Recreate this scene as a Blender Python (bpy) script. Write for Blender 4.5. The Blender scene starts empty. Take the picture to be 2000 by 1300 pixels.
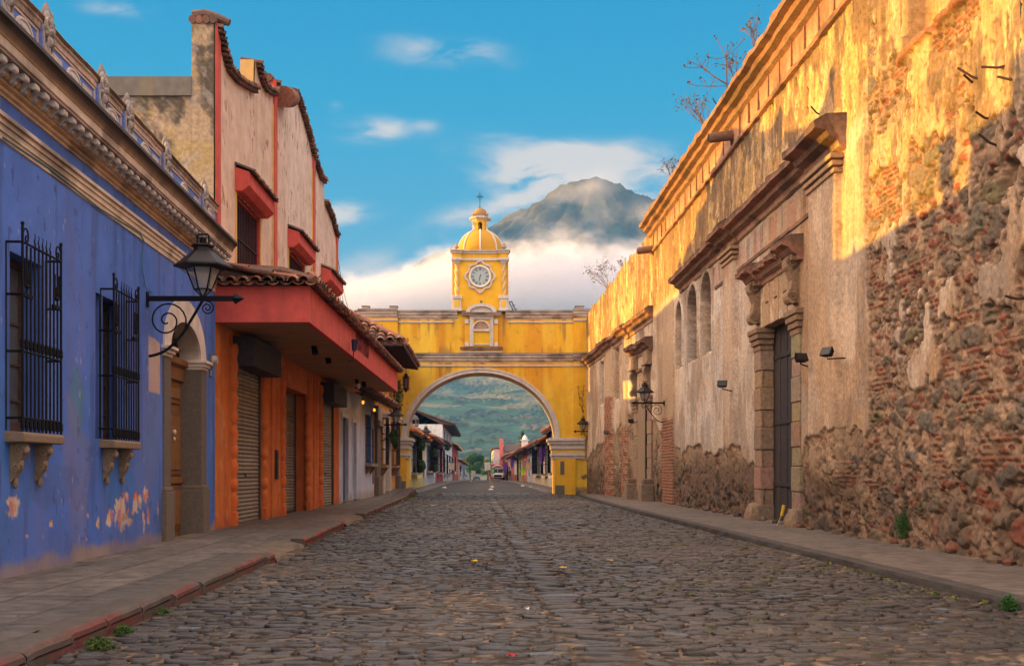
import bpy, bmesh, math, random
import numpy as np
from mathutils import Vector, Matrix
random.seed(7)
R = math.radians
C = bpy.context.scene.collection
SC = bpy.context.scene
# ------------------------------------------------------------------ camera
F, CX, HY, CH = 2200.0, 937.0, 919.0, 1.25      # focal length and principal point measured on the 2000 px wide photo
cam = bpy.data.cameras.new('camera')
cam.sensor_width = 36.0
cam.lens = 36.0 * F / 2000
cam.shift_x = (1000 - CX) / 2000
cam.shift_y = (HY - 650) / 2000
cam.clip_end = 30000
cam.clip_start = 0.1
camo = bpy.data.objects.new('camera', cam)
camo.location = (0, 0, CH)
camo.rotation_euler = (R(90), 0, 0)
C.objects.link(camo)
SC.camera = camo
# ------------------------------------------------------------------ sun
SUN_EL, SUN_AZ = R(6.2), R(3.0)                 # azimuth: turned from due left (-X) towards far (+Y)
sv = Vector((-math.cos(SUN_EL) * math.cos(SUN_AZ), math.cos(SUN_EL) * math.sin(SUN_AZ), math.sin(SUN_EL)))
sl = bpy.data.lights.new('sun', 'SUN')
sl.energy = 12.5
sl.angle = R(0.55)
sl.color = (1.0, 0.52, 0.05)
so = bpy.data.objects.new('sun', sl)
so.rotation_euler = sv.to_track_quat('Z', 'Y').to_euler()
so.location = sv * 60
C.objects.link(so)
# ------------------------------------------------------------------ render settings
SC.render.engine = 'CYCLES'
SC.view_settings.view_transform = 'Standard'
SC.view_settings.look = 'None'
SC.view_settings.gamma = 1
SC.view_settings.use_curve_mapping = False
SC.view_settings.exposure = 0.0
SC.cycles.use_denoising = True
SC.cycles.max_bounces = 8
SC.cycles.diffuse_bounces = 3
SC.cycles.volume_bounces = 5
SC.cycles.transparent_max_bounces = 12
# ------------------------------------------------------------------ world
W = bpy.data.worlds.new('World')
SC.world = W
W.use_nodes = True
def build_world():
    nt = W.node_tree
    N, L = nt.nodes, nt.links
    N.clear()
    def nd(t, **k):
        n = N.new(t)
        for a, b in k.items(): setattr(n, a, b)
        return n
    def val(x, i):
        if isinstance(x, (int, float)): i.default_value = x
        elif isinstance(x, tuple): i.default_value = x if len(i.default_value) == len(x) else (*x, 1)
        else: L.new(x, i)
    def m(op, a, b=0.0, c=0.0):
        n = nd('ShaderNodeMath', operation=op)
        val(a, n.inputs[0]); val(b, n.inputs[1]); val(c, n.inputs[2])
        return n.outputs[0]
    def mixc(f, a, b):
        n = nd('ShaderNodeMix', data_type='RGBA')
        val(f, n.inputs[0]); val(a, n.inputs[6]); val(b, n.inputs[7])
        return n.outputs[2]
    def smooth(x, a, b):
        n = nd('ShaderNodeMapRange', interpolation_type='SMOOTHSTEP')
        val(x, n.inputs[0]); n.inputs[1].default_value = a; n.inputs[2].default_value = b
        n.inputs[3].default_value = 0; n.inputs[4].default_value = 1
        return n.outputs[0]
    tc = nd('ShaderNodeTexCoord')
    sep = nd('ShaderNodeSeparateXYZ')
    L.new(tc.outputs['Generated'], sep.inputs[0])
    x, y, z = sep.outputs
    sky = nd('ShaderNodeTexSky', sky_type='NISHITA', sun_disc=False)
    sky.sun_elevation = SUN_EL
    sky.sun_rotation = math.atan2(sv.x, sv.y)
    sky.air_density, sky.dust_density, sky.ozone_density = 1.0, 0.4, 3.0
    # blue of the clear morning sky over the street, paler towards the horizon (in sky units: the Background runs at 0.1)
    ramp = nd('ShaderNodeValToRGB')
    cr = ramp.color_ramp
    stops = [(0.0, (0.60, 0.60, 0.58)), (0.10, (0.34, 0.55, 0.66)), (0.21, (0.10, 0.45, 0.70)), (0.31, (0.030, 0.40, 0.69)), (0.40, (0.014, 0.34, 0.66)), (0.75, (0.02, 0.20, 0.50))]
    while len(cr.elements) < len(stops): cr.elements.new(0.5)
    for e, (p, c) in zip(cr.elements, stops): e.position = p; e.color = (*c, 1)
    L.new(z, ramp.inputs[0])
    grad = nd('ShaderNodeMix', data_type='RGBA', blend_type='MULTIPLY')
    grad.inputs[0].default_value = 1
    L.new(ramp.outputs[0], grad.inputs[6]); grad.inputs[7].default_value = (10, 10, 10, 1)
    base = mixc(0.08, grad.outputs[2], sky.outputs[0])
    # soft long-exposure clouds; direction coordinates on the celestial sphere
    yy = m('MAXIMUM', y, 0.05)
    u, v = m('DIVIDE', x, yy), m('DIVIDE', z, yy)
    uv = nd('ShaderNodeCombineXYZ')
    L.new(u, uv.inputs[0]); L.new(v, uv.inputs[1])
    mp = nd('ShaderNodeMapping'); mp.inputs['Scale'].default_value = (16, 40, 1); mp.inputs['Rotation'].default_value = (0, 0, R(-14))
    L.new(uv.outputs[0], mp.inputs[0])
    nz = nd('ShaderNodeTexNoise'); nz.inputs['Detail'].default_value = 6; nz.inputs['Roughness'].default_value = 0.5; nz.inputs['Scale'].default_value = 1.0; nz.inputs['Distortion'].default_value = 0.4
    L.new(mp.outputs[0], nz.inputs['Vector'])
    tot = 0.0
    # px, py centre, half widths in photo pixels, amplitude, tilt
    for (px, py, rx, ry, amp, tilt) in [(735, 252, 75, 24, 0.75, 0.03), (925, 104, 75, 26, 0.62, 0.10), (815, 96, 105, 30, 0.36, 0.05), (960, 284, 85, 36, 0.34, -0.05),
                                        (672, 420, 62, 24, 0.85, -0.05), (1120, 318, 150, 36, 1.15, -0.07), (1045, 330, 75, 28, 0.85, -0.05), (960, 398, 130, 30, 0.62, -0.32), (1210, 335, 110, 40, 0.60, 0.1), (1040, 380, 60, 25, .4, -.3),
                                        (1260, 380, 80, 40, 0.45, 0.1), (655, 208, 18, 12, 0.5, 0), (225, 15, 70, 20, 0.5, 0.1), (830, 245, 30, 14, .3, 0), (735, 520, 110, 30, .5, -.1)]:
        du = m('SUBTRACT', u, (px - CX) / F)
        dv = m('SUBTRACT', v, (HY - py) / F)
        dv = m('ADD', dv, m('MULTIPLY', du, tilt))
        q = m('ADD', m('POWER', m('ABSOLUTE', m('DIVIDE', du, rx / F)), 2), m('POWER', m('ABSOLUTE', m('DIVIDE', dv, ry / F)), 2))
        g = m('MULTIPLY', m('POWER', 2.718, m('MULTIPLY', q, -1.0)), amp)
        tot = m('ADD', tot, g)
    dens = m('MULTIPLY', tot, m('MULTIPLY_ADD', nz.outputs[0], 4.2, -1.2))
    dens = smooth(dens, 0.02, 1.0)
    front = smooth(y, 0.1, 0.3)
    dens = m('MULTIPLY', dens, front)
    c1 = mixc(m('MULTIPLY', dens, 0.86), base, (8.6, 7.6, 7.0, 1))
    # sky brightness added overhead and behind, out of view, to fill the shade warmly
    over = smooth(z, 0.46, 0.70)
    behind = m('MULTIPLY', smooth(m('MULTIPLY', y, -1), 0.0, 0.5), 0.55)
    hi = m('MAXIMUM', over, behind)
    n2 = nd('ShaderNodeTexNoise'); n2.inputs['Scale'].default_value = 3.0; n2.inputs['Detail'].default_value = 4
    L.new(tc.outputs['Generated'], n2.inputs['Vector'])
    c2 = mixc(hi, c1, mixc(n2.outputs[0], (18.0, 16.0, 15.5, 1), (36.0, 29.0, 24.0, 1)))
    # sunrise glow, added out of view on the sun's side to warm shaded walls
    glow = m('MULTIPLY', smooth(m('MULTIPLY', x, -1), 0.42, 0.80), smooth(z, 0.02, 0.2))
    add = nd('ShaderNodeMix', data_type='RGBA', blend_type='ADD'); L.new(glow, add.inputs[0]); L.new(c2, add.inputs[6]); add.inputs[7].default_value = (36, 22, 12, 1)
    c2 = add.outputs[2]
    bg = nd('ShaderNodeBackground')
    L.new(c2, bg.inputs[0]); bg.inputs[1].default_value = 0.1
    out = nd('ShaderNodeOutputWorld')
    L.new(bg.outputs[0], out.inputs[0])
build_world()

# ================================================================== helpers
def ptd(px, py, d):
    return ((px - CX) / F * d, d, CH - (py - HY) / F * d)
class Fr:
    """a facade: origin A and end B in plan, n towards the street"""
    def __init__(s, A, B, side):
        s.A = Vector(A); s.B = Vector(B); s.u = (s.B - s.A); s.L = s.u.length; s.u.normalize()
        s.n = Vector((s.u.y, -s.u.x)) if side < 0 else Vector((-s.u.y, s.u.x))
    def w(s, a, n, z):
        p = s.A + s.u * a + s.n * n
        return (p.x, p.y, z)
    def s(s, px, n=0.0):
        k = (px - CX) / F
        return (k * (s.A.y + s.n.y * n) - s.A.x - s.n.x * n) / (s.u.x - k * s.u.y)
    def z(s, px, py, n=0.0):
        p = s.w(s.s(px, n), n, 0)
        return CH - (py - HY) / F * p[1]
    def d(s, y):
        return (y - s.A.y) / s.u.y
def lattice(ix, iy, seed):
    h = (ix.astype(np.int64) * 374761393 + iy.astype(np.int64) * 668265263 + seed * 974634241) & 0xFFFFFFFF
    h = ((h ^ (h >> 13)) * 1274126177) & 0xFFFFFFFF
    h = ((h ^ (h >> 16)) * 2246822519) & 0xFFFFFFFF
    return ((h ^ (h >> 15)) & 0xFFFFFF) / float(0xFFFFFF)
def vn(x, y, seed=0):
    ix, iy = np.floor(x), np.floor(y)
    fx, fy = x - ix, y - iy
    fx = fx * fx * (3 - 2 * fx); fy = fy * fy * (3 - 2 * fy)
    a = lattice(ix, iy, seed); b = lattice(ix + 1, iy, seed); c = lattice(ix, iy + 1, seed); d = lattice(ix + 1, iy + 1, seed)
    return (a * (1 - fx) + b * fx) * (1 - fy) + (c * (1 - fx) + d * fx) * fy
def fbm(x, y, o=4, seed=0, g=0.5):
    t = 0; a = 1; s = 0
    for i in range(o):
        t = t + a * vn(x * 2 ** i + 17.3 * i, y * 2 ** i - 9.1 * i, seed + i); s += a; a *= g
    return t / s
def worley(x, y, seed=0, jit=0.9):
    ix, iy = np.floor(x), np.floor(y)
    f1 = np.full(x.shape, 9.0); f2 = np.full(x.shape, 9.0); idv = np.zeros(x.shape)
    for dx in (-1, 0, 1):
        for dy in (-1, 0, 1):
            cx, cy = ix + dx, iy + dy
            px = cx + 0.5 + jit * (lattice(cx, cy, seed) - 0.5); py = cy + 0.5 + jit * (lattice(cx, cy, seed + 5) - 0.5)
            d = np.hypot(x - px, y - py)
            h = lattice(cx, cy, seed + 11)
            near = d < f1
            f2 = np.where(near, f1, np.minimum(f2, d))
            idv = np.where(near, h, idv)
            f1 = np.where(near, d, f1)
    return f1, f2, idv
def sst(x, a, b):
    t = np.clip((x - a) / (b - a), 0, 1)
    return t * t * (3 - 2 * t)
def mixv(a, b, t):
    t = np.asarray(t)[..., None]
    return np.asarray(a) * (1 - t) + np.asarray(b) * t

# ------------------------------------------------------------------ materials
MATS = {}
def mat(name, rgb=(1, 1, 1), rough=0.85, attr=False, var=0.12, vscale=6.0, bump=0.15, bscale=40.0, metal=0.0, streak=0.0, streak_rgb=(0.1, 0.08, 0.06), spec=0.3, speckle=0.0, sp_rgb=(0.3, 0.2, 0.15), sp_scale=5.0, squash=1.0):
    if name in MATS: return MATS[name]
    m = bpy.data.materials.new(name); MATS[name] = m
    m.use_nodes = True
    nt = m.node_tree; N, L = nt.nodes, nt.links
    b = N['Principled BSDF']
    b.inputs['Roughness'].default_value = rough
    b.inputs['Metallic'].default_value = metal
    b.inputs['Specular IOR Level'].default_value = spec
    geo = N.new('ShaderNodeNewGeometry')
    def noise(scale, detail=5, rough_=0.6, vec=None):
        n = N.new('ShaderNodeTexNoise'); n.inputs['Scale'].default_value = scale; n.inputs['Detail'].default_value = detail; n.inputs['Roughness'].default_value = rough_
        L.new(vec or geo.outputs['Position'], n.inputs['Vector']); return n.outputs[0]
    def mixn(f, a, bb, blend='MIX'):
        n = N.new('ShaderNodeMix'); n.data_type = 'RGBA'; n.blend_type = blend
        for i, x in ((0, f), (6, a), (7, bb)):
            if isinstance(x, (int, float)): n.inputs[i].default_value = x
            elif isinstance(x, tuple): n.inputs[i].default_value = (*x[:3], 1)
            else: L.new(x, n.inputs[i])
        return n.outputs[2]
    def rng(x, a, bb, c=0.0, d=1.0):
        n = N.new('ShaderNodeMapRange'); L.new(x, n.inputs[0])
        for i, q in enumerate((a, bb, c, d)): n.inputs[i + 1].default_value = q
        return n.outputs[0]
    col = rgb
    if attr:
        at = N.new('ShaderNodeAttribute'); at.attribute_name = 'Col'
        col = mixn(1.0, rgb, at.outputs['Color'], 'MULTIPLY')
    if var > 0:
        f = rng(noise(vscale), 0.3, 0.7)
        lo = tuple([1 - var] * 3); hi = tuple([1 + var] * 3)
        col = mixn(1.0, col, mixn(f, lo, hi), 'MULTIPLY')
    if streak > 0:
        mp = N.new('ShaderNodeMapping'); mp.inputs['Scale'].default_value = (3.0, 3.0, 0.28)
        L.new(geo.outputs['Position'], mp.inputs[0])
        f = rng(noise(1.0, 5, 0.65, mp.outputs[0]), 0.50, 0.78, 0, streak)
        col = mixn(f, col, streak_rgb)
    if speckle > 0:
        f = rng(noise(sp_scale, 8, 0.7), 0.60, 0.66, 0, speckle)
        col = mixn(f, col, sp_rgb)
    if isinstance(col, tuple): b.inputs['Base Color'].default_value = (*col[:3], 1)
    else: L.new(col, b.inputs['Base Color'])
    if bump > 0:
        bp = N.new('ShaderNodeBump'); bp.inputs['Strength'].default_value = bump; bp.inputs['Distance'].default_value = 0.02
        L.new(noise(bscale, 6, 0.65), bp.inputs['Height']); L.new(bp.outputs[0], b.inputs['Normal'])
    return m
def emit(name, rgb, s):
    m = bpy.data.materials.new(name); m.use_nodes = True
    b = m.node_tree.nodes['Principled BSDF']
    b.inputs['Emission Color'].default_value = (*rgb, 1); b.inputs['Emission Strength'].default_value = s
    b.inputs['Base Color'].default_value = (*rgb, 1)
    return m
def glass(name, rgb=(0.9, 0.9, 0.9), alpha=0.5, rough=0.15):
    m = bpy.data.materials.new(name); m.use_nodes = True
    nt = m.node_tree; b = nt.nodes['Principled BSDF']
    b.inputs['Base Color'].default_value = (*rgb, 1); b.inputs['Roughness'].default_value = rough; b.inputs['Alpha'].default_value = alpha
    b.inputs['Specular IOR Level'].default_value = 0.6
    return m
# ------------------------------------------------------------------ mesh builder
class MB:
    def __init__(s, tf=None):
        s.v, s.f, s.c = [], [], []
        s.tf = tf or (lambda a, b, c: (a, b, c))
    def add(s, vs, fs, col=(1, 1, 1)):
        o = len(s.v)
        s.v += [s.tf(*p) for p in vs]
        s.c += [col] * len(vs)
        s.f += [tuple(i + o for i in f) for f in fs]
        return s
    def box(s, a, b, col=(1, 1, 1)):
        (x0, y0, z0), (x1, y1, z1) = a, b
        return s.add([(x0, y0, z0), (x1, y0, z0), (x1, y1, z0), (x0, y1, z0), (x0, y0, z1), (x1, y0, z1), (x1, y1, z1), (x0, y1, z1)],
                     [(3, 2, 1, 0), (4, 5, 6, 7), (0, 1, 5, 4), (1, 2, 6, 5), (2, 3, 7, 6), (3, 0, 4, 7)], col)
    def prism(s, pts, vec, col=(1, 1, 1)):
        n = len(pts)
        q = [tuple(p[i] + vec[i] for i in range(3)) for p in pts]
        fs = [(i, (i + 1) % n, n + (i + 1) % n, n + i) for i in range(n)]
        return s.add(list(pts) + q, fs + [tuple(range(n))[::-1], tuple(range(n, 2 * n))], col)
    def mold(s, prof, s0, s1, col=(1, 1, 1)):
        """profile [(n, z)] run along the frame from s0 to s1"""
        return s.prism([(s0, n, z) for n, z in prof], (s1 - s0, 0, 0), col)
    def tube(s, path, r, seg=6, closed=False, col=(1, 1, 1), flat=1.0):
        P = [Vector(p) for p in path]; n = len(P)
        rs = r if isinstance(r, (list, tuple)) else [r] * n
        vs = []; up = None
        for i in range(n):
            t = (P[(i + 1) % n] - P[i - 1]) if closed else (P[min(i + 1, n - 1)] - P[max(i - 1, 0)])
            if t.length < 1e-9: t = Vector((0, 0, 1))
            t.normalize()
            if up is None:
                up = Vector((0, 0, 1)) if abs(t.z) < 0.9 else Vector((1, 0, 0))
            a = t.cross(up)
            if a.length < 1e-4: a = t.cross(Vector((0.3, 0.9, 0.1)))
            a.normalize(); b = a.cross(t).normalized(); up = b
            for k in range(seg):
                q = 2 * math.pi * (k + 0.5) / seg
                vs.append(tuple(P[i] + a * (rs[i] * math.cos(q)) + b * (rs[i] * math.sin(q) * flat)))
        fs = []
        for i in range(n if closed else n - 1):
            j = (i + 1) % n
            for k in range(seg):
                l = (k + 1) % seg
                fs.append((i * seg + k, i * seg + l, j * seg + l, j * seg + k))
        if not closed: fs += [tuple(range(seg))[::-1], tuple(range((n - 1) * seg, n * seg))]
        return s.add(vs, fs, col)
    def lathe(s, prof, seg=16, c=(0, 0, 0), col=(1, 1, 1), ph=0.0):
        vs, fs = [], []
        n = len(prof)
        for r, z in prof:
            for k in range(seg):
                a = 2 * math.pi * k / seg + ph
                vs.append((c[0] + r * math.cos(a), c[1] + r * math.sin(a), c[2] + z))
        for i in range(n - 1):
            for k in range(seg):
                l = (k + 1) % seg
                fs.append((i * seg + k, i * seg + l, (i + 1) * seg + l, (i + 1) * seg + k))
        fs += [tuple(range(seg))[::-1], tuple(range((n - 1) * seg, n * seg))]
        return s.add(vs, fs, col)
    def blob(s, c, r, col=(1, 1, 1), n=6, m=8, jit=0.15, rnd=random):
        prof = []
        vs, fs = [], []
        for i in range(n + 1):
            t = math.pi * i / n
            for k in range(m):
                a = 2 * math.pi * k / m
                j = 1 + (rnd.random() - 0.5) * 2 * jit if 0 < i < n else 1
                vs.append((c[0] + r[0] * j * math.sin(t) * math.cos(a), c[1] + r[1] * j * math.sin(t) * math.sin(a), c[2] + r[2] * j * math.cos(t)))
        for i in range(n):
            for k in range(m):
                l = (k + 1) % m
                fs.append((i * m + k, i * m + l, (i + 1) * m + l, (i + 1) * m + k))
        return s.add(vs, fs, col)
    def build(s, name, m, parent=None, smooth=False, bevel=0.0, label=None, angle=40, merge=False):
        me = bpy.data.meshes.new(name)
        off = parent_off(parent)
        vs = [(x - off.x, y - off.y, z - off.z) for x, y, z in s.v]
        me.from_pydata(vs, [], s.f)
        at = me.color_attributes.new('Col', 'FLOAT_COLOR', 'POINT')
        at.data.foreach_set('color', np.array([(*c, 1.0) for c in s.c], dtype=np.float32).ravel())
        bm = bmesh.new(); bm.from_mesh(me)
        if merge: bmesh.ops.remove_doubles(bm, verts=bm.verts, dist=1e-5)
        bmesh.ops.recalc_face_normals(bm, faces=bm.faces); bm.to_mesh(me); bm.free()
        me.materials.append(m)
        o = bpy.data.objects.new(name, me)
        C.objects.link(o)
        if parent: o.parent = parent
        if label: o['label'] = label
        if smooth:
            me.polygons.foreach_set('use_smooth', [True] * len(me.polygons))
            try: me.set_sharp_from_angle(angle=R(angle))
            except Exception: pass
        if bevel > 0:
            b = o.modifiers.new('bevel', 'BEVEL'); b.width = bevel; b.segments = 2; b.limit_method = 'ANGLE'
        return o
def parent_off(p):
    v = Vector((0, 0, 0))
    while p is not None:
        v += p.location; p = p.parent
    return v
def tag(o, label=None, cat=None, group=None, kind=None):
    if label: o['label'] = label
    if cat: o['category'] = cat
    if group: o['group'] = group
    if kind: o['kind'] = kind
    return o
def thing(name, label, cat, loc=(0, 0, 0), group=None):
    o = bpy.data.objects.new(name, None); C.objects.link(o)
    o.location = loc; o.empty_display_size = 0.2
    return tag(o, label, cat, group)
def copy_tree(o, parent=None):
    c = o.copy(); C.objects.link(c); c.parent = parent
    for ch in list(o.children): copy_tree(ch, c)
    return c
def npmesh(name, V, Fq, col, m, parent=None, smooth=True):
    """V (n,3), Fq (k,4) or (k,3), col (n,3)"""
    me = bpy.data.meshes.new(name)
    off = parent_off(parent)
    V = np.asarray(V, dtype=np.float32) - np.array(off, dtype=np.float32)
    k = Fq.shape[1]
    me.vertices.add(len(V)); me.vertices.foreach_set('co', V.ravel())
    me.loops.add(Fq.size); me.loops.foreach_set('vertex_index', Fq.astype(np.int32).ravel())
    me.polygons.add(len(Fq)); me.polygons.foreach_set('loop_start', np.arange(0, Fq.size, k, dtype=np.int32))
    me.polygons.foreach_set('use_smooth', np.full(len(Fq), smooth, dtype=bool))
    me.update(calc_edges=True); me.validate()
    if col is not None:
        at = me.color_attributes.new('Col', 'FLOAT_COLOR', 'POINT')
        cc = np.ones((len(V), 4), dtype=np.float32); cc[:, :3] = np.clip(col, 0.0, 1.0)
        at.data.foreach_set('color', cc.ravel())
    me.materials.append(m)
    o = bpy.data.objects.new(name, me); C.objects.link(o)
    if parent: o.parent = parent
    return o
def sheet(name, P, col, m, parent=None, keep=None, flip=False, smooth=True):
    """P (a,b,3) grid of points; keep (a-1,b-1) bool of the cells that exist"""
    a, b = P.shape[:2]
    idx = np.arange(a * b).reshape(a, b)
    q = np.stack([idx[:-1, :-1], idx[1:, :-1], idx[1:, 1:], idx[:-1, 1:]], axis=-1)
    if flip: q = q[..., ::-1]
    q = q[keep] if keep is not None else q.reshape(-1, 4)
    return npmesh(name, P.reshape(-1, 3), q, np.broadcast_to(col, (a, b, 3)).reshape(-1, 3), m, parent, smooth)
def dense(name, fr, s0, s1, ds, z0, top, dz, fn, m, parent, hole=None, n0=0.0):
    """a plastered wall as a fine grid: fn(S, Z) -> colour (..,3), relief; top is a number or a function of s"""
    ns = max(2, int((s1 - s0) / ds) + 1)
    s = np.linspace(s0, s1, ns)
    T = np.array([top(a) if callable(top) else top for a in s])
    nz = max(2, int((T.max() - z0) / dz) + 1)
    t = np.linspace(0, 1, nz)
    S = np.repeat(s[:, None], nz, 1); Z = z0 + t[None, :] * (T[:, None] - z0)
    col, rel = fn(S, Z)
    N_ = rel + n0
    X = fr.A.x + fr.u.x * S + fr.n.x * N_; Y = fr.A.y + fr.u.y * S + fr.n.y * N_
    keep = None
    if hole is not None:
        keep = ~hole((S[:-1, :-1] + S[1:, 1:]) / 2, (Z[:-1, :-1] + Z[1:, 1:]) / 2)
    flip = (fr.u.x * fr.n.y - fr.u.y * fr.n.x) > 0
    return sheet(name, np.stack([X, Y, Z], -1), col, m, parent, keep, not flip)
def inpoly(x, y, poly):
    c = np.zeros(x.shape, dtype=bool); n = len(poly)
    for i in range(n):
        (x1, y1), (x2, y2) = poly[i], poly[i - 1]
        if y1 == y2: continue
        c ^= ((y1 > y) != (y2 > y)) & (x < (x2 - x1) * (y - y1) / (y2 - y1) + x1)
    return c
def tiles(mb, O, U, V, nu, nv, r=0.09, rnd=random, pitch=None, lift=0.05, cols=None):
    """barrel tiles: eave from O along U (nu columns), V runs up the slope for nv courses; both cover and pan tiles"""
    O, U, V = Vector(O), Vector(U), Vector(V)
    Un, Vn = U.normalized(), V.normalized()
    Wn = Un.cross(Vn).normalized()
    if Wn.z < 0: Wn = -Wn
    du, dv = U.length / nu, V.length / nv
    cols = cols or [(0.30, 0.11, 0.06), (0.24, 0.09, 0.055), (0.17, 0.075, 0.05), (0.36, 0.15, 0.08), (0.12, 0.07, 0.055), (0.20, 0.12, 0.09), (0.27, 0.13, 0.09)]
    for kind in (0, 1):
        for i in range(nu + (1 if kind else 0)):
            for j in range(nv):
                c0 = O + Un * (du * (i + (0.5 if kind == 0 else 0.0)) + rnd.uniform(-.012, .012)) + Vn * (dv * j - (0.04 if kind == 0 else 0.0) + rnd.uniform(-.02, .02))
                c1 = c0 + Vn * (dv * 1.18) + Un * rnd.uniform(-.012, .012)
                h0, h1 = lift + rnd.uniform(0, .015), 0.012
                R0, R1 = du * 0.44 if kind == 0 else du * 0.46, du * 0.36
                col = rnd.choice(cols); k = rnd.uniform(.75, 1.25); col = tuple(q * k for q in col)
                vs, fs = [], []
                sg = 6
                for (c, rr, h) in ((c0, R0, h0), (c1, R1, h1)):
                    for t in (0.0, -0.016):
                        for q in range(sg + 1):
                            a = math.pi * q / sg
                            hh = math.sin(a) * (rr + t)
                            if kind == 1: hh = -hh * 0.75 + rr * 0.55 * 0
                            p = c + Un * (math.cos(a) * (rr + t)) + Wn * (hh + h * (1 if kind == 0 else 0.3) + (0.0 if kind == 0 else 0.045))
                            vs.append(tuple(p))
                n = sg + 1
                for q in range(sg):
                    fs.append((q, q + 1, 2 * n + q + 1, 2 * n + q))
                    fs.append((n + q + 1, n + q, 3 * n + q, 3 * n + q + 1))
                    fs.append((q + 1, q, n + q, n + q + 1))
                mb.add(vs, fs, col)
def scraps(): pass
# ================================================================== ground, road, pavements
M_attr = mat('weathered_paint', attr=True, rough=0.9, var=0.10, vscale=9, bump=0.25, bscale=60)
M_rubble = mat('old_masonry', attr=True, rough=0.95, var=0.30, vscale=13, bump=0.6, bscale=50)
M_stone = mat('stone_attr', attr=True, rough=0.85, var=0.16, vscale=18, bump=0.35, bscale=70)
M_cobble = mat('cobble', attr=True, rough=0.46, var=0.45, vscale=24, bump=0.7, bscale=60, spec=0.5)
M_dirt = mat('dirt', attr=True, rough=0.95, var=0.22, vscale=25, bump=0.5, bscale=90)
M_tile = mat('roof_tile', attr=True, rough=0.9, var=0.28, vscale=16, bump=0.35, bscale=60)
M_concrete = mat('pavement_concrete', attr=True, rough=0.75, var=0.42, vscale=5, bump=0.35, bscale=80)

def zroad(y):
    t = np.clip((np.asarray(y, dtype=float) - 108.0), 0, None)
    return np.where(t < 20, -0.00017 * t * t, -0.068 - 0.0068 * (t - 20))
def xk_left(y):  return np.interp(y, [0, 16, 25, 30, 59, 64, 120, 330], [-2.82, -2.82, -3.0, -3.06, -3.35, -3.35, -3.0, -3.0])
def xk_right(y): return np.interp(y, [0, 10, 22, 37, 50, 58, 62, 64, 120, 330], [4.83, 4.80, 4.66, 4.58, 4.72, 5.0, 5.0, 3.7, 3.6, 3.6])
def ramp_left(y):
    y = np.asarray(y, dtype=float)
    return np.maximum(sst(y, 15.3, 15.75) * (1 - sst(y, 18.2, 18.6)), sst(y, 24.9, 25.6) * (1 - sst(y, 29.0, 30.0)))
def zpave_left(y):  return 0.14 + 0.20 * sst(np.asarray(y, dtype=float), 48, 59) * (1 - sst(np.asarray(y, dtype=float), 62, 75))

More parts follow.
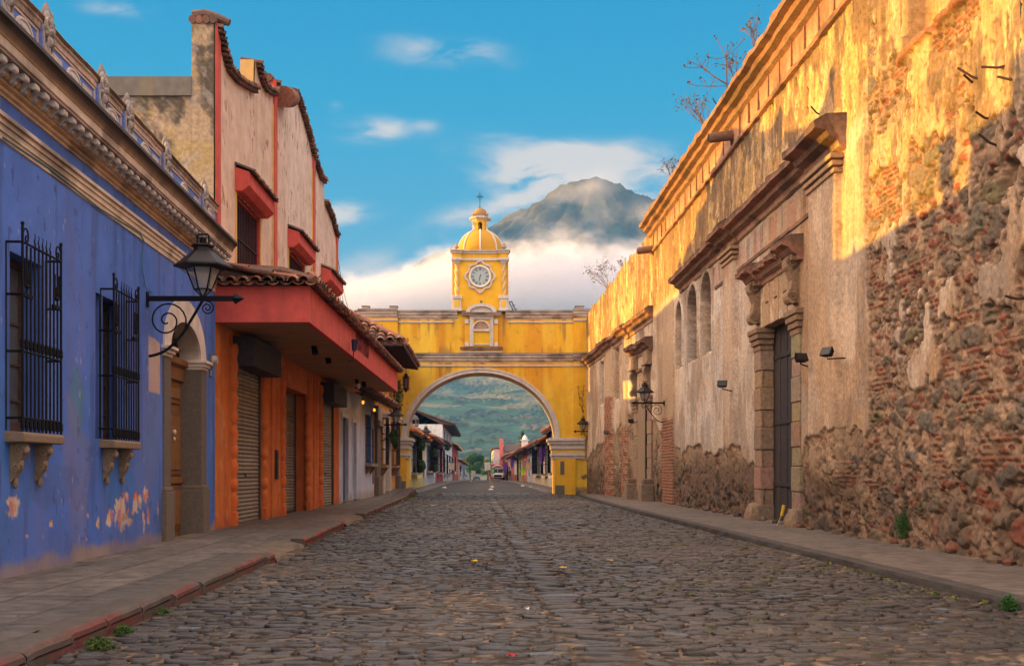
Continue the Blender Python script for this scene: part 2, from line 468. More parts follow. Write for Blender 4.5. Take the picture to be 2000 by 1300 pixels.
def build_ground():
    # ground sheet to the horizon
    ys = np.array([-60, -20, 0, 60, 108, 130, 200, 300, 420, 800, 1500, 2050.]); xs = np.array([-560, -200, -60, -12, 12, 60, 200, 560.])
    P = np.zeros((len(xs), len(ys), 3)); P[..., 0] = xs[:, None]; P[..., 1] = ys[None, :]; P[..., 2] = (np.maximum(zroad(ys), -2.2) - 0.12)[None, :]
    tag(sheet('ground', P, np.array([0.10, 0.09, 0.06]), M_dirt, smooth=False), kind='structure')
    # road bed of trodden dirt with the stones set in it
    rng = np.random.default_rng(5)
    root = thing('road', 'cobbled street of dark worn stones bedded in tan dirt', 'road', (0, 30, 0)); root['kind'] = 'structure'; del root['category']; del root['label']
    def dirt_z(x, y):
        return -0.012 + 0.020 * fbm(x * 1.1, y * 0.9, 4, 3) + 0.022 * (fbm(x * 9, y * 9, 3, 8) - .5) + 0.012 * sst(fbm(x * .35, y * .28, 3, 77), .48, .66)
    for (y0, y1, st) in ((3.5, 24.0, 0.055), (24.0, 64.0, 0.16)):
        ny = int((y1 - y0) / st); nx = int(8.6 / st)
        Y = np.linspace(y0, y1, ny)[None, :].repeat(nx, 0)
        t = np.linspace(0, 1, nx)[:, None]
        X = (xk_left(Y) - 0.12) * (1 - t) + (xk_right(Y) + 0.12) * t
        Z = dirt_z(X, Y)
        n1 = fbm(X * .5, Y * .4, 4, 21); n2 = fbm(X * 7, Y * 7, 3, 22)
        col = mixv((0.058, 0.040, 0.028), (0.145, 0.098, 0.064), np.clip(n1 * 1.3 - .15, 0, 1)) * (0.45 + 1.1 * n2)[..., None]; fl = sst(fbm(X * 16, Y * 14, 3, 23), .54, .64); col = mixv(col * .5, np.clip(col * 1.7, 0, .27), fl)
        gr = sst(fbm(X * 1.6, Y * 1.2, 4, 31), .60, .68) * sst(X, 1.5, 4.5) * .8
        col = mixv(col, (0.05, 0.055, 0.014), gr)
        if y0 > 20: Z = Z - 0.004
        tag(sheet('roadbed', np.stack([X, Y, Z], -1), col, M_dirt, root), kind='stuff')
    # stones
    cx, cy, hx, hy, guide = [], [], [], [], []
    y = 4.6
    while y < 63.5:
        rh = rng.uniform(.08, .165) * (1.0 if y < 22 else 1.25)
        xg = float(np.interp(y, [5, 7.2, 12.4, 40, 67], [.85, .83, .755, .58, .46]))
        for (a, b) in ((float(xk_left(y)) + .04, xg - .20), (xg + .20, float(xk_right(y)) - .03)):
            x = a + rng.uniform(-.05, .1)
            while x < b:
                w = rng.uniform(.08, .27) if rng.random() < .82 else rng.uniform(.26, .46)
                if y > 22: w *= 1.25
                w = min(w, b - x)
                if w > .07:
                    cx.append(x + w / 2); cy.append(y + rh / 2 + rng.normal(0, .012)); hx.append(w / 2 - .002); hy.append(rh / 2 * rng.uniform(.78, 1.05) - .004); guide.append(0)
                x += w
        cx.append(xg + rng.normal(0, .045)); cy.append(y + rh / 2); hx.append(.205 * rng.uniform(.92, 1.03)); hy.append(rh / 2 - .004); guide.append(1)
        y += rh
    cx, cy, hx, hy, guide = map(np.array, (cx, cy, hx, hy, guide))
    # rows wander, as laid by hand
    cxw = cx + np.where(guide > 0, 0, .10 * (fbm(cx * .8, cy * .8, 2, 40) - .5)); cyw = cy + .55 * (fbm(cx * .45, cy * .25, 3, 41) - .5)
    keep = (fbm(cxw * .9, cyw * .8, 3, 55) < .80) | ((guide > 0) & (rng.random(len(cxw)) < .93))
    inr = (ramp_left(cyw) > .3) & (cxw < xk_left(cyw) + .55 * rng.random(len(cxw)))
    keep &= ~inr
    cx, cy, hx, hy, guide = cxw[keep], cyw[keep], hx[keep], hy[keep], guide[keep]
    n = len(cx)
    rings = [(1.04, -.06), (1.0, -.010), (.95, .006), (.62, .0085)]
    k = 8
    ang = np.arange(k) * 2 * math.pi / k + math.pi / 8
    e = 0.55
    ux, uy = np.sign(np.cos(ang)) * np.abs(np.cos(ang)) ** e, np.sign(np.sin(ang)) * np.abs(np.sin(ang)) ** e
    jit = 1 + rng.uniform(-.30, .12, (n, k))
    top = rng.normal(.006, .006, n); tx = rng.normal(0, .035, n); ty = rng.normal(0, .05, n)
    rot = rng.normal(0, .20, n)
    V = np.zeros((n, k * 4 + 1, 3))
    for r, (sc, h) in enumerate(rings):
        lx = ux[None] * hx[:, None] * jit * sc; ly = uy[None] * hy[:, None] * jit * sc
        V[:, r * k:(r + 1) * k, 0] = lx * np.cos(rot)[:, None] - ly * np.sin(rot)[:, None]; V[:, r * k:(r + 1) * k, 1] = lx * np.sin(rot)[:, None] + ly * np.cos(rot)[:, None]
        V[:, r * k:(r + 1) * k, 2] = h
    V[:, -1, 2] = .0085
    V[:, k:, 2] += top[:, None] + V[:, k:, 0] * tx[:, None] + V[:, k:, 1] * ty[:, None] + rng.normal(0, .0040, (n, 3 * k + 1))
    V[:, :, 0] += cx[:, None]; V[:, :, 1] += cy[:, None]
    fq = []
    for r in range(3):
        for i in range(k): fq.append((r * k + i, r * k + (i + 1) % k, (r + 1) * k + (i + 1) % k, (r + 1) * k + i))
    fq = np.array(fq); ft = np.array([(3 * k + i, 3 * k + (i + 1) % k, 4 * k) for i in range(k)])
    nv = 4 * k + 1
    pal = np.array([(.066, .055, .050), (.085, .067, .056), (.110, .084, .066), (.072, .068, .070), (.125, .094, .070), (.095, .062, .046), (.046, .042, .042), (.060, .060, .068)])
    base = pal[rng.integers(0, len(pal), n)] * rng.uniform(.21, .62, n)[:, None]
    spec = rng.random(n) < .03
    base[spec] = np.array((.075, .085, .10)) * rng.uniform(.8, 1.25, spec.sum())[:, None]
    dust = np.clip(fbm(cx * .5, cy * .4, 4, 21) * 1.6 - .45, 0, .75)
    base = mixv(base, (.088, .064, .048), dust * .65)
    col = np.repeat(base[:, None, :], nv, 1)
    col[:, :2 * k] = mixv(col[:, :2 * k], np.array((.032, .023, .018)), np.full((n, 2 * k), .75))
    # ring faces and caps as two meshes would split the stones: cap with quads sharing the centre
    cap = np.array([(3 * k + i, 3 * k + i + 1, 3 * k + (i + 2) % k, 4 * k) for i in range(0, k, 2)])
    allq = np.concatenate([fq, cap])
    Q = (allq[None] + (np.arange(n) * nv)[:, None, None]).reshape(-1, 4)
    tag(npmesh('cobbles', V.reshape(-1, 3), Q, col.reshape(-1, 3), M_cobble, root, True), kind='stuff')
    # the far end of the road, over the crest and away
    ys = np.concatenate([np.linspace(63.8, 130, 420), np.linspace(131, 420, 90)]); xs = np.linspace(0, 1, 70)
    Y = ys[None, :].repeat(70, 0); X = (xk_left(Y) - .1) * (1 - xs[:, None]) + (xk_right(Y) + .1) * xs[:, None]
    f1, f2, idv = worley(X / .3, Y / .3, 3)
    Z = zroad(Y) + 0.012 * sst(f2 - f1, .02, .2)
    col = mixv((.045, .040, .039), (.075, .060, .05), idv) * (.7 + .6 * fbm(X * .6, Y * .15, 3, 9))[..., None]
    tag(sheet('roadbed', np.stack([X, Y, Z], -1), col * .85, M_dirt, root), kind='stuff')
    # left pavement ---------------------------------------------------------
    def slabcol(X, Y, sx, sy, seed, c0, c1):
        row = np.floor(X / sx); yy = Y / sy + .5 * (row % 2)
        cell = lattice(row, np.floor(yy), seed)
        wob = .03 * (fbm(X * 3, Y * 3, 3, seed) - .5)
        jx = np.abs(((X + wob) / sx) % 1 - .5); jy = np.abs((yy + wob) % 1 - .5)
        joint = np.maximum(sst(jx, .5 - .026 / sx, .5 - .008 / sx), sst(jy, .5 - .026 / sy, .5 - .008 / sy))
        cr = np.abs(fbm(X * 1.4, Y * 1.1, 5, seed + 3) - .5); crack = (1 - sst(cr, .0, .009)) * sst(fbm(X * .5, Y * .5, 2, seed + 9), .40, .52)
        col = mixv(c0, c1, cell) * (.72 + .56 * fbm(X * 2.2, Y * 1.4, 4, seed + 4))[..., None]
        dark = np.maximum(joint * .85, crack * .9)
        return mixv(col, (.05, .037, .028), dark), -0.006 * joint - 0.008 * crack + .008 * (cell - .5)
    y = np.concatenate([np.arange(2.5, 26, .028), np.arange(26, 64, .10)]); t = np.linspace(0, 1, 82)
    Y = y[None, :].repeat(82, 0); xk = xk_left(Y)
    xw = np.interp(Y, [0, 11, 21.4, 38, 49, 59, 64], [-5.0, -5.0, -5.15, -4.9, -4.75, -4.5, -4.5])
    X = (xk - .24 + .24 * sst(ramp_left(Y), 0.2, .6)) * (1 - t[:, None]) + xw * t[:, None]
    edge = sst(X - xk, -.95, -.05)
    col, rel = slabcol(X - xk, Y, .62, 1.25, 61, (.098, .082, .073), (.150, .120, .10))
    strip = sst(X - xk, -.66, -.64)
    col2 = mixv((.060, .052, .047), (.082, .068, .058), fbm(X * 2, Y * .8, 3, 90)); col = mixv(col, col2, strip * .7)
    brick = sst(Y, 21.6, 22.0) * (1 - sst(Y, 33, 34))
    bc, br = slabcol(X, Y, .12, .24, 67, (.085, .052, .038), (.115, .072, .052)); col = mixv(col, bc, brick * .8)
    sand = np.maximum(ramp_left(Y) * sst(X - xk, -.9, -.2) * .8, sst(xw + .22 - X + .15 * (fbm(X * 4, Y * 2, 3, 14) - .5), -.02, .12) * .55)
    col = mixv(col, (.16, .108, .066), sand)
    Z = zpave_left(Y) + rel + .012 * (fbm(X * .8, Y * .5, 3, 15) - .5) - .15 * ramp_left(Y) * edge
    tag(sheet('pavement', np.stack([X, Y, Z], -1), col, M_concrete), kind='structure')
    # right pavement
    y = np.concatenate([np.arange(3, 28, .04), np.arange(28, 63, .12)]); t = np.linspace(0, 1, 56)
    Y = y[None, :].repeat(56, 0)
    xk = xk_right(Y); xw = np.interp(Y, [0, 42, 60, 64], [6.72, 6.78, 5.9, 5.9])
    X = (xk + .16) * (1 - t[:, None]) + xw * t[:, None]
    n = fbm(X * .9, Y * .7, 5, 71)
    cr = np.abs(fbm(X * .9, Y * .8, 5, 72) - .5); crack = (1 - sst(cr, 0, .008)) * sst(fbm(X * .4, Y * .3, 2, 73), .38, .5)
    jy = np.abs((Y / 2.6) % 1 - .5); joint = sst(jy, .4955, .498)
    col = mixv((.095, .078, .068), (.155, .122, .10), n) * (.82 + .36 * fbm(X * 7, Y * 7, 3, 74))[..., None]
    col = mixv(col, (.05, .04, .03), np.maximum(crack, joint) * .8)
    wall_dirt = sst(X - xw + .2 * (fbm(X * 5, Y * 2.5, 3, 75) - .5), -.32, -.05); col = mixv(col, (.15, .098, .06), wall_dirt * .8)
    Z = .10 + .014 * (fbm(X * .7, Y * .5, 3, 76) - .5) - .008 * crack + .03 * wall_dirt * fbm(X * 6, Y * 6, 2, 70) - .06 * sst(Y, 55, 61)
    tag(sheet('pavement', np.stack([X, Y, Z], -1), col, M_concrete, flip=True), kind='structure')
    # pavements beyond the arch
    for sd in (-1, 1):
        y = np.linspace(62.5, 330, 300); t = np.linspace(0, 1, 8); Y = y[None, :].repeat(8, 0)
        xk = xk_left(Y) if sd < 0 else xk_right(Y)
        X = xk + sd * 2.0 * t[:, None]
        Z = zroad(Y) + .14 + 0 * X; Z[0] = zroad(y) - .02
        col = mixv((.08, .066, .058), (.12, .094, .074), fbm(X, Y * .5, 3, 79))
        tag(sheet('pavement', np.stack([X, Y, Z], -1), col, M_concrete, flip=(sd > 0), smooth=False), kind='structure')
    # left kerb: cut blocks with a worn roll along the top and flaking red paint
    V, Q, CC = [], [], []
    prof = [(.04, -.12), (.0, -.10), (-.004, .055), (.010, .066), (-.014, .082), (-.012, .118), (.012, .142), (.055, .150), (.27, .150), (.30, .10)]
    pr = np.array(prof)
    def run(y0, y1, red):
        y = y0
        while y < y1 - .2:
            ln = min(float(rng.uniform(.75, 1.15)), y1 - y); st = max(3, int(ln / .07))
            oy = rng.normal(0, .010); oz = rng.normal(0, .006); sl = rng.normal(0, .01)
            yy = np.linspace(y + .006, y + ln - .006, st)
            b = sum(len(v) for v in V)
            Y = yy[:, None].repeat(len(pr), 1); u = np.linspace(-1, 1, st)[:, None]
            chip = .012 * (fbm(Y * 6, pr[None, :, 1] * 9 + Y * 0, 3, 33) - .5) * (pr[None, :, 1] > 0) - .022 * sst(np.abs(u), .86, 1.0) * (pr[None, :, 1] > .08)
            X = xk_left(Y) - .0 - pr[None, :, 0] + oy + chip * .8 + sl * u
            Z = pr[None, :, 1] + oz + chip + (zpave_left(Y) - .14)
            nn = fbm(Y * 1.3, Z * 14 + X * 8, 4, 44); n2 = fbm(Y * 5, Z * 25 + X * 20, 3, 45)
            c = mixv((.07, .057, .047), (.115, .09, .07), n2)
            face = (pr[None, :, 1] > -.11) & (pr[None, :, 0] < .05) & (Y > 0)
            rm = sst(nn, .50 - red * .12, .60) * (.35 + .65 * red) * face
            c = mixv(c, mixv((.13, .026, .022), (.22, .055, .05), n2), rm)
            c = mixv(c, (.05, .04, .033), .6 * (np.abs(pr[None, :, 1] - .068) < .01) * np.ones_like(Y))
            V.append(np.stack([X, Y, Z], -1).reshape(-1, 3)); CC.append(c.reshape(-1, 3))
            m_ = len(pr); i = np.arange(st - 1)[:, None] * m_ + np.arange(m_ - 1)[None]
            q = np.stack([i, i + 1, i + m_ + 1, i + m_], -1).reshape(-1, 4) + b
            Q.append(q)
            for e in (0, st - 1):
                o = b + e * m_
                Q.append(np.array([(o, o + 1, o + 8, o + 9), (o + 1, o + 2, o + 7, o + 8), (o + 2, o + 4, o + 6, o + 7), (o + 4, o + 5, o + 6, o + 6)])[:3])
            y += ln
    run(3.0, 15.45, .55); run(18.6, 24.95, 1.0); run(30, 40, .9); run(40, 58.8, .55)
    tag(npmesh('kerb', np.concatenate(V), np.concatenate(Q), np.concatenate(CC), M_stone, None, False), kind='structure')
    # right kerb: one rough dark concrete edge
    y = np.concatenate([np.arange(3, 30, .045), np.arange(30, 62.5, .15)]); pr = np.array([(.05, -.12), (.0, -.10), (.0, 0.0), (.004, .05), (.012, .088), (.035, .104), (.18, .106)])
    Y = y[:, None].repeat(len(pr), 1)
    ch = (fbm(Y * 2.2, pr[None, :, 1] * 12 + Y * 0, 4, 81) - .5) * .05 * (pr[None, :, 1] > -.05)
    X = xk_right(Y) + pr[None, :, 0] - ch * .7; Z = pr[None, :, 1] + np.where(pr[None, :, 1] > .03, ch * .35, 0) - .06 * sst(Y, 55, 61)
    c = mixv((.042, .037, .034), (.078, .066, .057), fbm(Y * 4, Z * 20, 4, 82)); c = mixv(c, (.24, .22, .19), (sst(fbm(Y * .9, Z * 4, 4, 83), .62, .70) * sst(Y, 24, 27) * (1 - sst(Y, 33, 36)))[..., ] * (pr[None, :, 1] > .06))
    tag(sheet('kerb', np.stack([X, Y, Z], -1), c, M_stone, flip=True, smooth=False), kind='structure')
build_ground()
# ================================================================== the ruined church wall on the right
R1 = Fr((6.55, 8.0), (6.65, 42.0), 1)
R2 = Fr((6.65, 42.0), (5.62, 59.2), 1)
ruin = thing('church_ruin', 'long ruined masonry church wall with peeling plaster, exposed brick and stone, half in golden sun', 'ruin', (7.0, 30, 0))
Y0R1 = 8.0
def rubble(S, Z, seed, big=None):
    wx = .35 * (fbm(S * 2.2, Z * 2.2, 3, seed) - .5); wz = .35 * (fbm(S * 2.2, Z * 2.2, 3, seed + 50) - .5)
    f1, f2, h1 = worley((S + wx) / .52, (Z + wz) / .31, seed + 1)
    e1 = f2 - f1
    st = (h1 > .72) * sst(e1, .05, .17)
    g1, g2, h2 = worley((S + wx * .6) / .20, (Z + wz * .6) / .10, seed + 2)
    sm = (h2 > .74) * sst(g2 - g1, .08, .24) * (1 - st)
    rough = fbm(S * 5.2, Z * 8.5, 5, seed + 3, .64); fine = fbm(S * 14, Z * 22, 3, seed + 4)
    n = fbm(S * 1.1, Z * 1.1, 4, seed + 6)
    mort = mixv((.17, .105, .062), (.36, .232, .135), np.clip(rough * 1.5 - .25, 0, 1))
    mort = mixv(mort, (.30, .20, .14), n * .6); mort = mixv(mort, (.10, .068, .045), sst(fbm(S * 4.2, Z * 6.5, 4, seed + 8, .64), .53, .62) * .80); mort = mixv(mort, (.46, .31, .19), sst(fbm(S * 3.6, Z * 5, 4, seed + 18, .6), .57, .66) * .6)
    k = (h1 * 7.31) % 1
    scol = mixv((.125, .095, .068), (.215, .160, .105), k); scol = mixv(scol, (.155, .125, .055), ((h1 * 13.7) % 1 > .72) * .6)
    scol = mixv(scol, (.125, .112, .10), ((h1 * 23.7) % 1 > .80) * .5)
    k2 = (h2 * 9.17) % 1
    c2 = np.where((k2 > .42)[..., None], mixv((.25, .068, .034), (.17, .058, .038), (h2 * 31) % 1), mixv((.16, .12, .09), (.25, .17, .12), (h2 * 17) % 1))
    col = mixv(mixv(mort, scol * (.7 + .6 * fine)[..., None], st), c2, sm * .9)
    cav = sst(.40 - rough, .0, .12)
    rel = .050 * st * (.6 + .4 * k) * (1 - .25 * f1) + .022 * sm + .075 * (rough - .5) + .024 * (fine - .5) - .05 * cav
    return col, rel
def bricks(S, Z, seed, bw=.22, bh=.080):
    wz = .05 * (fbm(S * .9, Z * .9, 3, seed + 2) - .5)
    r = np.floor((Z + wz) / bh); x = S / bw + .5 * (r % 2) + .35 * lattice(r, r * 0, seed); cx = np.floor(x)
    h = lattice(cx, r, seed + 1)
    jx = np.abs(x % 1 - .5); jz = np.abs(((Z + wz) / bh) % 1 - .5)
    m = (1 - sst(jx, .5 - .030 / bw, .5 - .012 / bw)) * (1 - sst(jz, .5 - .024 / bh, .5 - .010 / bh))
    col = mixv((.19, .052, .028), (.31, .098, .046), h); col = mixv(col, (.13, .06, .042), (h * 5.3) % 1 > .8)
    return m, col, h
def ruin_fn(fr, y0, base):
    def fn(S, Z):
        Y = y0 + S * fr.u.y
        nz = fbm(S * .85, Z * .55, 5, 11); nf = fbm(S * 5, Z * 3.2, 4, 12); vst = fbm(S * 3.2, Z * .35, 5, 13, .6); vs2 = fbm(S * 9, Z * .8, 4, 14, .6)
        col, rel = rubble(S, Z, 100)
        # courses of brick levelling the rubble, and broken patches of it
        bm_, bc, bh = bricks(S, Z, 7)
        bandz = np.zeros_like(Z)
        for zc, hw, ya, yb in ((1.36, .13, 9, 15.2), (1.62, .10, 9, 15.6), (2.62, .09, 13.4, 19.0), (2.85, .07, 10, 16.5), (3.65, .09, 11.5, 17.6), (4.30, .12, 15.6, 18.9), (3.45, .06, 9, 15), (4.0, .08, 16.5, 19.1), (1.05, .09, 18.5, 20.3), (5.1, .5, 18.1, 18.9), (6.4, .35, 16.6, 17.2), (7.35, .22, 9, 17.4), (8.9, .9, 9, 13.2), (1.5, .12, 29.5, 33), (.9, .2, 33.5, 36), (5.6, .55, 17.7, 18.4)):
            b = sst(hw - np.abs(Z - zc - .06 * (nz - .5)), -.02, .05) * sst(Y, ya - .3, ya + .3) * (1 - sst(Y, yb - .3, yb + .3))
            bandz = np.maximum(bandz, b * sst(fbm(S * 1.6, Z * 3 + zc, 4, 15), .46, .50) * (lattice(np.floor(S / .22 + .5 * (np.floor(Z / .08) % 2)), np.floor(Z / .08), 40) > .22))
        patch = sst(fbm(S * .75, Z * 1.5, 4, 16), .68, .70) * .9 * (Z > 1.0) * (Y < 24)
        bandz = np.maximum(bandz, patch * (lattice(np.floor(S / .25), np.floor(Z / .09), 4) > .5))
        bcol = mixv((.31, .205, .125), bc, bm_)
        col = mixv(col, bcol, bandz); rel = rel * (1 - .7 * bandz) + bandz * (.030 * bm_ * (.5 + bh) + .01 * (nf - .5))
        # field boulders at the foot of the near wall
        f1, f2, h1 = worley((S + .26 * (nf - .5)) / .34 + 5, (Z + .22 * (nf - .5)) / .27, 21, .95)
        foot = (1 - sst(Z + 1.0 * (nz - .5), .85, 1.1)) * (1 - sst(Y + 2.5 * (nz - .5), 14.8, 17.2)) * sst(fbm(S * 1.2, Z * 1.2, 4, 35), .34, .42)
        e = sst(f2 - f1, .04, .26)
        bcl = mixv((.105, .078, .055), (.20, .142, .096), (h1 * 7.7) % 1) * (.70 + .6 * nf)[..., None]
        bcl = mixv(bcl, (.30, .10, .06), ((h1 * 19.1) % 1 > .86) * .8); bcl = mixv(bcl, (.25, .16, .10), (1 - e) * .9)
        col = mixv(col, bcl, foot); rel = rel * (1 - foot) + foot * (.085 * e * np.sqrt(np.clip(1 - .75 * f1, 0.05, 1)) - .02 + .075 * (nf - .5) + .04 * (fbm(S * 12, Z * 12, 3, 28) - .5))
        # plaster that is left
        zb = np.interp(Y, [8, 19, 19.6, 22.3, 23, 27, 29, 37, 42, 46, 50, 60], [9, 9, 2.1, 1.95, 1.5, 1.6, 1.95, 1.9, 3.0, 3.6, 3.3, 1.8])
        P = .95 * sst(Z + .9 * (nz - .5), zb - .25, zb + .25)
        nearup = sst(Z, 4.9, 6.4) * (1 - sst(Y, 18.5, 19.2))
        P = np.maximum(P, nearup * .58)
        P = np.maximum(P, .95 * sst(Y + .9 * (nz - .5), 18.75, 19.15) * sst(Z, 1.6, 2.4) * (Y < 24))
        P = np.maximum(P, .36 * (Y < 19) * sst(Z, 1.6, 2.6))
        P = np.where((Y > 43) & (Y < 47.5), P * .85, P)
        thr = fbm(S * 1.7, Z * 1.1, 6, 17, .58)
        pm = sst(P + (thr - .5) * 1.15, .47, .515)
        upper = sst(Z, 7.1, 7.5)
        white = sst(Y, 29.6, 30.3) * (1 - sst(Y, 36.8, 38)) * (1 - upper) + .75 * sst(Y, 25, 26.5) * (1 - sst(Y, 29, 29.8)) * (1 - upper) + .55 * sst(Y, 42, 43) * (1 - upper)
        rough_up0 = np.maximum(upper, nearup)
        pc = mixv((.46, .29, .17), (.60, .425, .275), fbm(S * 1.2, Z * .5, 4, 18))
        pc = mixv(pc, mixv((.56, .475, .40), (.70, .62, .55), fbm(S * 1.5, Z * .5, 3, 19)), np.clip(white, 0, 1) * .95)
        pc = mixv(pc, mixv((.38, .225, .080), (.55, .355, .130), nf), np.maximum(upper, nearup) * .92)  # golden sunlight put into the colour of the upper plaster
        pc = mixv(pc, (.27, .17, .09), sst(vst, .52, .66) * (.16 + .50 * upper + .30 * (Y > 42)))
        pc = mixv(pc, (.62, .47, .30), sst(fbm(S * 4, Z * 1.6, 5, 27, .62), .54, .64) * rough_up0 * .6)
        pc = mixv(pc, (.14, .10, .075), sst(vs2, .60, .72) * (.18 + .62 * upper * sst(vst, .42, .6)))
        pc = mixv(pc, (.36, .20, .12), sst(fbm(S * 2.1, Z * 1.3, 5, 20), .58, .70) * .45)
        pc = mixv(pc, (.33, .245, .17), (1 - sst(Z, zb, zb + 1.2)) * .35)
        pc = mixv(pc, (.095, .070, .055), sst(fbm(S * 5.5, Z * .9, 5, 30, .62) + .10 * (fbm(S * .6, Z * .5, 3, 31) - .5), .60, .69) * (.28 + .45 * rough_up0))
        pc = mixv(pc, (.40, .22, .085), sst(fbm(S * 1.3, Z * .8, 4, 32), .52, .66) * .40)
        pit = sst(fbm(S * 15, Z * 11, 3, 34), .70, .76); pc = mixv(pc, (.15, .10, .065), pit * (.35 + .45 * rough_up0))
        pc = pc * (.90 - .22 * rough_up0 + (.10 + .24 * rough_up0) * nf + (.08 + .26 * rough_up0) * fbm(S * 8, Z * 9, 4, 33, .65))[..., None]
        low_ = 1 - rough_up0
        pc = mixv(pc, (.66, .53, .40), sst(fbm(S * .75, Z * .5, 6, 39), .51, .545) * .55 * low_); pc = mixv(pc, (.25, .165, .105), sst(fbm(S * .9, Z * .42, 6, 41, .58), .545, .585) * .50 * low_); pc = mixv(pc, (.30, .25, .21), sst(fbm(S * 1.4, Z * .8, 5, 42), .57, .62) * .45 * low_)
        blot = sst(fbm(S * 1.5, Z * .95, 6, 37, .60) + .06 * sst(Z, 9.0, 10.2), .555, .60); pc = mixv(pc, mixv((.11, .075, .045), (.20, .125, .065), nf), blot * (.12 + .68 * rough_up0))
        drip = sst(fbm(S * 5, Z * .22, 4, 38), .50, .62) * (sst(Z, 6.0, 6.9) * (1 - sst(Z, 6.9, 7.0)) + sst(Z, 8.4, 9.4)); pc = mixv(pc, (.085, .062, .050), drip * .55)
        # scratches and hairline cracks
        crk = (1 - sst(np.abs(fbm(S * .8, Z * .8, 5, 23) - .5), 0, .004)); pc = mixv(pc, (.12, .085, .06), crk * .6)
        rough_up = np.maximum(upper, nearup)
        prel = .060 + .006 * (nf - .5) + rough_up * (.075 * (fbm(S * 7, Z * 5, 5, 24, .6) - .5) + .03 * (fbm(S * 4, Z * .7, 4, 25) - .5)) - .01 * crk
        under = (1 - pm) * sst(fbm(S * 1.5, Z * 1.5, 4, 26), .40, .5) * sst(Z, .4, 1.0) * (Y > 19)
        col = mixv(col, mixv((.25, .17, .11), (.36, .245, .15), nf), under * .75); rel = rel * (1 - .6 * under) + .015 * under
        col = mixv(col, (.12, .08, .055), (sst(P + (thr - .5) * 1.15, .42, .465) * (1 - pm)) * .65)
        lip = sst(pm, .1, .5) * (1 - sst(pm, .5, .95))
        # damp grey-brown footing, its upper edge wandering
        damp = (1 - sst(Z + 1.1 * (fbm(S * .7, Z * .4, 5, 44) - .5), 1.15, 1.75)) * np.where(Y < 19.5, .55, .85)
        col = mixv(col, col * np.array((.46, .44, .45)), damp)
        far_up = upper * sst(Y, 27, 33) * sst(vst * .6 + .4 * fbm(S * 1.2, Z * .7, 4, 45), .45, .58); pc = mixv(pc, (.20, .115, .045), far_up * .62)
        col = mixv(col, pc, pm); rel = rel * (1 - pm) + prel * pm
        # upper part weathering
        return base(S, Z, Y, col, rel, nf, nz)
    return fn
def base1(S, Z, Y, col, rel, nf, nz):
    # shallow pilasters
    for ya, yb, za, zb, h in ((20.3, 22.0, 1.0, 6.7, .13), (28.6, 29.9, 1.6, 6.7, .11), (18.1, 18.85, 5.9, 10.3, .06), (14.2, 17.35, 7.66, 7.9, .08)):
        m = sst(Y, ya - .025, ya + .025) * (1 - sst(Y, yb - .025, yb + .025)) * sst(Z, za - .3, za + .3) * (1 - sst(Z, zb, zb + .05))
        rel = rel + h * m
        if h > .1: col = mixv(col, (.50, .335, .205), m * .35)
    g = sst(Y, 18.95, 19.0) * (1 - sst(Y, 19.1, 19.15)) * (Z > 5.2); rel = rel - .05 * g
    # brick pier at the end of the near range
    m = sst(Y, 38.15, 38.2) * (1 - sst(Y, 40.4, 40.45)); br, bc, bh = bricks(S, Z, 9, .30, .105)
    lo = m * (1 - sst(Z + .5 * (nz - .5), 3.0, 3.25)); rel = rel * (1 - m) + m * .09 + lo * .03 * br
    col = mixv(col, mixv((.36, .24, .16), bc, br), lo)
    hi = m * (1 - lo) * (Z < 7.2); col = mixv(col, (.44, .30, .185), hi * .7)
    # blind arched niches high in the wall
    for ya, yb in ((31.8, 33.4), (33.95, 35.5), (36.5, 37.7)):
        c, r = (ya + yb) / 2, (yb - ya) / 2
        zt = 6.15
        ins = np.where(Z < zt, np.abs(Y - c) / r, np.hypot((Y - c) / r, (Z - zt) / (r * 1.05)))
        m = (1 - sst(ins, .95, 1.0)) * sst(Z + .15 * (nf - .5), 4.62, 4.70)
        rc, rr = rubble(S, Z, 300)
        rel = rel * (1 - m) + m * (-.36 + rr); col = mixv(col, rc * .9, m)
        ring = (1 - sst(np.abs(ins - 1.1), .07, .10)) * sst(Z, 4.6, 4.7); rel = rel + .04 * ring
    # opening in the near upper wall
    m = (1 - sst(Y, 17.26, 17.32)) * sst(Z, 7.66, 7.72) * sst(Y, 12.0, 12.05); rel = rel - .42 * m; col = mixv(col, (.36, .23, .125), m * .6)
    sill = (1 - sst(np.abs(Z - 7.62), .05, .08)) * (Y < 17.6); col = mixv(col, (.26, .11, .065), sill * .8); rel = rel + .05 * sill
    # put-log holes and rough sockets
    for y_, z_, ry, rz in ((13.9, 4.9, .35, .22), (23.3, 9.2, .12, .2), (22.5, 8.6, .1, .3), (13.4, 3.6, .25, .12), (12.6, 4.4, .5, .35), (18.4, 8.4, .10, .35), (21.2, 9.5, .07, .3), (26.4, 8.6, .08, .4), (25.2, 9.3, .06, .3)):
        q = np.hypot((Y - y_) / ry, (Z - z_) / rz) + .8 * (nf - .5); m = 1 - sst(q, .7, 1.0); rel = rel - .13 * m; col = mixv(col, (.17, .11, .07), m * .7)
    # frieze panels below the cornice
    fz = sst(Z, 6.28, 6.32) * (1 - sst(Z, 6.86, 6.9)) * (Y > 22.1) * (Y < 31.5)
    pn = (np.floor(Y / .75) % 2) * (lattice(np.floor(Y / .75), np.floor(Y * 0), 5) > .3)
    col = mixv(col, (.42, .20, .13), fz * pn * .5)
    return col, rel
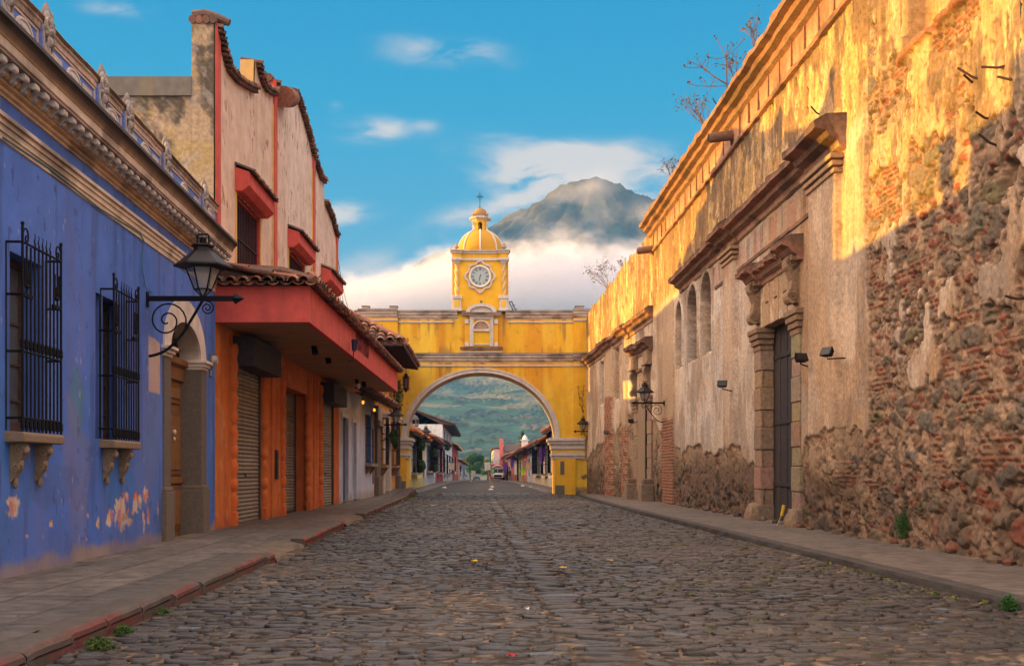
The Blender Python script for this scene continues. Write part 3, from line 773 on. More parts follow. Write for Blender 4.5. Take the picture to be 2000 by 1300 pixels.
def base2(S, Z, Y, col, rel, nf, nz):
    br, bc, bh = bricks(S, Z, 9, .30, .115)
    for ya, yb, zt in ((50.9, 52.7, 4.6), (47.6, 48.5, 3.0)):
        m = sst(Y, ya - .04, ya + .04) * (1 - sst(Y, yb - .04, yb + .04)) * (Z < 7.0)
        lo = m * (1 - sst(Z + .5 * (nz - .5), zt, zt + .2)); rel = rel * (1 - m) + m * .16 + lo * .03 * br
        col = mixv(col, mixv((.40, .27, .17), bc, br), lo); col = mixv(col, (.47, .33, .20), m * (1 - lo) * .7)
    for ya, yb, za, zb in ((49.7, 50.6, 4.4, 6.6), (53.6, 54.6, 4.4, 6.4)):
        m = sst(Y, ya - .06, ya + .06) * (1 - sst(Y, yb - .06, yb + .06)) * sst(Z, za, za + .1) * (1 - sst(Z, zb, zb + .1))
        rel = rel - .25 * m; col = mixv(col, (.33, .22, .14), m * .6)
    return col, rel
def rough_mold(name, fr, prof, s0, s1, step, jit, cols, parent, tilestep=0.0, seed=1, m=None, ends=True, zfn=None):
    """a weathered moulding: profile [(n, z)] swept along the facade, each station a little off; cols: one colour per profile point"""
    pr = np.array(prof, dtype=float); K = max(2, int((s1 - s0) / step)); s = np.linspace(s0, s1, K)
    S = s[:, None].repeat(len(pr), 1)
    rng = np.random.default_rng(seed)
    Nn = pr[None, :, 0] + jit * (fbm(S * 2.3, pr[None, :, 1] * 5 + S * 0, 4, seed) - .5) * 2 * (pr[None, :, 0] > .02)
    Zz = pr[None, :, 1] + jit * .7 * (fbm(S * 1.9, pr[None, :, 1] * 5 + 9, 4, seed + 7) - .5) * 2
    if tilestep:
        k = np.floor(S / tilestep); saw = (S / tilestep) % 1
        topm = (pr[None, :, 1] > pr[:, 1].max() - .24)
        Nn = Nn + topm * ((lattice(k, k * 0, seed + 3) - .5) * .07 - saw * .02); Zz = Zz + topm * ((lattice(k, k * 0 + 1, seed + 4) - .5) * .035 + saw * .02)
    if zfn is not None: Zz = Zz + zfn(S)
    X = fr.A.x + fr.u.x * S + fr.n.x * Nn; Y = fr.A.y + fr.u.y * S + fr.n.y * Nn
    c = np.array(cols, dtype=float)[None].repeat(K, 0) * (.65 + .7 * fbm(S * 2.6, Zz * 6, 4, seed + 9))[..., None]
    c = mixv(c, (.07, .05, .04), sst(fbm(S * 1.2, Zz * 2.5, 4, seed + 12), .56, .70) * .6)
    P = np.stack([X, Y, Zz], -1)
    o = sheet(name, P, c, m or M_rubble, parent, smooth=False, flip=(fr.u.x * fr.n.y - fr.u.y * fr.n.x) > 0)
    if ends:
        me = o.data; bm = bmesh.new(); bm.from_mesh(me); bm.verts.ensure_lookup_table()
        npf = len(pr)
        for k in (0, K - 1):
            try: bm.faces.new([bm.verts[k * npf + i] for i in range(npf)])
            except Exception: pass
        bmesh.ops.recalc_face_normals(bm, faces=bm.faces)
        bm.to_mesh(me); bm.free()
    return o
dk, md, lt, rd = (.13, .085, .06), (.24, .155, .10), (.40, .27, .17), (.30, .145, .09)
def build_ruin():
    door_y, zl = (23.5, 26.1), 4.56
    s_of = lambda y: R1.d(y)
    # masonry body behind the face, so that the wall has real thickness
    b = MB(R1.w); b.box((0, -1.1, 0), (s_of(12), -.62, 7.6), (.3, .2, .13)); b.box((0, -1.1, 7.6), (s_of(23.3), -.62, 10.3), (.3, .2, .13)); b.box((s_of(12), -1.1, 0), (s_of(23.3), -.62, 7.6), (.3, .2, .13)); b.box((s_of(26.4), -1.1, 0), (R1.L, -.5, 10.3), (.3, .2, .13)); b.box((s_of(23.3), -1.1, 4.7), (s_of(26.4), -.5, 10.3), (.3, .2, .13))
    b.build('core', M_rubble, ruin)
    hole = lambda S, Z: (S > s_of(door_y[0])) & (S < s_of(door_y[1])) & (Z < zl)
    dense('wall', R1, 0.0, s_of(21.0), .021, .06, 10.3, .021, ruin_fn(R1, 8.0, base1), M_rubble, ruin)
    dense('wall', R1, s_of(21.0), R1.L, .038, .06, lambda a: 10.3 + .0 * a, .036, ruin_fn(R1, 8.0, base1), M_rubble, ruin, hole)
    topf = lambda s: float(np.interp(42 + s * R2.u.y, [42, 44, 47, 50, 53, 56, 58, 60], [10.6, 10.25, 10.1, 10.0, 9.75, 9.6, 9.45, 9.2]) + .28 * (vn(np.array(s * 2.1), np.array(1.0), 3) - .5) + .2 * (vn(np.array(s * 6.0), np.array(1.0), 4) - .5))
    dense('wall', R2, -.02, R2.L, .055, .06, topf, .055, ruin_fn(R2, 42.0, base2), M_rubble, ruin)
    b = MB(R2.w); b.box((0, -1.1, 0), (R2.L, -.45, 8.9), (.3, .2, .13)); b.prism([(0, -.06, 8.85), (0, -.45, 8.85), (0, -.45, 10.3), (0, -.06, 10.3)], (5, 0, -.35), (.3, .2, .13)); b.box((R2.L - .02, -1.1, .05), (R2.L, -.03, 8.9), (.3, .2, .13)); b.build('core', M_rubble, ruin)
    # crowning cornice of tile and brick
    rough_mold('cornice', R1, [(-.5, 10.75), (.36, 10.80), (.55, 10.66), (.53, 10.54), (.38, 10.50), (.36, 10.38), (.22, 10.33), (.20, 10.20), (.10, 10.14), (.09, 9.62), (.16, 9.58), (.15, 9.50), (.0, 9.45)], 0, s_of(43.2), .06, .035, [dk, dk, rd, md, rd, md, rd, md, rd, lt, rd, rd, md], ruin, .42, 3)
    for y in np.arange(12, 43, .95):      # upright blocks of the frieze
        b = MB(R1.w); b.box((s_of(y), .08, 9.66), (s_of(y) + .06, .13, 10.12), rd); b.build('frieze_block', M_rubble, ruin)
    # middle cornice
    prof = [(0.0, 7.62), (.30, 7.60), (.47, 7.48), (.46, 7.36), (.30, 7.32), (.27, 7.22), (.14, 7.16), (.12, 7.05), (.05, 7.0), (.0, 6.95)]
    cl = [dk, dk, dk, rd, rd, md, rd, lt, rd, lt]
    rough_mold('cornice', R1, prof, s_of(22.2), s_of(36.8), .05, .03, cl, ruin, .36, 5)
    rough_mold('cornice', R1, [(n * 1.30 + .02, z) for n, z in prof], s_of(20.05), s_of(22.2), .05, .03, cl, ruin, .4, 6)
    rough_mold('cornice', R1, [(n * 1.2 + .02, z) for n, z in prof], s_of(28.4), s_of(30.1), .05, .03, cl, ruin, .4, 16)
    rough_mold('moulding', R1, [(0, 6.36), (.10, 6.35), (.09, 6.28), (0, 6.24)], s_of(22.1), s_of(31.3), .08, .018, [rd, rd, md, md], ruin, 0, 8)
    zf = lambda S: -.35 * np.clip(S / 16.0, 0, 1)
    prof2 = [(0, 7.52), (.28, 7.50), (.42, 7.40), (.40, 7.28), (.26, 7.24), (.22, 7.12), (.12, 7.06), (.10, 6.94), (0, 6.9)]
    rough_mold('cornice', R2, prof2, .6, R2.L - .1, .07, .03, cl[:9], ruin, .5, 9, zfn=zf)
    rough_mold('cornice', R2, [(n * 1.3 + .03, z) for n, z in prof2], 9.0, 11.0, .07, .03, cl[:9], ruin, .5, 10, zfn=zf)
    rough_mold('cornice', R2, [(n * 1.3 + .03, z) for n, z in prof2], 5.0, 6.8, .07, .03, cl[:9], ruin, .5, 12, zfn=zf)
    # capitals on pilasters
    for ya, yb, h in ((20.3, 22.0, .13), (28.6, 29.9, .11)):
        b = MB(R1.w)
        for z, e in ((6.62, .05), (6.74, .09), (6.86, .13)): b.box((s_of(ya) - e, 0, z), (s_of(yb) + e, .05 + h + e, z + .09), (.36, .235, .14))
        b.build('capital', M_rubble, ruin, bevel=.015)
    def portal(fr, y0, a0, a1, jw, zl, zt, k=1.0, name='portal'):
        """door surround: two jamb pillars, capitals, panel of voussoirs between scroll consoles, and a returned cornice"""
        s = lambda y: fr.d(y)
        sc = (.30, .205, .13); sc2 = (.26, .17, .105)
        p = MB(fr.w); p.box((0, 0, 0), (0, 0, 0))
        out = []
        for (j0, j1) in ((a0 - jw, a0), (a1, a1 + jw)):
            b = MB(fr.w)
            z = .42
            b.box((s(j0) - .03, -.22, .05), (s(j1) + .03, .17 * k, .46), (.22, .16, .115))
            i = 0
            while z < zl - .52:
                h = .52 if i % 2 else .40
                h = min(h, zl - .5 - z)
                b.box((s(j0) + (.0 if i % 2 else .03), -.22, z + .004), (s(j1), (.105 if i % 2 else .09) * k, z + h - .004), tuple(q * random.uniform(.85, 1.15) for q in sc)); z += h; i += 1
            for q, e in enumerate((.03, .08, .13, .17)): b.box((s(j0) - e, -.20, zl - .52 + .13 * q), (s(j1) + e * .7, (.10 + e * .8) * k, zl - .52 + .13 * (q + 1) - .004), sc2)
            o = b.build('jamb_pillar', M_rubble, ruin, bevel=.02)
            # console scrolls over the capital
            cb = MB(fr.w); cc = (s(j0) + s(j1)) / 2; hw = .17
            for (z0, r0) in ((zl + .26, .15), (zl + .95, .17)):
                pts = [(cc - hw, .20 * k + r0 * .8 * math.cos(t), z0 + r0 * math.sin(t)) for t in np.linspace(0, 2 * math.pi, 14)[:-1]]
                cb.prism(pts, (2 * hw, 0, 0), sc)
            cb.prism([(cc - hw, .02, zl + .1), (cc - hw, .28 * k, zl + .2), (cc - hw, .20 * k, zl + .6), (cc - hw, .33 * k, zl + 1.0), (cc - hw, .02, zl + 1.15)], (2 * hw, 0, 0), sc2)
            for t0, z0, r0 in ((0, zl + .26, .10), (0, zl + .95, .115)):
                cb.tube([(cc - hw - .01, .20 * k + r0 * (1 - q / 22) * math.cos(q * .55), z0 + r0 * (1 - q / 22) * math.sin(q * .55)) for q in range(20)], .018, 4, col=sc2)
            cb.build('scroll_console', M_rubble, ruin, bevel=.012)
            cb = MB(fr.w); cb.box((s(j0) + .02, 0, zl + 1.14), (s(j1) - .02, .26 * k, zt - .46), sc); cb.box((s(j0) - .02, 0, zl + 1.14), (s(j1) + .02, .31 * k, zl + 1.22), sc2); cb.build('entablature_block', M_rubble, ruin, bevel=.015)
        b = MB(fr.w); n = 7
        for i in range(n):
            t0, t1 = i / n, (i + 1) / n; x0, x1 = s(a0) + (s(a1) - s(a0)) * t0, s(a0) + (s(a1) - s(a0)) * t1
            sk = (t0 - .5) * .35, (t1 - .5) * .35
            b.prism([(x0 + .008, -.30, zl), (x1 - .008, -.30, zl), (x1 - .008 + sk[1] * .6, -.30, zl + .98), (x0 + .008 + sk[0] * .6, -.30, zl + .98)], (0, .36 + .02 * (i % 2), 0), tuple(q * random.uniform(.9, 1.12) for q in (.40, .27, .165)))
            if i in (1, 3, 5): b.box((x0 + .08, .05, zl + .50), (x1 - .05, .10, zl + .54), (.17, .11, .07))
        b.build('lintel', M_rubble, ruin, bevel=.012)
        rough_mold('moulding', fr, [(0, zl + 1.16), (.16 * k, zl + 1.15), (.15 * k, zl + 1.06), (0, zl + 1.0)], s(a0 - .1), s(a1 + .1), .06, .014, [rd, rd, md, md], ruin, 0, 21)
        q = [(0, zt + .02), (.30, zt), (.46, zt - .10), (.45, zt - .20), (.30, zt - .24), (.24, zt - .34), (.14, zt - .40), (.12, zt - .48), (0, zt - .5)]
        q = [(n_ * k * .80, z_) for n_, z_ in q]
        rough_mold('portal_cornice', fr, q, s(a0 - jw) + .1, s(a1 + jw) - .1, .05, .022, cl[:9], ruin, .24, 22)
        for (j0, j1, sd) in ((a0 - jw, a0, 23), (a1, a1 + jw, 24)):
            rough_mold('portal_cornice', fr, [(n_ * 1.38 + .03, z_ + .015) for n_, z_ in q], s(j0) - .16, s(j1) + .10, .05, .018, cl[:9], ruin, .24, sd)
    portal(R1, 8, door_y[0], door_y[1], .62, zl, 6.0)
    # plank door
    d = thing('plank_door', 'tall dark weathered plank door in the near stone portal of the ruin', 'door', R1.w(s_of(24.8), -.42, .1))
    b = MB(R1.w); n = 9
    for i in range(n):
        a, c = s_of(23.5) + (s_of(26.1) - s_of(23.5)) * i / n, s_of(23.5) + (s_of(26.1) - s_of(23.5)) * (i + 1) / n
        b.box((a + .004, -.29, .10), (c - .004, -.22 + .014 * (i % 2), zl + .1), tuple(q * random.uniform(.8, 1.2) for q in (.045, .038, .036)))
    b.build('planks', mat('old_door_wood', attr=True, rough=.8, var=.3, vscale=14, streak=.5, streak_rgb=(.12, .10, .085), bump=.3), d, bevel=.006)
    b = MB(R1.w)
    for z in (.9, 2.3, 3.8): b.box((s_of(23.55), -.22, z), (s_of(26.05), -.19, z + .10), (.035, .03, .03))
    b.build('ledge', MATS['old_door_wood'], d)
    b = MB(R1.w); b.box((s_of(23.3), -.62, 0), (s_of(26.4), -.55, 4.8), (.05, .04, .03)); b.box((s_of(23.4), -.5, .05), (s_of(26.2), .05, .12), (.2, .15, .11)); b.build('threshold', M_rubble, ruin)
    portal(R2, 42, 43.6, 45.4, .8, 4.15, 6.3, 1.0)
    b = MB(R2.w); s2 = lambda y: R2.d(y)
    b.box((s2(43.6), .062, .1), (s2(45.4), .09, 4.2), (.27, .19, .12)); b.build('blocked_doorway', M_rubble, ruin)
    b = MB(R2.w); b.box((s2(43.55), .09, .1), (s2(43.75), .13, 4.1), (.02, .017, .015)); b.build('door_gap', M_rubble, ruin)
    # carved column bases at the far portal
    for y_ in (42.95, 45.9):
        b = MB(R2.w); b.box((s2(y_) - .28, 0, .06), (s2(y_) + .28, .5, .75), (.24, .17, .115)); b.box((s2(y_) - .22, 0, .75), (s2(y_) + .22, .42, .95), (.2, .14, .1))
        b.build('column_base', M_rubble, ruin, bevel=.04)
    # boulders and rubble at the wall foot
    rnd = random.Random(4); b = MB()
    for i in range(80):
        y = rnd.uniform(9.5, 40); x = 6.56 + .003 * (y - 8) - rnd.uniform(.0, .16); r = rnd.uniform(.02, .11) if rnd.random() < .8 else rnd.uniform(.06, .10)
        b.blob((x, y, .09 + r * .3), (r, r * rnd.uniform(.9, 1.5), r * .8), rnd.choice([(.10, .072, .05), (.08, .06, .045), (.13, .088, .055), (.13, .055, .036)]), 5, 7, .2, rnd)
    tag(b.build('footing_rubble', M_rubble, ruin, smooth=True), kind='stuff')
    rnd = random.Random(9)
    for (y, z, r) in ((23.15, .15, .30), (26.5, .15, .36)): b = MB(); b.blob((6.45, y, z), (r * .7, r * .9, r), (.25, .17, .11), 7, 9, .12, rnd); b.build('corner_stone', M_rubble, ruin, smooth=True)
    # water spouts
    for y, z, ln, r in ((29.0, 9.85, .72, .135), (42.6, 9.6, .7, .14)):
        t = thing('water_spout', 'thick stone water spout jutting from the ruin under its roof edge' if y < 40 else 'short far stone water spout at the kink of the ruin wall', 'spout', R1.w(s_of(y), 0, z), 'stone spouts on the ruin')
        b = MB(R1.w); b.tube([(s_of(y), -.1, z + .06), (s_of(y), ln * .5, z), (s_of(y), ln, z - .05)], [r, r, r * .92], 10, col=(.20, .12, .08)); b.build('spout_pipe', M_rubble, t, smooth=True)
        b = MB(R1.w); b.lathe([(r * .62, 0), (r * .5, .01)], 10, (0, 0, 0), (.03, .02, .02)); 
        b = MB(R1.w); b.tube([(s_of(y), ln - .005, z - .05), (s_of(y), ln + .012, z - .051)], [r * .62, r * .6], 10, col=(.03, .02, .02)); b.build('spout_mouth', M_rubble, t)
build_ruin()
# ================================================================== materials for the houses
M_iron = mat('black_iron', (.007, .006, .008), rough=.7, var=.3, vscale=30, bump=.1, spec=.15)
M_wood = mat('brown_wood', attr=True, rough=.6, var=.25, vscale=9, streak=.5, streak_rgb=(.05, .022, .010), bump=.2)
M_dwood = mat('dark_wood', attr=True, rough=.75, var=.3, vscale=12, bump=.25)
M_paint = mat('wall_paint', attr=True, rough=.85, var=.17, vscale=2.6, bump=.30, bscale=24, streak=.34, streak_rgb=(.10, .075, .06))
M_metal = mat('shutter_metal', attr=True, rough=.5, var=.18, vscale=7, metal=.35, streak=.6, streak_rgb=(.14, .10, .075), bump=.1)
M_pane = mat('dark_pane', (.03, .035, .04), rough=.12, var=0, bump=0, spec=.7)
M_lglass = glass('lantern_glass', (.42, .40, .40), .5, .2)
M_lead = mat('wire', (.03, .03, .03), rough=.7, var=0, bump=0)

# ================================================================== wall lamps
def make_lamp(label):
    t = thing('wall_lamp', label, 'lamp', (0, 0, 0), 'iron wall lanterns along the street')
    b = MB(); b.box((-.0, -.035, -.035), (1.34, .035, .035)); b.lathe([(.0, 0), (.075, .09), (.0, .2)], 4, (0, 0, 0)) if False else None
    b.add([(1.32, 0, .085), (1.32, .085, 0), (1.32, 0, -.085), (1.32, -.085, 0), (1.46, 0, 0), (1.26, 0, 0)], [(0, 1, 4), (1, 2, 4), (2, 3, 4), (3, 0, 4), (1, 0, 5), (2, 1, 5), (3, 2, 5), (0, 3, 5)])
    b.box((-.02, -.05, -.12), (.02, .05, .10)); b.build('arm', M_iron, t)
    b = MB()
    pts = []
    for i in range(15):
        q = i / 14; pts.append((.03 + .80 * q, 0, -.86 + .83 * q - .22 * math.sin(math.pi * q) * (1 - .2 * q)))
    b.tube(pts, .022, 6); b.build('brace', M_iron, t, smooth=True)
    def spiral(cx, cz, r0, r1, a0, turns, sg=1, n=36, rr=.013):
        return [(cx + (r0 + (r1 - r0) * i / n) * math.cos(a0 + sg * turns * 2 * math.pi * i / n), 0, cz + (r0 + (r1 - r0) * i / n) * math.sin(a0 + sg * turns * 2 * math.pi * i / n)) for i in range(n + 1)]
    b = MB(); b.tube(spiral(.30, -.33, .30, .03, R(-30), 1.9, 1), .013, 5); b.build('scroll', M_iron, t, smooth=True)
    b = MB(); b.tube(spiral(.90, -.14, .105, .02, R(100), 1.8, -1), .011, 5); b.build('scroll', M_iron, t, smooth=True)
    cx = .84
    ln = MB()
    z0, z1, z2 = .03, .46, .50
    rb, rt = .07, .255
    # body frame: six-sided lantern
    hexa = lambda r, z: [(cx + r * math.cos(math.pi / 3 * k + .2), r * math.sin(math.pi / 3 * k + .2), z) for k in range(6)]
    lo, mi, hi = hexa(.02, .03), hexa(.125, .135), hexa(rt, z1)
    for k in range(6):
        ln.tube([lo[k], mi[k]], .011, 5); ln.tube([mi[k], hi[k]], .012, 5); ln.tube([mi[k], mi[(k + 1) % 6]], .012, 5); ln.tube([hi[k], hi[(k + 1) % 6]], .014, 5)
    ln.lathe([(.0, -.02), (.03, 0), (.02, .05)], 8, (cx, 0, .02))
    lamp = ln.build('lantern', M_iron, t, smooth=True)
    g = MB()
    for k in range(6):
        l = (k + 1) % 6
        g.add([mi[k], mi[l], hi[l], hi[k]], [(0, 1, 2, 3)]); g.add([lo[k], lo[l], mi[l], mi[k]], [(0, 1, 2, 3)])
    g.build('glass', M_lglass, lamp)
    h = MB(); h.lathe([(.30, z1 - .02), (.435, z1 + .005), (.43, z1 + .03), (.26, z1 + .16), (.15, z1 + .25), (.135, z1 + .30), (.175, z1 + .32), (.17, z1 + .34), (.08, z1 + .35)], 6, (cx, 0, 0), ph=.2); h.build('hood', mat('hood_iron', (.018, .014, .015), rough=.6, var=.25, vscale=20, bump=.1, spec=.25), lamp)
    f = MB(); f.tube([(cx - .085, 0, z1 + .34), (cx - .085, 0, z1 + .48), (cx - .07, 0, z1 + .50), (cx + .07, 0, z1 + .50), (cx + .085, 0, z1 + .48), (cx + .085, 0, z1 + .34)], .014, 6); f.lathe([(.05, z1 + .33), (.05, z1 + .44), (.03, z1 + .46)], 8, (cx, 0, 0)); f.build('top_handle', M_iron, lamp, smooth=True)
    bl = MB(); bl.lathe([(.01, .2), (.035, .25), (.035, .32), (.02, .36), (.02, .44)], 8, (cx, 0, 0)); bl.build('bulb', mat('milk_glass', (.7, .66, .6), rough=.3, var=0, bump=0), lamp, smooth=True)
    return t
LAMPS = []
def put_lamp(pos, ang, sc, label):
    o = LAMPS[0] if not getattr(put_lamp, 'n', 0) else copy_tree(LAMPS[0])
    put_lamp.n = getattr(put_lamp, 'n', 0) + 1
    o.location = pos; o.rotation_euler = (0, 0, ang); o.scale = (sc, sc, sc); o['label'] = label
LAMPS.append(make_lamp('lamp'))

# ================================================================== the blue house
BL = Fr((-4.907, 11.52), (-5.034, 21.42), -1)
blue = thing('blue_house', 'blue plastered house with two barred windows, arched doorway and ornate cream cornice', 'house', (-6.5, 15, .1))
def blob_m(S, Z, fr, px, py, rx, ry, amp, nz, n=0.0):
    """soft ragged patch whose centre and radii were measured in photo pixels, laid on the facade in metres"""
    s0, z0 = fr.s(px), fr.z(px, py)
    rs = abs(fr.s(px + rx) - fr.s(px - rx)) / 2; rz = abs(fr.z(px, py - ry) - fr.z(px, py + ry)) / 2
    q = np.hypot((S - s0) / rs, (Z - z0) / rz) + amp * (nz - .5)
    return 1 - sst(q, .85, 1.0)
W1 = (BL.d(11.75), BL.d(12.66)); W2 = (BL.d(14.50), BL.d(15.41)); DR = (BL.d(18.1), BL.d(20.2))
zw0, zw1 = 1.66, 3.56
def door_ins(S, Z, grow=0.0):
    c = (DR[0] + DR[1]) / 2; r = (DR[1] - DR[0]) / 2 + grow
    return np.where(Z < 3.2, np.abs(S - c) / r, np.hypot((S - c) / r, (Z - 3.2) / (.56 + grow)))
def blue_fn(S, Z):
    n1 = fbm(S * .7, Z * .7, 4, 201); n2 = fbm(S * 4, Z * 4, 4, 202); n3 = fbm(S * 14, Z * 14, 3, 203); vs = fbm(S * 2.4, Z * .35, 5, 204)
    col = mixv((.064, .145, .50), (.096, .185, .57), n1)
    col = mixv(col, (.045, .145, .42), sst(fbm(S * .5, Z * .5, 3, 205), .45, .65) * (1 - sst(Z, 1.8, 3.2)) * .7)
    col = mixv(col, (.14, .145, .36), sst(vs, .55, .75) * .45)
    for (px, py, rx, ry, c, k) in ((152, 800, 16, 75, (.085, .185, .32), .85), (150, 905, 28, 130, (.155, .16, .33), .55), (300, 850, 16, 95, (.085, .16, .36), .7), (292, 870, 26, 130, (.12, .15, .38), .45), (155, 1000, 22, 90, (.145, .15, .32), .5), (100, 950, 60, 40, (.075, .125, .34), .5)):
        m = blob_m(S, Z, BL, px, py, rx, ry, 1.1, n2); col = mixv(col, c, m * k)
    rel = .010 * (n1 - .5) + .004 * (n2 - .5)
    # flaked paint showing old coats
    for (px, py, rx, ry, a) in ((27, 982, 14, 22, 1.5), (238, 1000, 16, 36, 1.3), (215, 1012, 9, 19, 1.4), (264, 985, 8, 22, 1.5), (274, 978, 6, 16, 1.5), (284, 968, 6, 16, 1.6), (249, 972, 6, 10, 1.5), (282, 1018, 4, 22, 1.7), (193, 1018, 4, 12, 1.6), (100, 1022, 4, 6, 1.5), (52, 1046, 4, 5, 1.5), (171, 1006, 3, 6, 1.5), (290, 1010, 3, 22, 1.8), (250, 1018, 12, 8, 1.6), (170, 1052, 2, 5, 1.4), (308, 990, 2, 14, 1.6)):
        m = blob_m(S, Z, BL, px, py, rx * .85, ry * .95, a * 1.5, n2 * .4 + n3 * .6)
        c = mixv((.62, .46, .36), (.55, .17, .13), sst(fbm(S * 6, Z * 5, 3, int(px)), .47, .55)); c = mixv(c, (.55, .33, .10), sst(fbm(S * 7, Z * 7, 3, int(px) + 1), .56, .62) * (Z < BL.z(px, py)))
        col = mixv(col, c, m); rel = rel - .008 * m
    sp = sst(fbm(S * 8, Z * 5, 4, 207), .80, .82); col = mixv(col, (.40, .40, .50), sp * .4)
    sp = sst(fbm(S * 9, Z * 4, 4, 208), .77, .79); col = mixv(col, (.05, .055, .14), sp * .6)
    col = col * (.86 + .28 * fbm(S * 2.0, Z * 1.1, 5, 211, .6))[..., None]; col = mixv(col, (.035, .05, .15), sst(fbm(S * 4.5, Z * .45, 5, 212), .58, .72) * .35); crk = 1 - sst(np.abs(fbm(S * .9, Z * .7, 5, 213) - .5), 0, .004); col = mixv(col, (.03, .04, .10), crk * .5)
    # mortar patch beside the door
    x0, x1 = BL.s(290), BL.s(312.5); za, zb = BL.z(300, 767), BL.z(300, 662)
    m = sst(S + .03 * (n2 - .5), x0 - .01, x0 + .01) * (1 - sst(S + .03 * (n2 - .5), x1 - .01, x1 + .01)) * sst(Z, za, za + .02) * (1 - sst(Z + .1 * (n2 - .5), zb - .02, zb)); col = mixv(col, mixv((.48, .32, .26), (.56, .40, .33), n2), m * .92)
    # splash line and rising dirt at the foot
    d = 1 - sst(Z + .22 * (fbm(S * 2.2, Z * 2, 4, 209) - .5), .20, .34); col = mixv(col, (.30, .215, .155), d * .85)
    col = mixv(col, (.085, .105, .26), (1 - sst(Z, .3, 1.3)) * sst(n1, .4, .65) * .4)
    return col, rel
def blue_hole(S, Z):
    h = np.zeros(S.shape, bool)
    for w in (W1, W2): h |= (S > w[0]) & (S < w[1]) & (Z > zw0) & (Z < zw1)
    return h | (door_ins(S, Z) < 1.0)
def build_blue():
    M_blue = mat('blue_limewash', attr=True, rough=.85, var=.10, vscale=2.2, bump=.25, bscale=24)
    dense('wall', BL, -7.4, -.8, .12, .05, 5.14, .12, blue_fn, M_blue, blue)
    dense('wall', BL, -.8, BL.L, .026, .05, 5.14, .026, blue_fn, M_blue, blue, blue_hole)
    body = MB(BL.w)
    bc = (.14, .19, .5)
    body.box((-7.4, -4.2, .0), (-7.3, -.02, 5.06), bc); body.box((-7.4, -4.3, 0), (BL.L, -4.2, 5.0), bc); body.box((BL.L - .02, -4.2, 0), (BL.L, -.02, 5.06), bc); body.box((-7.4, -4.2, 5.0), (BL.L, -.05, 5.06), bc)
    body.build('house_body', M_paint, blue)
    # roof behind the parapet, with tile ridge and two chimneys (unseen, added and shaped to shade the wall across the street)
    rf = MB(BL.w)
    rf.prism([(-7.4, -.9, 5.7), (-7.4, -4.1, 7.42), (-7.4, -8.2, 5.2), (-7.4, -8.2, 5.0), (-7.4, -.9, 5.05)], (7.4 + BL.d(15.9), 0, 0), (.25, .10, .06))
    rf.build('roof', M_tile, blue)
    for (y, w, h) in ((14.3, .3, 7.85), (16.5, .35, 7.5), (12.6, .3, 7.8)):
        c = MB(BL.w); s = BL.d(y); c.box((s, -4.5, 4.9), (s + w, -3.8, h), (.45, .33, .24)); c.box((s - .05, -4.55, h), (s + w + .05, -3.75, h + .1), (.3, .12, .08)); c.build('chimney', M_paint, blue)
    # mouldings
    cr, cr2, og, bk = (.62, .49, .39), (.68, .57, .49), (.47, .30, .165), (.055, .045, .042)
    rough_mold('moulding', BL, [(0, 4.92), (.05, 4.91), (.075, 4.88), (.075, 4.85), (.05, 4.84), (.05, 4.79), (.035, 4.78), (.035, 4.72), (.02, 4.71), (.02, 4.64), (0, 4.63)], -7.4, BL.L - .02, .10, .003, [cr2, cr2, cr, cr2, og, cr2, og, cr2, og, cr2, og], blue, 0, 41, M_paint)
    rough_mold('cornice', BL, [(0, 5.20), (.10, 5.20), (.09, 5.175), (.05, 5.16), (.06, 5.125), (.025, 5.11), (.025, 5.085), (0, 5.08)], -7.4, BL.L - .0, .10, .003, [og, cr, og, og, cr, og, cr, og], blue, 0, 42, M_paint)
    rough_mold('cornice', BL, [(0, 5.30), (.12, 5.30), (.12, 5.20), (0, 5.20)], -7.4, BL.L + .02, .05, .006, [og, (.42, .28, .18), (.48, .33, .21), og], blue, 0, 43, M_paint)
    rough_mold('cornice', BL, [(0, 5.60), (.30, 5.60), (.42, 5.595), (.43, 5.54), (.40, 5.525), (.37, 5.50), (.335, 5.44), (.33, 5.425), (.315, 5.42), (.315, 5.33), (.29, 5.32), (.29, 5.30), (0, 5.30)], -7.4, BL.L + .05, .06, .006, [bk, bk, bk, bk, bk, (.12, .085, .065), (.30, .20, .125), og, cr, cr, cr, (.4, .3, .26), (.4, .34, .33)], blue, 0, 44, M_paint)
    # modillions: one carved bracket, copied
    s = -2.24
    base = MB(BL.w)
    pr = [(.11, 5.296), (.27, 5.296), (.285, 5.27), (.275, 5.24), (.25, 5.225), (.22, 5.235), (.20, 5.255), (.17, 5.24), (.14, 5.20), (.11, 5.19)]
    base.prism([(s - .055, n, z) for n, z in pr], (.11, 0, 0), (.50, .45, .43)); base.tube([(s - .058, .255, 5.25), (s + .058, .255, 5.25)], .030, 8, col=(.58, .49, .42)); base.blob((s, .15, 5.215), (.04, .035, .025), (.48, .42, .38), 5, 7, .15)
    m0 = base.build('modillion', M_paint, blue, bevel=.008)
    k = 1
    while s + .28 * k < BL.L - .1:
        c = m0.copy(); C.objects.link(c); c.parent = blue; v = BL.u * (.28 * k); c.location = (v.x, v.y, 0); k += 1
    e = MB(BL.w)
    x = -2.1
    while x < BL.L - .1:
        e.blob((x, .115, 5.25), (.055, .035, .045), (.50, .35, .20), 5, 7, .1); x += .14
    e.build('egg_moulding', M_paint, blue, smooth=True)
    # parapet
    pb = MB(BL.w); pb.box((-7.4, -.22, 5.595), (BL.L, .02, 6.22), (.12, .20, .54)); pb.build('parapet', M_paint, blue)
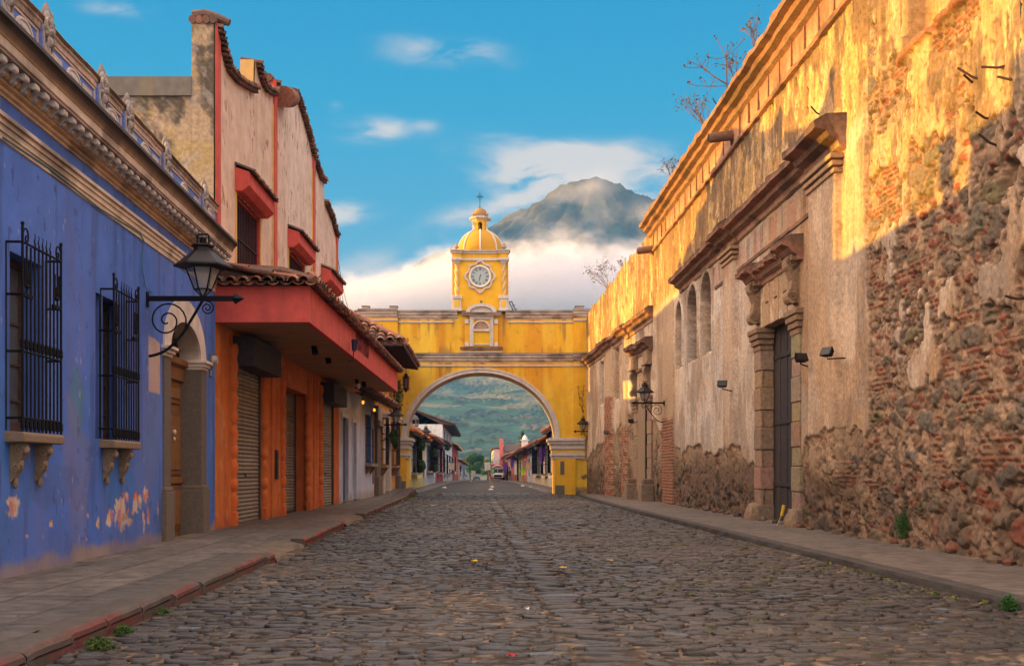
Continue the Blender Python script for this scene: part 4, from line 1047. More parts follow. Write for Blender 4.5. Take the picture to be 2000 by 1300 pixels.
    rough_mold('parapet_coping', BL, [(-.26, 6.24), (-.26, 6.31), (.07, 6.31), (.09, 6.28), (.06, 6.25), (.065, 6.22), (.045, 6.20), (.045, 6.14), (.02, 6.13), (.0, 6.13)], -7.4, BL.L, .07, .012, [md, dk, (.17, .12, .09), (.2, .14, .1), md, (.5, .36, .29), (.5, .36, .29), (.5, .36, .29), og, og], blue, 0, 45, M_rubble)
    px = [10, 90, 198, 248, 323, 398]
    ss = [BL.s(p, .06) for p in px]
    ss = [ss[0] - 1.9] + ss + [BL.L - .05]
    orn = None
    for s_ in ss[:-1]:
        if orn is None:
            s0 = s_
            o = MB(BL.w); rnd = random.Random(3); g1, g2 = (.24, .20, .18), (.36, .30, .27)
            o.prism([(s0 - .14, .02, 5.62), (s0 + .14, .02, 5.62), (s0 + .14, .02, 6.2), (s0 - .14, .02, 6.2)], (0, .05, 0), (.15, .21, .54))
            o.lathe([(.0, .0), (.05, .02), (.06, .05), (.05, .10), (.03, .15), (.0, .20)], 7, (s0, .06, 6.31), g1)
            for i in range(44):
                q = rnd.random(); a = rnd.uniform(-1, 1)
                zz = 6.36 - .62 * q; wdt = (.13 if q > .12 else .06) * (1 - q * .72)
                o.blob((s0 + a * wdt, .085 + .04 * (1 - abs(a)), zz), (.035, .035, .045), rnd.choice([g1, g2, (.42, .36, .33)]), 5, 6, .2, rnd)
            for sg in (-1, 1):
                o.tube([(s0 + sg * (.04 + .075 * math.cos(t)), .10, 6.22 + .075 * math.sin(t)) for t in np.linspace(-1.5, 3.6, 12)], [.03 - .0015 * i for i in range(12)], 5, col=g2)
                o.tube([(s0 + sg * (.03 + .05 * math.cos(t)), .10, 5.98 + .05 * math.sin(t)) for t in np.linspace(-2.5, 2.4, 10)], .018, 5, col=g1)
                o.tube([(s0 + sg * .13, .08, 6.2), (s0 + sg * .10, .08, 5.9), (s0, .08, 5.68)], .014, 4, col=(.45, .38, .34))
            orn = o.build('parapet_ornament', M_rubble, blue, smooth=True)
        else:
            c = orn.copy(); C.objects.link(c); c.parent = blue; v = BL.u * (s_ - s0); c.location = (v.x, v.y, 0)
    med = None
    for a, b_ in zip(ss[:-1], ss[1:]):
        f = MB(BL.w); w = b_ - a; cx_ = (a + b_) / 2
        for (u0, u1, z0, z1) in ((a + .15, b_ - .15, 6.10, 6.135), (a + .15, b_ - .15, 5.60, 5.64), (a + .15, a + .19, 5.64, 6.10), (b_ - .19, b_ - .15, 5.64, 6.10)): f.box((u0, .0, z0), (u1, .035, z1), (.50, .39, .34))
        if w > 1.5:
            for (u0, u1) in ((a + .26, a + .60), (b_ - .60, b_ - .26)): f.box((u0, .0, 5.68), (u1, .028, 6.05), (.52, .43, .39))
        f.build('parapet_panel', M_paint, blue, bevel=.006)
        if med is None:
            o = MB(BL.w); m0s = cx_
            o.tube([(cx_ + .22 * math.cos(t), .03, 5.935 + .135 * math.sin(t)) for t in np.linspace(0, 2 * math.pi, 25)[:-1]], .024, 6, True, (.55, .46, .42))
            o.prism([(cx_ + .20 * math.cos(t), .01, 5.935 + .115 * math.sin(t)) for t in np.linspace(0, 2 * math.pi, 25)[:-1]], (0, .03, 0), (.58, .50, .47)); rnd = random.Random(5)
            for i in range(9): o.blob((cx_ + rnd.uniform(-.07, .07), .045, 5.935 + rnd.uniform(-.06, .06)), (.03, .018, .03), (.55, .47, .44), 5, 6, .2, rnd)
            med = o.build('medallion', M_paint, blue, smooth=True)
        else:
            c = med.copy(); C.objects.link(c); c.parent = blue; v = BL.u * (cx_ - m0s); c.location = (v.x, v.y, 0)
    # windows -------------------------------------------------------------
    a, b_ = W1
    f = MB(BL.w); wd = (.075, .040, .030)
    for (u0, u1, z0, z1) in ((a, a + .08, zw0, zw1), (b_ - .08, b_, zw0, zw1), (a, b_, zw1 - .08, zw1), (a, b_, zw0, zw0 + .12), ((a + b_) / 2 - .045, (a + b_) / 2 + .045, zw0, zw1)): f.box((u0, -.26, z0), (u1, -.20, z1), wd)
    for z in (2.0, 2.4, 2.85, 3.2): f.box((a + .06, -.25, z), (b_ - .06, -.215, z + .03), wd)
    win = f.build('window', M_dwood, blue, bevel=.006)
    p = MB(BL.w); p.box((a + .03, -.245, zw0 + .05), (b_ - .03, -.235, zw1 - .05)); p.build('pane', mat('dusty_pane', (.10, .10, .10), rough=.25, var=.2, vscale=4, bump=0, spec=.6), win)
    rv = MB(BL.w); rc = (.085, .15, .47)
    rv.box((a - .02, -.28, zw0), (a, .0, zw1), rc); rv.box((b_, -.28, zw0), (b_ + .02, .0, zw1), rc); rv.box((a, -.28, zw1), (b_, .0, zw1 + .02), rc); rv.box((a, -.28, zw0 - .02), (b_, .0, zw0), (.3, .22, .16)); rv.build('window_reveal', M_paint, win)
    s0, s1 = BL.s(45, .18), BL.s(120, .18)
    sl_ = MB(BL.w); sl_.prism([(s0 - .03, -.02, 1.545), (s0 - .03, .21, 1.55), (s0 - .03, .21, 1.63), (s0 - .03, .19, 1.655), (s0 - .03, -.02, 1.66)], (s1 - s0 + .06, 0, 0), (.215, .145, .095)); sl_.build('sill', M_stone, win, bevel=.012)
    cb = MB(BL.w)
    cc = s0 + .16
    def corbel(cc):
        cb = MB(BL.w); c1 = (.20, .135, .085)
        cb.prism([(cc - .055, n, z) for n, z in ((0, 1.545), (.15, 1.545), (.165, 1.49), (.14, 1.44), (.12, 1.38), (.09, 1.34), (.10, 1.28), (.06, 1.22), (.04, 1.17), (0, 1.12))], (.11, 0, 0), c1)
        for sg in (-1, 1):
            cb.tube([(cc + sg * .058, .10 + .055 * (1 - i / 20) * math.cos(i * .6), 1.46 + .065 * (1 - i / 20) * math.sin(i * .6)) for i in range(17)], .013, 4, col=(.25, .17, .11))
            cb.tube([(cc + sg * .058, .06 + .045 * (1 - i / 20) * math.cos(3 + i * .6), 1.29 + .05 * (1 - i / 20) * math.sin(3 + i * .6)) for i in range(17)], .012, 4, col=(.25, .17, .11))
        cb.blob((cc, .15, 1.47), (.06, .035, .05), (.24, .16, .105), 6, 8, .1); cb.blob((cc, .095, 1.33), (.055, .03, .045), (.24, .16, .105), 6, 8, .1); cb.blob((cc, .04, 1.12), (.03, .03, .06), c1, 6, 8, .1)
        cb.build('corbel', M_stone, win, bevel=.008)
    corbel(cc); corbel(s1 - .17 - .1)
    g = MB(BL.w)
    nf = .175; zt, zb = 3.62, 1.66
    r = .0115
    xs = np.linspace(s0, s1, 11)
    for i, x in enumerate(xs):
        if i in (0, 10): g.tube([(x, nf, zb), (x, nf, zt + .17)], .014, 6); g.blob((x, nf, zt + .19), (.02, .02, .025), (1, 1, 1), 5, 6, 0)
        elif i in (3, 4, 5, 6, 7):
            g.tube([(x, nf, zb), (x, nf, zt)] + [(x + .012 * math.sin(q * 1.6), nf, zt + .025 * q) for q in range(1, 7)], [r, r] + [r * (1 - .12 * q) for q in range(1, 7)], 5)
        else: g.tube([(x, nf, zb), (x, nf, zt - .02)], r, 5)
        for z in (2.56, 1.73): g.lathe([(.012, -.05), (.026, -.015), (.018, .01), (.024, .03), (.012, .07)], 6, (x, nf, z))
    for x in (s0, s1):
        g.tube([(x, 0, zb + .01), (x, 0, zt)], .013, 5)
    for z in (zt, 2.49, 1.80):
        g.tube([(s0, -.02, z), (s0, nf, z), (s1, nf, z), (s1, -.02, z)], .014, 5)
    for (u0, u1) in ((s0, s0 + .25), (s1 - .25, s1)):
        g.box((u0, nf - .015, 3.06), (u1, nf + .015, 3.10)); g.tube([(u0 if u0 == s0 else u1, -.02, 3.08), (u0 if u0 == s0 else u1, nf, 3.08)], .014, 5)
        m_ = (u0 + u1) / 2
        g.tube([(m_ - .06, nf, 3.18), (m_ - .06, nf, 3.44), (m_ + .06, nf, 3.44), (m_ + .06, nf, 3.18), (m_ - .06, nf, 3.18)], .009, 5)
        g.lathe([(.0, 0), (.03, .03), (.012, .07), (.028, .11), (.0, .2)], 6, (m_, nf, 3.14))
        sg = 1 if u0 == s0 else -1
        g.tube([(u0 + .02 if sg > 0 else u1 - .02, nf, zt + .12)] + [((s0 + .10 if sg > 0 else s1 - .10) - sg * (.10 - .004 * i) * math.cos(i * .42) * (1 - i / 26), nf, zt + .06 + (.12 - .003 * i) * math.sin(i * .42) * (1 - i / 26)) for i in range(20)], .010, 5)
    g.build('window_grille', M_iron, win, smooth=True)
    c = copy_tree(win, blue); v = BL.u * (BL.s(223, .18) - s0); c.location = (v.x, v.y, 0)
    # doorway ---------------------------------------------------------------
    c0, r0 = (DR[0] + DR[1]) / 2, (DR[1] - DR[0]) / 2
    av = MB(BL.w); n = 28; wh = (.62, .52, .45)
    for i in range(n):
        t0, t1 = math.pi * i / n, math.pi * (i + 1) / n
        P = lambda t, g_: (c0 - (r0 + g_) * math.cos(t), 3.2 + (.56 + g_ * 1.02) * math.sin(t))
        q = [P(t0, 0), P(t1, 0), P(t1, .38), P(t0, .38)]
        av.prism([(x, -.02, z) for x, z in q], (0, .05, 0), wh)
        q = [P(t0, .002), P(t1, .002)]
        av.add([(q[0][0], .03, q[0][1]), (q[1][0], .03, q[1][1]), (q[1][0], -.36, q[1][1]), (q[0][0], -.36, q[0][1])], [(0, 1, 2, 3)], (.52, .42, .35))
    av.build('archivolt', M_paint, blue, merge=True)
    for (a, b_, sg) in ((DR[0] - .40, DR[0], -1), (DR[1], DR[1] + .38, 1)):
        pl = MB(BL.w); st = (.135, .105, .085)
        pl.box((a, -.36, .05), (b_, .035, 3.08), st); pl.box((a - .05, -.36, .05), (b_ + .05, .085, .92), (.15, .115, .09)); pl.box((a - .03, -.36, .92), (b_ + .03, .065, .99), (.17, .13, .10)); pl.build('door_pillar', M_stone, blue, bevel=.015)
        cp = MB(BL.w)
        for z, e in ((3.06, .02), (3.11, .06), (3.17, .10)): cp.box((a - e * .8, -.36, z), (b_ + e * .8, .035 + e, z + .055), wh)
        cp.build('door_capital', M_paint, blue, bevel=.01)
    dr = MB(BL.w); w_ = (.20, .085, .030); w2 = (.15, .06, .022)
    dn = -.34
    dr.box((DR[0], dn - .05, .08), (DR[1], dn, 3.12), w_)
    for k in range(2):
        u0 = DR[0] + .06 + k * r0; u1 = u0 + r0 - .12
        for z0, z1 in ((.22, 1.0), (1.18, 2.3), (2.42, 2.78)):
            dr.box((u0 + .06, dn - .03, z0), (u1 - .06, dn + .028, z1), w2); dr.box((u0 + .14, dn, z0 + .09), (u1 - .14, dn + .045, z1 - .09), w_)
    dr.box((c0 - .05, dn, .08), (c0 + .05, dn + .055, 2.85), w_); dr.box((DR[0], dn, 1.03), (DR[1], dn + .05, 1.14), w_)
    door = dr.build('door', M_wood, blue, bevel=.008)
    tr = MB(BL.w); tr.prism([(DR[0], n_, z) for n_, z in ((dn, 2.82), (dn + .06, 2.84), (dn + .08, 3.05), (dn + .14, 3.10), (dn + .15, 3.2), (dn, 3.22))], (2 * r0, 0, 0), w_); tr.build('door_lintel', M_wood, door, bevel=.006)
    fl = MB(BL.w); fl.prism([(c0 - r0 * math.cos(t), dn - .05, 3.2 + .56 * math.sin(t)) for t in np.linspace(0, math.pi, 17)], (0, .02, 0), (.03, .025, .02)); 
    for t in np.linspace(.35, math.pi - .35, 5): fl.tube([(c0, dn, 3.2), (c0 - r0 * math.cos(t), dn, 3.2 + .56 * math.sin(t))], .022, 4, col=w_)
    fl.build('fanlight', M_wood, door)
    kn = MB(BL.w); kn.blob((c0 + .34, dn + .07, 1.92), (.035, .035, .045), (.62, .52, .40), 6, 8, 0); kn.blob((c0 + .32, dn + .07, 1.80), (.025, .025, .035), (.62, .52, .40), 6, 8, 0); kn.build('door_knocker', M_stone, door, smooth=True)
    lb = MB(BL.w)
    for i in range(9): lb.box((c0 - .32, dn + .03, 1.02 + i * .075), (c0 - .02, dn + .10, 1.075 + i * .075), (.03, .035, .032))
    lb.build('door_vent', M_dwood, door, bevel=.006)
    # meter and house number plate between door and corner
    mt = thing('electric_meter', 'small round electric meter beside the arched doorway of the blue house', 'meter', BL.w(BL.s(411), .02, BL.z(411, 703)))
    b = MB(BL.w); s_, z_ = BL.s(410), BL.z(410, 703); b.box((s_ - .09, 0, z_ - .14), (s_ + .06, .05, z_ + .12), (.14, .13, .13)); b.build('meter_box', M_stone, mt, bevel=.01)
    b = MB(BL.w); b.tube([(s_, .03, z_), (s_, .14, z_)], [.085, .075], 14, col=(.42, .38, .34)); b.build('meter_dial', M_stone, mt, smooth=True)
    np_ = MB(BL.w); z2 = BL.z(411, 728); np_.box((s_ - .05, 0, z2 - .09), (s_ + .05, .02, z2 + .09), (.06, .05, .045)); np_.box((s_ - .03, .02, z2 - .06), (s_ + .03, .024, z2 + .05), (.5, .42, .3))
    tag(np_.build('number_plate', M_stone), 'tiny dark plate with a pale face under the electric meter', 'plate')
    # cables
    w = MB(BL.w); P = [(0, 268), (90, 328), (192, 408), (270, 456), (277, 470), (273, 520), (280, 560), (294, 573)]
    w.tube([(BL.s(px), .03, BL.z(px, py)) for px, py in P], .008, 4, col=(.05, .14, .16)); tag(w.build('cable', mat('teal_cable', (.05, .17, .19), rough=.6, var=0, bump=0)), 'thin teal cable tacked along the blue wall under the cream moulding', 'cable')
    put_lamp(BL.w(BL.s(287), 0, BL.z(287, 583)), 0, 1.0, 'large iron lantern on a scrolled bracket on the blue house wall')
build_blue()

# ================================================================== pink and orange house
OR = Fr((-5.034, 21.42), (-4.77, 38.2), -1)
pink = thing('pink_house', 'tall peach house with curved tiled gable, red trim and an orange shop front below', 'house', (-6.5, 30, .1))
od = OR.d
SH = [(od(22.9), od(25.7), 3.60), (od(28.1), od(31.9), 3.40), (od(34.2), od(37.0), 3.55)]
def orange_fn(S, Z):
    n1 = fbm(S * .6, Z * .5, 4, 301); n2 = fbm(S * 5, Z * 3, 4, 302); vs = fbm(S * 2.5, Z * .4, 4, 303)
    col = mixv((.52, .120, .022), (.62, .17, .030), n1); col = mixv(col, (.40, .075, .025), sst(vs, .5, .7) * .5); col = mixv(col, (.33, .07, .03), (1 - sst(Z + .3 * (n2 - .5), .15, .5)) * .6)
    col = mixv(col, (.60, .30, .14), sst(fbm(S * 6, Z * 5, 4, 304), .68, .72) * .5)
    return col, .008 * (n1 - .5) + .004 * (n2 - .5)
def pink_fn(S, Z):
    n1 = fbm(S * .5, Z * .4, 4, 311); n2 = fbm(S * 6, Z * 3, 4, 312); vs = fbm(S * 2.2, Z * .3, 5, 313)
    col = mixv((.66, .43, .30), (.72, .51, .38), n1)
    col = mixv(col, (.72, .57, .48), sst(S, od(27), od(29)) * .5); col = mixv(col, (.47, .29, .19), sst(vs, .56, .75) * .22)
    Y = S + 21.42
    dens_ = .030 * sst(Y, 26.5, 28) * (1 - sst(Y, 33, 35)) * (1 - np.clip(np.abs(Z - 7.6) / 3, 0, 1)) + .0
    sp = sst(fbm(S * 6.5, Z * 2.6, 5, 314, .62), .70 - dens_, .72 - dens_); col = mixv(col, (.26, .105, .065), sp * .85)
    return col, .010 * (n1 - .5) - .006 * sp
gable_top = [(21.42, 9.75), (21.8, 9.5), (22.3, 9.22), (23, 9.25), (24, 9.46), (24.95, 9.68), (25.0, 10.38), (25.4, 10.12), (25.9, 10.05), (26.6, 10.2), (27.1, 10.35), (27.15, 10.62), (27.6, 10.42), (28.2, 10.65), (28.8, 10.95), (29.6, 11.2), (30.4, 11.15), (31.2, 10.95), (32, 10.7), (32.8, 10.35), (32.85, 10.6), (33.2, 10.25), (34, 10.1), (34.9, 10.2), (34.95, 9.6), (35.6, 9.5), (36.4, 9.4), (37.2, 9.1), (37.7, 9.1)]
def gtop(s): return float(np.interp(s + 21.42, [a for a, _ in gable_top], [b for _, b in gable_top]))
def build_pink():
    hole = lambda S, Z: np.logical_or.reduce([(S > a) & (S < b) & (Z < zt) for a, b, zt in SH])
    dense('shop_front', OR, 0.0, OR.L, .045, .05, 4.75, .045, orange_fn, M_paint, pink, hole)
    WN = [(od(23.15), od(25.45)), (od(28.95), od(31.3)), (od(34.4), od(36.9))]
    hole2 = lambda S, Z: np.logical_or.reduce([(S > a) & (S < b) & (Z < 6.95) & (Z > 4.9) for a, b in WN])
    dense('wall', OR, 0.0, od(37.72), .045, 4.7, gtop, .05, pink_fn, M_paint, pink, hole2)
    bd = MB(OR.w); pk = (.62, .38, .25)
    # thickness of the gable, and the body behind
    pts = [(s - 21.42, z) for s, z in gable_top]
    for (s0, z0), (s1, z1) in zip(pts[:-1], pts[1:]):
        bd.prism([(s0, -.34, 7.2), (s1, -.34, 7.2), (s1, -.34, z1 - .01), (s0, -.34, z0 - .01)], (0, .30, 0), (.60, .36, .12))
    bd.box((.02, -8.0, 0), (OR.L - .02, -7.8, 7.2), pk); bd.box((OR.L - .2, -8, 0), (OR.L, -.02, 8.2), pk); bd.box((0.05, -8, 7.0), (OR.L - .05, -.3, 7.2), (.3, .12, .08)); bd.build('house_body', M_paint, pink)
    def side_fn(S, Z):
        n1 = fbm(S * .9, Z * .6, 5, 321); n2 = fbm(S * 5, Z * 4, 5, 322, .62); vs = fbm(S * 2.5, Z * .5, 5, 323)
        col = mixv((.40, .27, .155), (.50, .37, .235), n1); col = mixv(col, (.44, .30, .09), sst(fbm(S * 2, Z * 1.5, 4, 324), .52, .64) * .5)
        col = mixv(col, (.055, .048, .042), sst(n2 * .5 + vs * .5 + .10 * sst(Z, 7.4, 8.4), .50, .62) * .85); col = mixv(col, (.50, .43, .36), sst(n2, .56, .66) * .4)
        return col, .02 * (n2 - .5)
    SD = Fr((-13.0, 21.40), (-5.05, 21.40), -1)
    SD.n = Vector((0, -1))
    dense('side_wall', SD, 0, 7.53, .05, 4.0, 8.36, .05, side_fn, M_rubble, pink)
    dense('gable_pillar', SD, 7.53, 7.95, .035, 4.0, 9.78, .04, side_fn, M_rubble, pink, n0=.02)
    b = MB(SD.w); b.box((0, -.4, 8.36), (7.53, .05, 8.72), (.17, .15, .125)); b.build('side_parapet', mat('grey_lime', attr=True, rough=.9, var=.2, vscale=5, streak=.5, streak_rgb=(.30, .22, .08), bump=.2), pink)
    b = MB(SD.w); b.box((7.53, -.36, 4), (7.545, 0, 9.78), (.45, .31, .19)); b.build('gable_pillar', M_rubble, pink)
    b = MB(SD.w); rnd = random.Random(1)
    for i in range(4): b.tube([(7.55 + .13 * i, .06, 9.80), (7.55 + .13 * i, -.34, 9.86)], [.075, .06], 8, col=rnd.choice([(.2, .1, .07), (.14, .09, .07), (.26, .12, .08)]))
    b.tube([(7.52, -.12, 9.93), (7.75, -.12, 9.97), (7.98, -.12, 9.90), (8.22, -.12, 9.80)], [.10, .09, .085, .07], 8, col=(.15, .09, .07)); b.build('pillar_tiles', M_tile, pink, smooth=True)
    # red strips
    rdc = (.58, .095, .065)
    for y, zt, z0, w in ((21.44, 9.78, 4.7, .26), (26.95, 10.36, 4.9, .34), (32.65, 10.35, 4.9, .34), (37.40, 9.1, 4.9, .32)):
        b = MB(OR.w); b.box((od(y), 0, z0), (od(y) + w, .045, zt), rdc); b.box((od(y) - .06, 0, z0), (od(y) - .003, .02, zt - .35), (.66, .42, .10)) if y > 22 else None; b.build('red_strip', M_paint, pink)
    # coping tiles stepping along the curved gable
    rnd = random.Random(12); cs = [(.20, .09, .06), (.14, .075, .055), (.27, .12, .075), (.10, .065, .05), (.23, .13, .09)]
    b = MB(OR.w); s = .1
    while s < od(37.7):
        z = gtop(s); dz_ = gtop(s + .13) - gtop(s - .05); st = .15
        if abs(dz_) < .4:
            zo = z + .02 + rnd.uniform(-.01, .02); c = rnd.choice(cs)
            arc = [(s + (.075 + rnd.uniform(0, .01)) * math.cos(t), z + .0 + .085 * math.sin(t)) for t in np.linspace(math.pi, 0, 6)]
            q = [(x, .14 + rnd.uniform(-.02, .03), zz) for x, zz in arc]
            b.prism(q, (0, -.5, .09), c)
            b.prism([(x + .03, .10, zz - .07) for x, zz in arc], (0, -.4, .03), tuple(k * .7 for k in c))
        else:
            if b.v: b.build('gable_coping', M_tile, pink)
            b = MB(OR.w)
        s += st * (1.0 if abs(dz_) < .1 else .75)
    b.build('gable_coping', M_tile, pink)
    for y, z in ((27.0, 10.62), (32.7, 10.62), (37.45, 9.3)):
        b = MB(OR.w); b.box((od(y) - .02, -.36, z - .35), (od(y) + .36, .05, z), rdc); b.tube([(od(y) - .1, -.1, z + .03), (od(y) + .2, -.1, z + .07), (od(y) + .55, -.1, z - .02)], [.10, .11, .09], 7, col=(.17, .085, .06)); b.build('gable_cap', M_tile, pink)
    # the big roll of tiles beside the second strip
    b = MB(OR.w); b.tube([(od(27.35), .20, 10.32), (od(28.3), .20, 10.60)], [.26, .22], 9, col=(.25, .10, .065)); b.build('gable_scroll', M_tile, pink, smooth=True)
    # roof mass behind
    r_ = MB(OR.w); r_.prism([(1.5, -.4, 8.3), (1.5, -5.0, 8.9), (1.5, -7.9, 8.0), (1.5, -7.9, 7.0), (1.5, -.4, 7.0)], (14.4, 0, 0), (.25, .10, .06)); r_.build('roof', M_tile, pink)
    # upper windows with red hoods
    for i, (a, c) in enumerate(WN):
        f = MB(OR.w)
        for (u0, u1, z0, z1) in ((a, a + .07, 4.9, 6.95), (c - .07, c, 4.9, 6.95), (a, c, 6.88, 6.95)): f.box((u0, -.16, z0), (u1, -.04, z1), (.34, .035, .04))
        n = 15
        for k in range(n): f.tube([(a + (c - a) * (k + .5) / n, -.07, 4.9), (a + (c - a) * (k + .5) / n, -.07, 6.9)], .016, 4, col=(.05, .02, .02))
        for z in (5.35, 6.1): f.tube([(a, -.05, z), (c, -.05, z)], .02, 4, col=(.03, .015, .015))
        w = f.build('upper_window', M_dwood, pink)
        g = MB(OR.w); g.box((a, -.3, 4.9), (c, -.26, 6.95), (.055, .02, .03)); g.box((a - .03, -.3, 4.9), (a, .0, 6.98), (.4, .06, .05)); g.box((c, -.3, 4.9), (c + .03, .0, 6.98), (.50, .07, .06)); g.build('window_recess', M_paint, w)
        for (u0, u1) in ((a - .1, a), (c, c + .1)):
            t_ = MB(OR.w); t_.box((u0, 0, 4.9), (u1, .02, 6.97), (.66, .42, .12)); t_.build('window_trim', M_paint, w)
        h = MB(OR.w); h.prism([(a - .12, 0, 6.97), (a - .12, .16, 6.97), (a - .12, .30, 7.08), (a - .12, .30, 7.36), (a - .12, 0, 7.46)], (c - a + .28, 0, 0), (.60, .095, .075)); hd = h.build('window_hood', M_paint, w, bevel=.01)
        t_ = MB(OR.w); nt = 16
        for k in range(nt):
            x = a - .14 + (c - a + .34) * (k + .5) / nt; c_ = rnd.choice(cs)
            q = [(x + .085 * math.cos(t), .40 + rnd.uniform(-.02, .02), 7.36 + .065 * math.sin(t)) for t in np.linspace(math.pi, 0, 6)]
            t_.prism(q, (0, -.42, .17), c_)
            q = [(x + .085 + .07 * math.cos(t), .37, 7.37 + .03 * math.sin(t)) for t in np.linspace(math.pi, 2 * math.pi, 5)]
            t_.prism(q, (0, -.38, .14), tuple(k_ * .7 for k_ in c_))
        t_.build('hood_tiles', M_tile, w)
    # canopy -----------------------------------------------------------------
    y1 = 40.3; L1 = od(y1); nF = 1.80
    cn = MB(OR.w); rd2 = (.60, .095, .075)
    cn.box((0, nF - .12, 4.07), (L1, nF, 4.76), rd2); cn.box((0, 0, 4.07), (.12, nF - .12, 4.76), rd2); cn.box((L1 - .12, 0, 4.07), (L1, nF - .12, 4.76), rd2)
    can = cn.build('canopy', M_paint, pink, bevel=.006)
    so_ = MB(OR.w); so_.box((.12, 0, 4.09), (L1 - .12, nF - .12, 4.14), (.34, .185, .085)); so_.build('soffit', mat('soffit_paint', attr=True, rough=.9, var=.2, vscale=1.5, bump=.1), can)
    tl = MB(); O = Vector(OR.w(-.02, nF + .16, 4.76)); U = Vector(OR.w(L1, nF + .16, 4.76)) - O; V = Vector(OR.w(-.02, .10, 5.14)) - O
    tiles(tl, O, U, V, 84, 4, rnd=random.Random(2))
    O = Vector(OR.w(.10, -.02, 4.76)) + Vector((0, -.30, 0)); U = Vector(OR.w(.10, nF + .05, 4.76)) + Vector((0, -.30, 0)) - O; V = Vector((0, .95, .30))
    tiles(tl, O, U, V, 8, 2, rnd=random.Random(3))
    tl.tube([OR.w(.0, nF + .1, 4.85), OR.w(.45, nF - .6, 5.10), OR.w(.7, .2, 5.22)], [.10, .11, .10], 8, col=(.16, .085, .06)); tl.tube([OR.w(.6, .16, 5.19), OR.w(L1, .16, 5.19)], .09, 6, col=(.17, .09, .065))
    tl.build('canopy_tiles', M_tile, can)
    rb = MB(OR.w); rb.prism([(.1, nF - .1, 4.74), (.1, .02, 5.12), (.1, .02, 4.6)], (L1 - .2, 0, 0), (.14, .08, .06)); rb.build('canopy_roof', M_tile, can)
    # raised lettering on the fascia
    cu = bpy.data.curves.new('lettering', 'FONT'); cu.body = 'ROPAS Y CUARO'; cu.extrude = .012; cu.size = .52; cu.align_x = 'CENTER'; cu.space_character = .92
    lo = bpy.data.objects.new('lettering', cu); C.objects.link(lo)
    dg = bpy.context.evaluated_depsgraph_get(); me = bpy.data.meshes.new_from_object(lo.evaluated_get(dg)); bpy.data.objects.remove(lo)
    sA, sB = OR.s(695, nF), OR.s(719.5, nF); xs_ = [v.co.x for v in me.vertices]; k = (sB - sA) / (max(xs_) - min(xs_))
    zc = 4.34
    for v in me.vertices:
        p = OR.w((sA + sB) / 2 + v.co.x * k, nF + .005 + v.co.z, zc + (v.co.y) * .62 / .52); v.co = Vector(p) - pink.location
    me.materials.clear(); me.materials.append(mat('letter_red', (.20, .035, .035), rough=.8, bump=.1))
    o = bpy.data.objects.new('lettering', me); C.objects.link(o); o.parent = can
    # shutters -----------------------------------------------------------------
    for i, (a, c, zt) in enumerate(SH):
        rec = (-.10, -.40, -.10)[i]
        s_ = MB(OR.w); n = 40; z = .14
        dz_ = (zt - .14) / n
        for k in range(n):
            cc = random.uniform(.86, 1.1); cc = (.30 * cc, .26 * cc, .21 * cc) if k % 11 else (.22, .19, .155)
            z0 = .14 + dz_ * k
            s_.mold([(rec, z0), (rec + .028, z0 + dz_ * .2), (rec + .034, z0 + dz_ * .5), (rec + .024, z0 + dz_ * .8), (rec, z0 + dz_ * .96), (rec - .02, z0 + dz_ * .5)], a, c, cc)
        s_.mold([(rec - .02, .10), (rec + .05, .10), (rec + .05, .16), (rec - .02, .16)], a, c, (.08, .075, .07))
        sh = s_.build('roller_shutter', M_metal, pink)
        l_ = MB(OR.w); l_.box(((a + c) / 2 - .06, rec + .02, 1.12), ((a + c) / 2 + .06, rec + .05, 1.2), (.05, .05, .05)); l_.build('lock', M_metal, sh)
        r_ = MB(OR.w); oc = (.50, .115, .025)
        r_.box((a - .02, -.45, .05), (a, .0, zt), oc); r_.box((c, -.45, .05), (c + .02, .0, zt), oc); r_.box((a, -.45, zt), (c, .0, zt + .02), oc); r_.box((a - .02, rec + .0, .1), (a + .05, rec + .07, zt), (.06, .055, .05)); r_.box((c - .05, rec, .1), (c + .02, rec + .07, zt), (.06, .055, .05)); r_.build('shutter_reveal', M_paint, sh)
        if i != 1:
            b = MB(OR.w); b.box((a - .04, .0, zt - .22), (c + .10, .42, zt + .38), (.035, .032, .035)); b.build('shutter_box', M_dwood, sh, bevel=.012)
    # twisted jamb mouldings
    for px_, n_ in ((456.5, .09), (516, .07), (552, .07), (602.5, .07), (626, .07)):
        sc = OR.s(px_, .03); b = MB(OR.w); K = 96; path, rr = [], []
        for k in range(K):
            z = .12 + 3.7 * k / (K - 1); path.append((sc + .012 * math.sin(k * 1.1), .02, z)); rr.append(.075 + .035 * abs(math.sin(k * .36)) ** 1.6)
        b.tube(path, rr, 9, col=(.55, .135, .03)); b.box((sc - .13, 0, .06), (sc + .13, .10, .40), (.52, .12, .03)); b.build('jamb_moulding', M_paint, pink, smooth=True, angle=60)
    b = MB(OR.w)
    for px_ in (532, 614): s_ = OR.s(px_); b.box((s_ - .25, 0, .08), (s_ - .10, .05, 4.05), (.56, .14, .028))
    b.build('pilaster_strip', M_paint, pink)
    s_ = OR.s(538); b = MB(OR.w); b.box((s_ - .10, 0, 1.05), (s_ + .10, .06, 1.75), (.03, .028, .03)); b.box((s_ - .07, .06, 1.45), (s_ + .07, .068, 1.5), (.1, .09, .08)); tag(b.build('letter_box', M_dwood, None, bevel=.008), 'narrow black letter box on the orange wall between shutters', 'letter box')
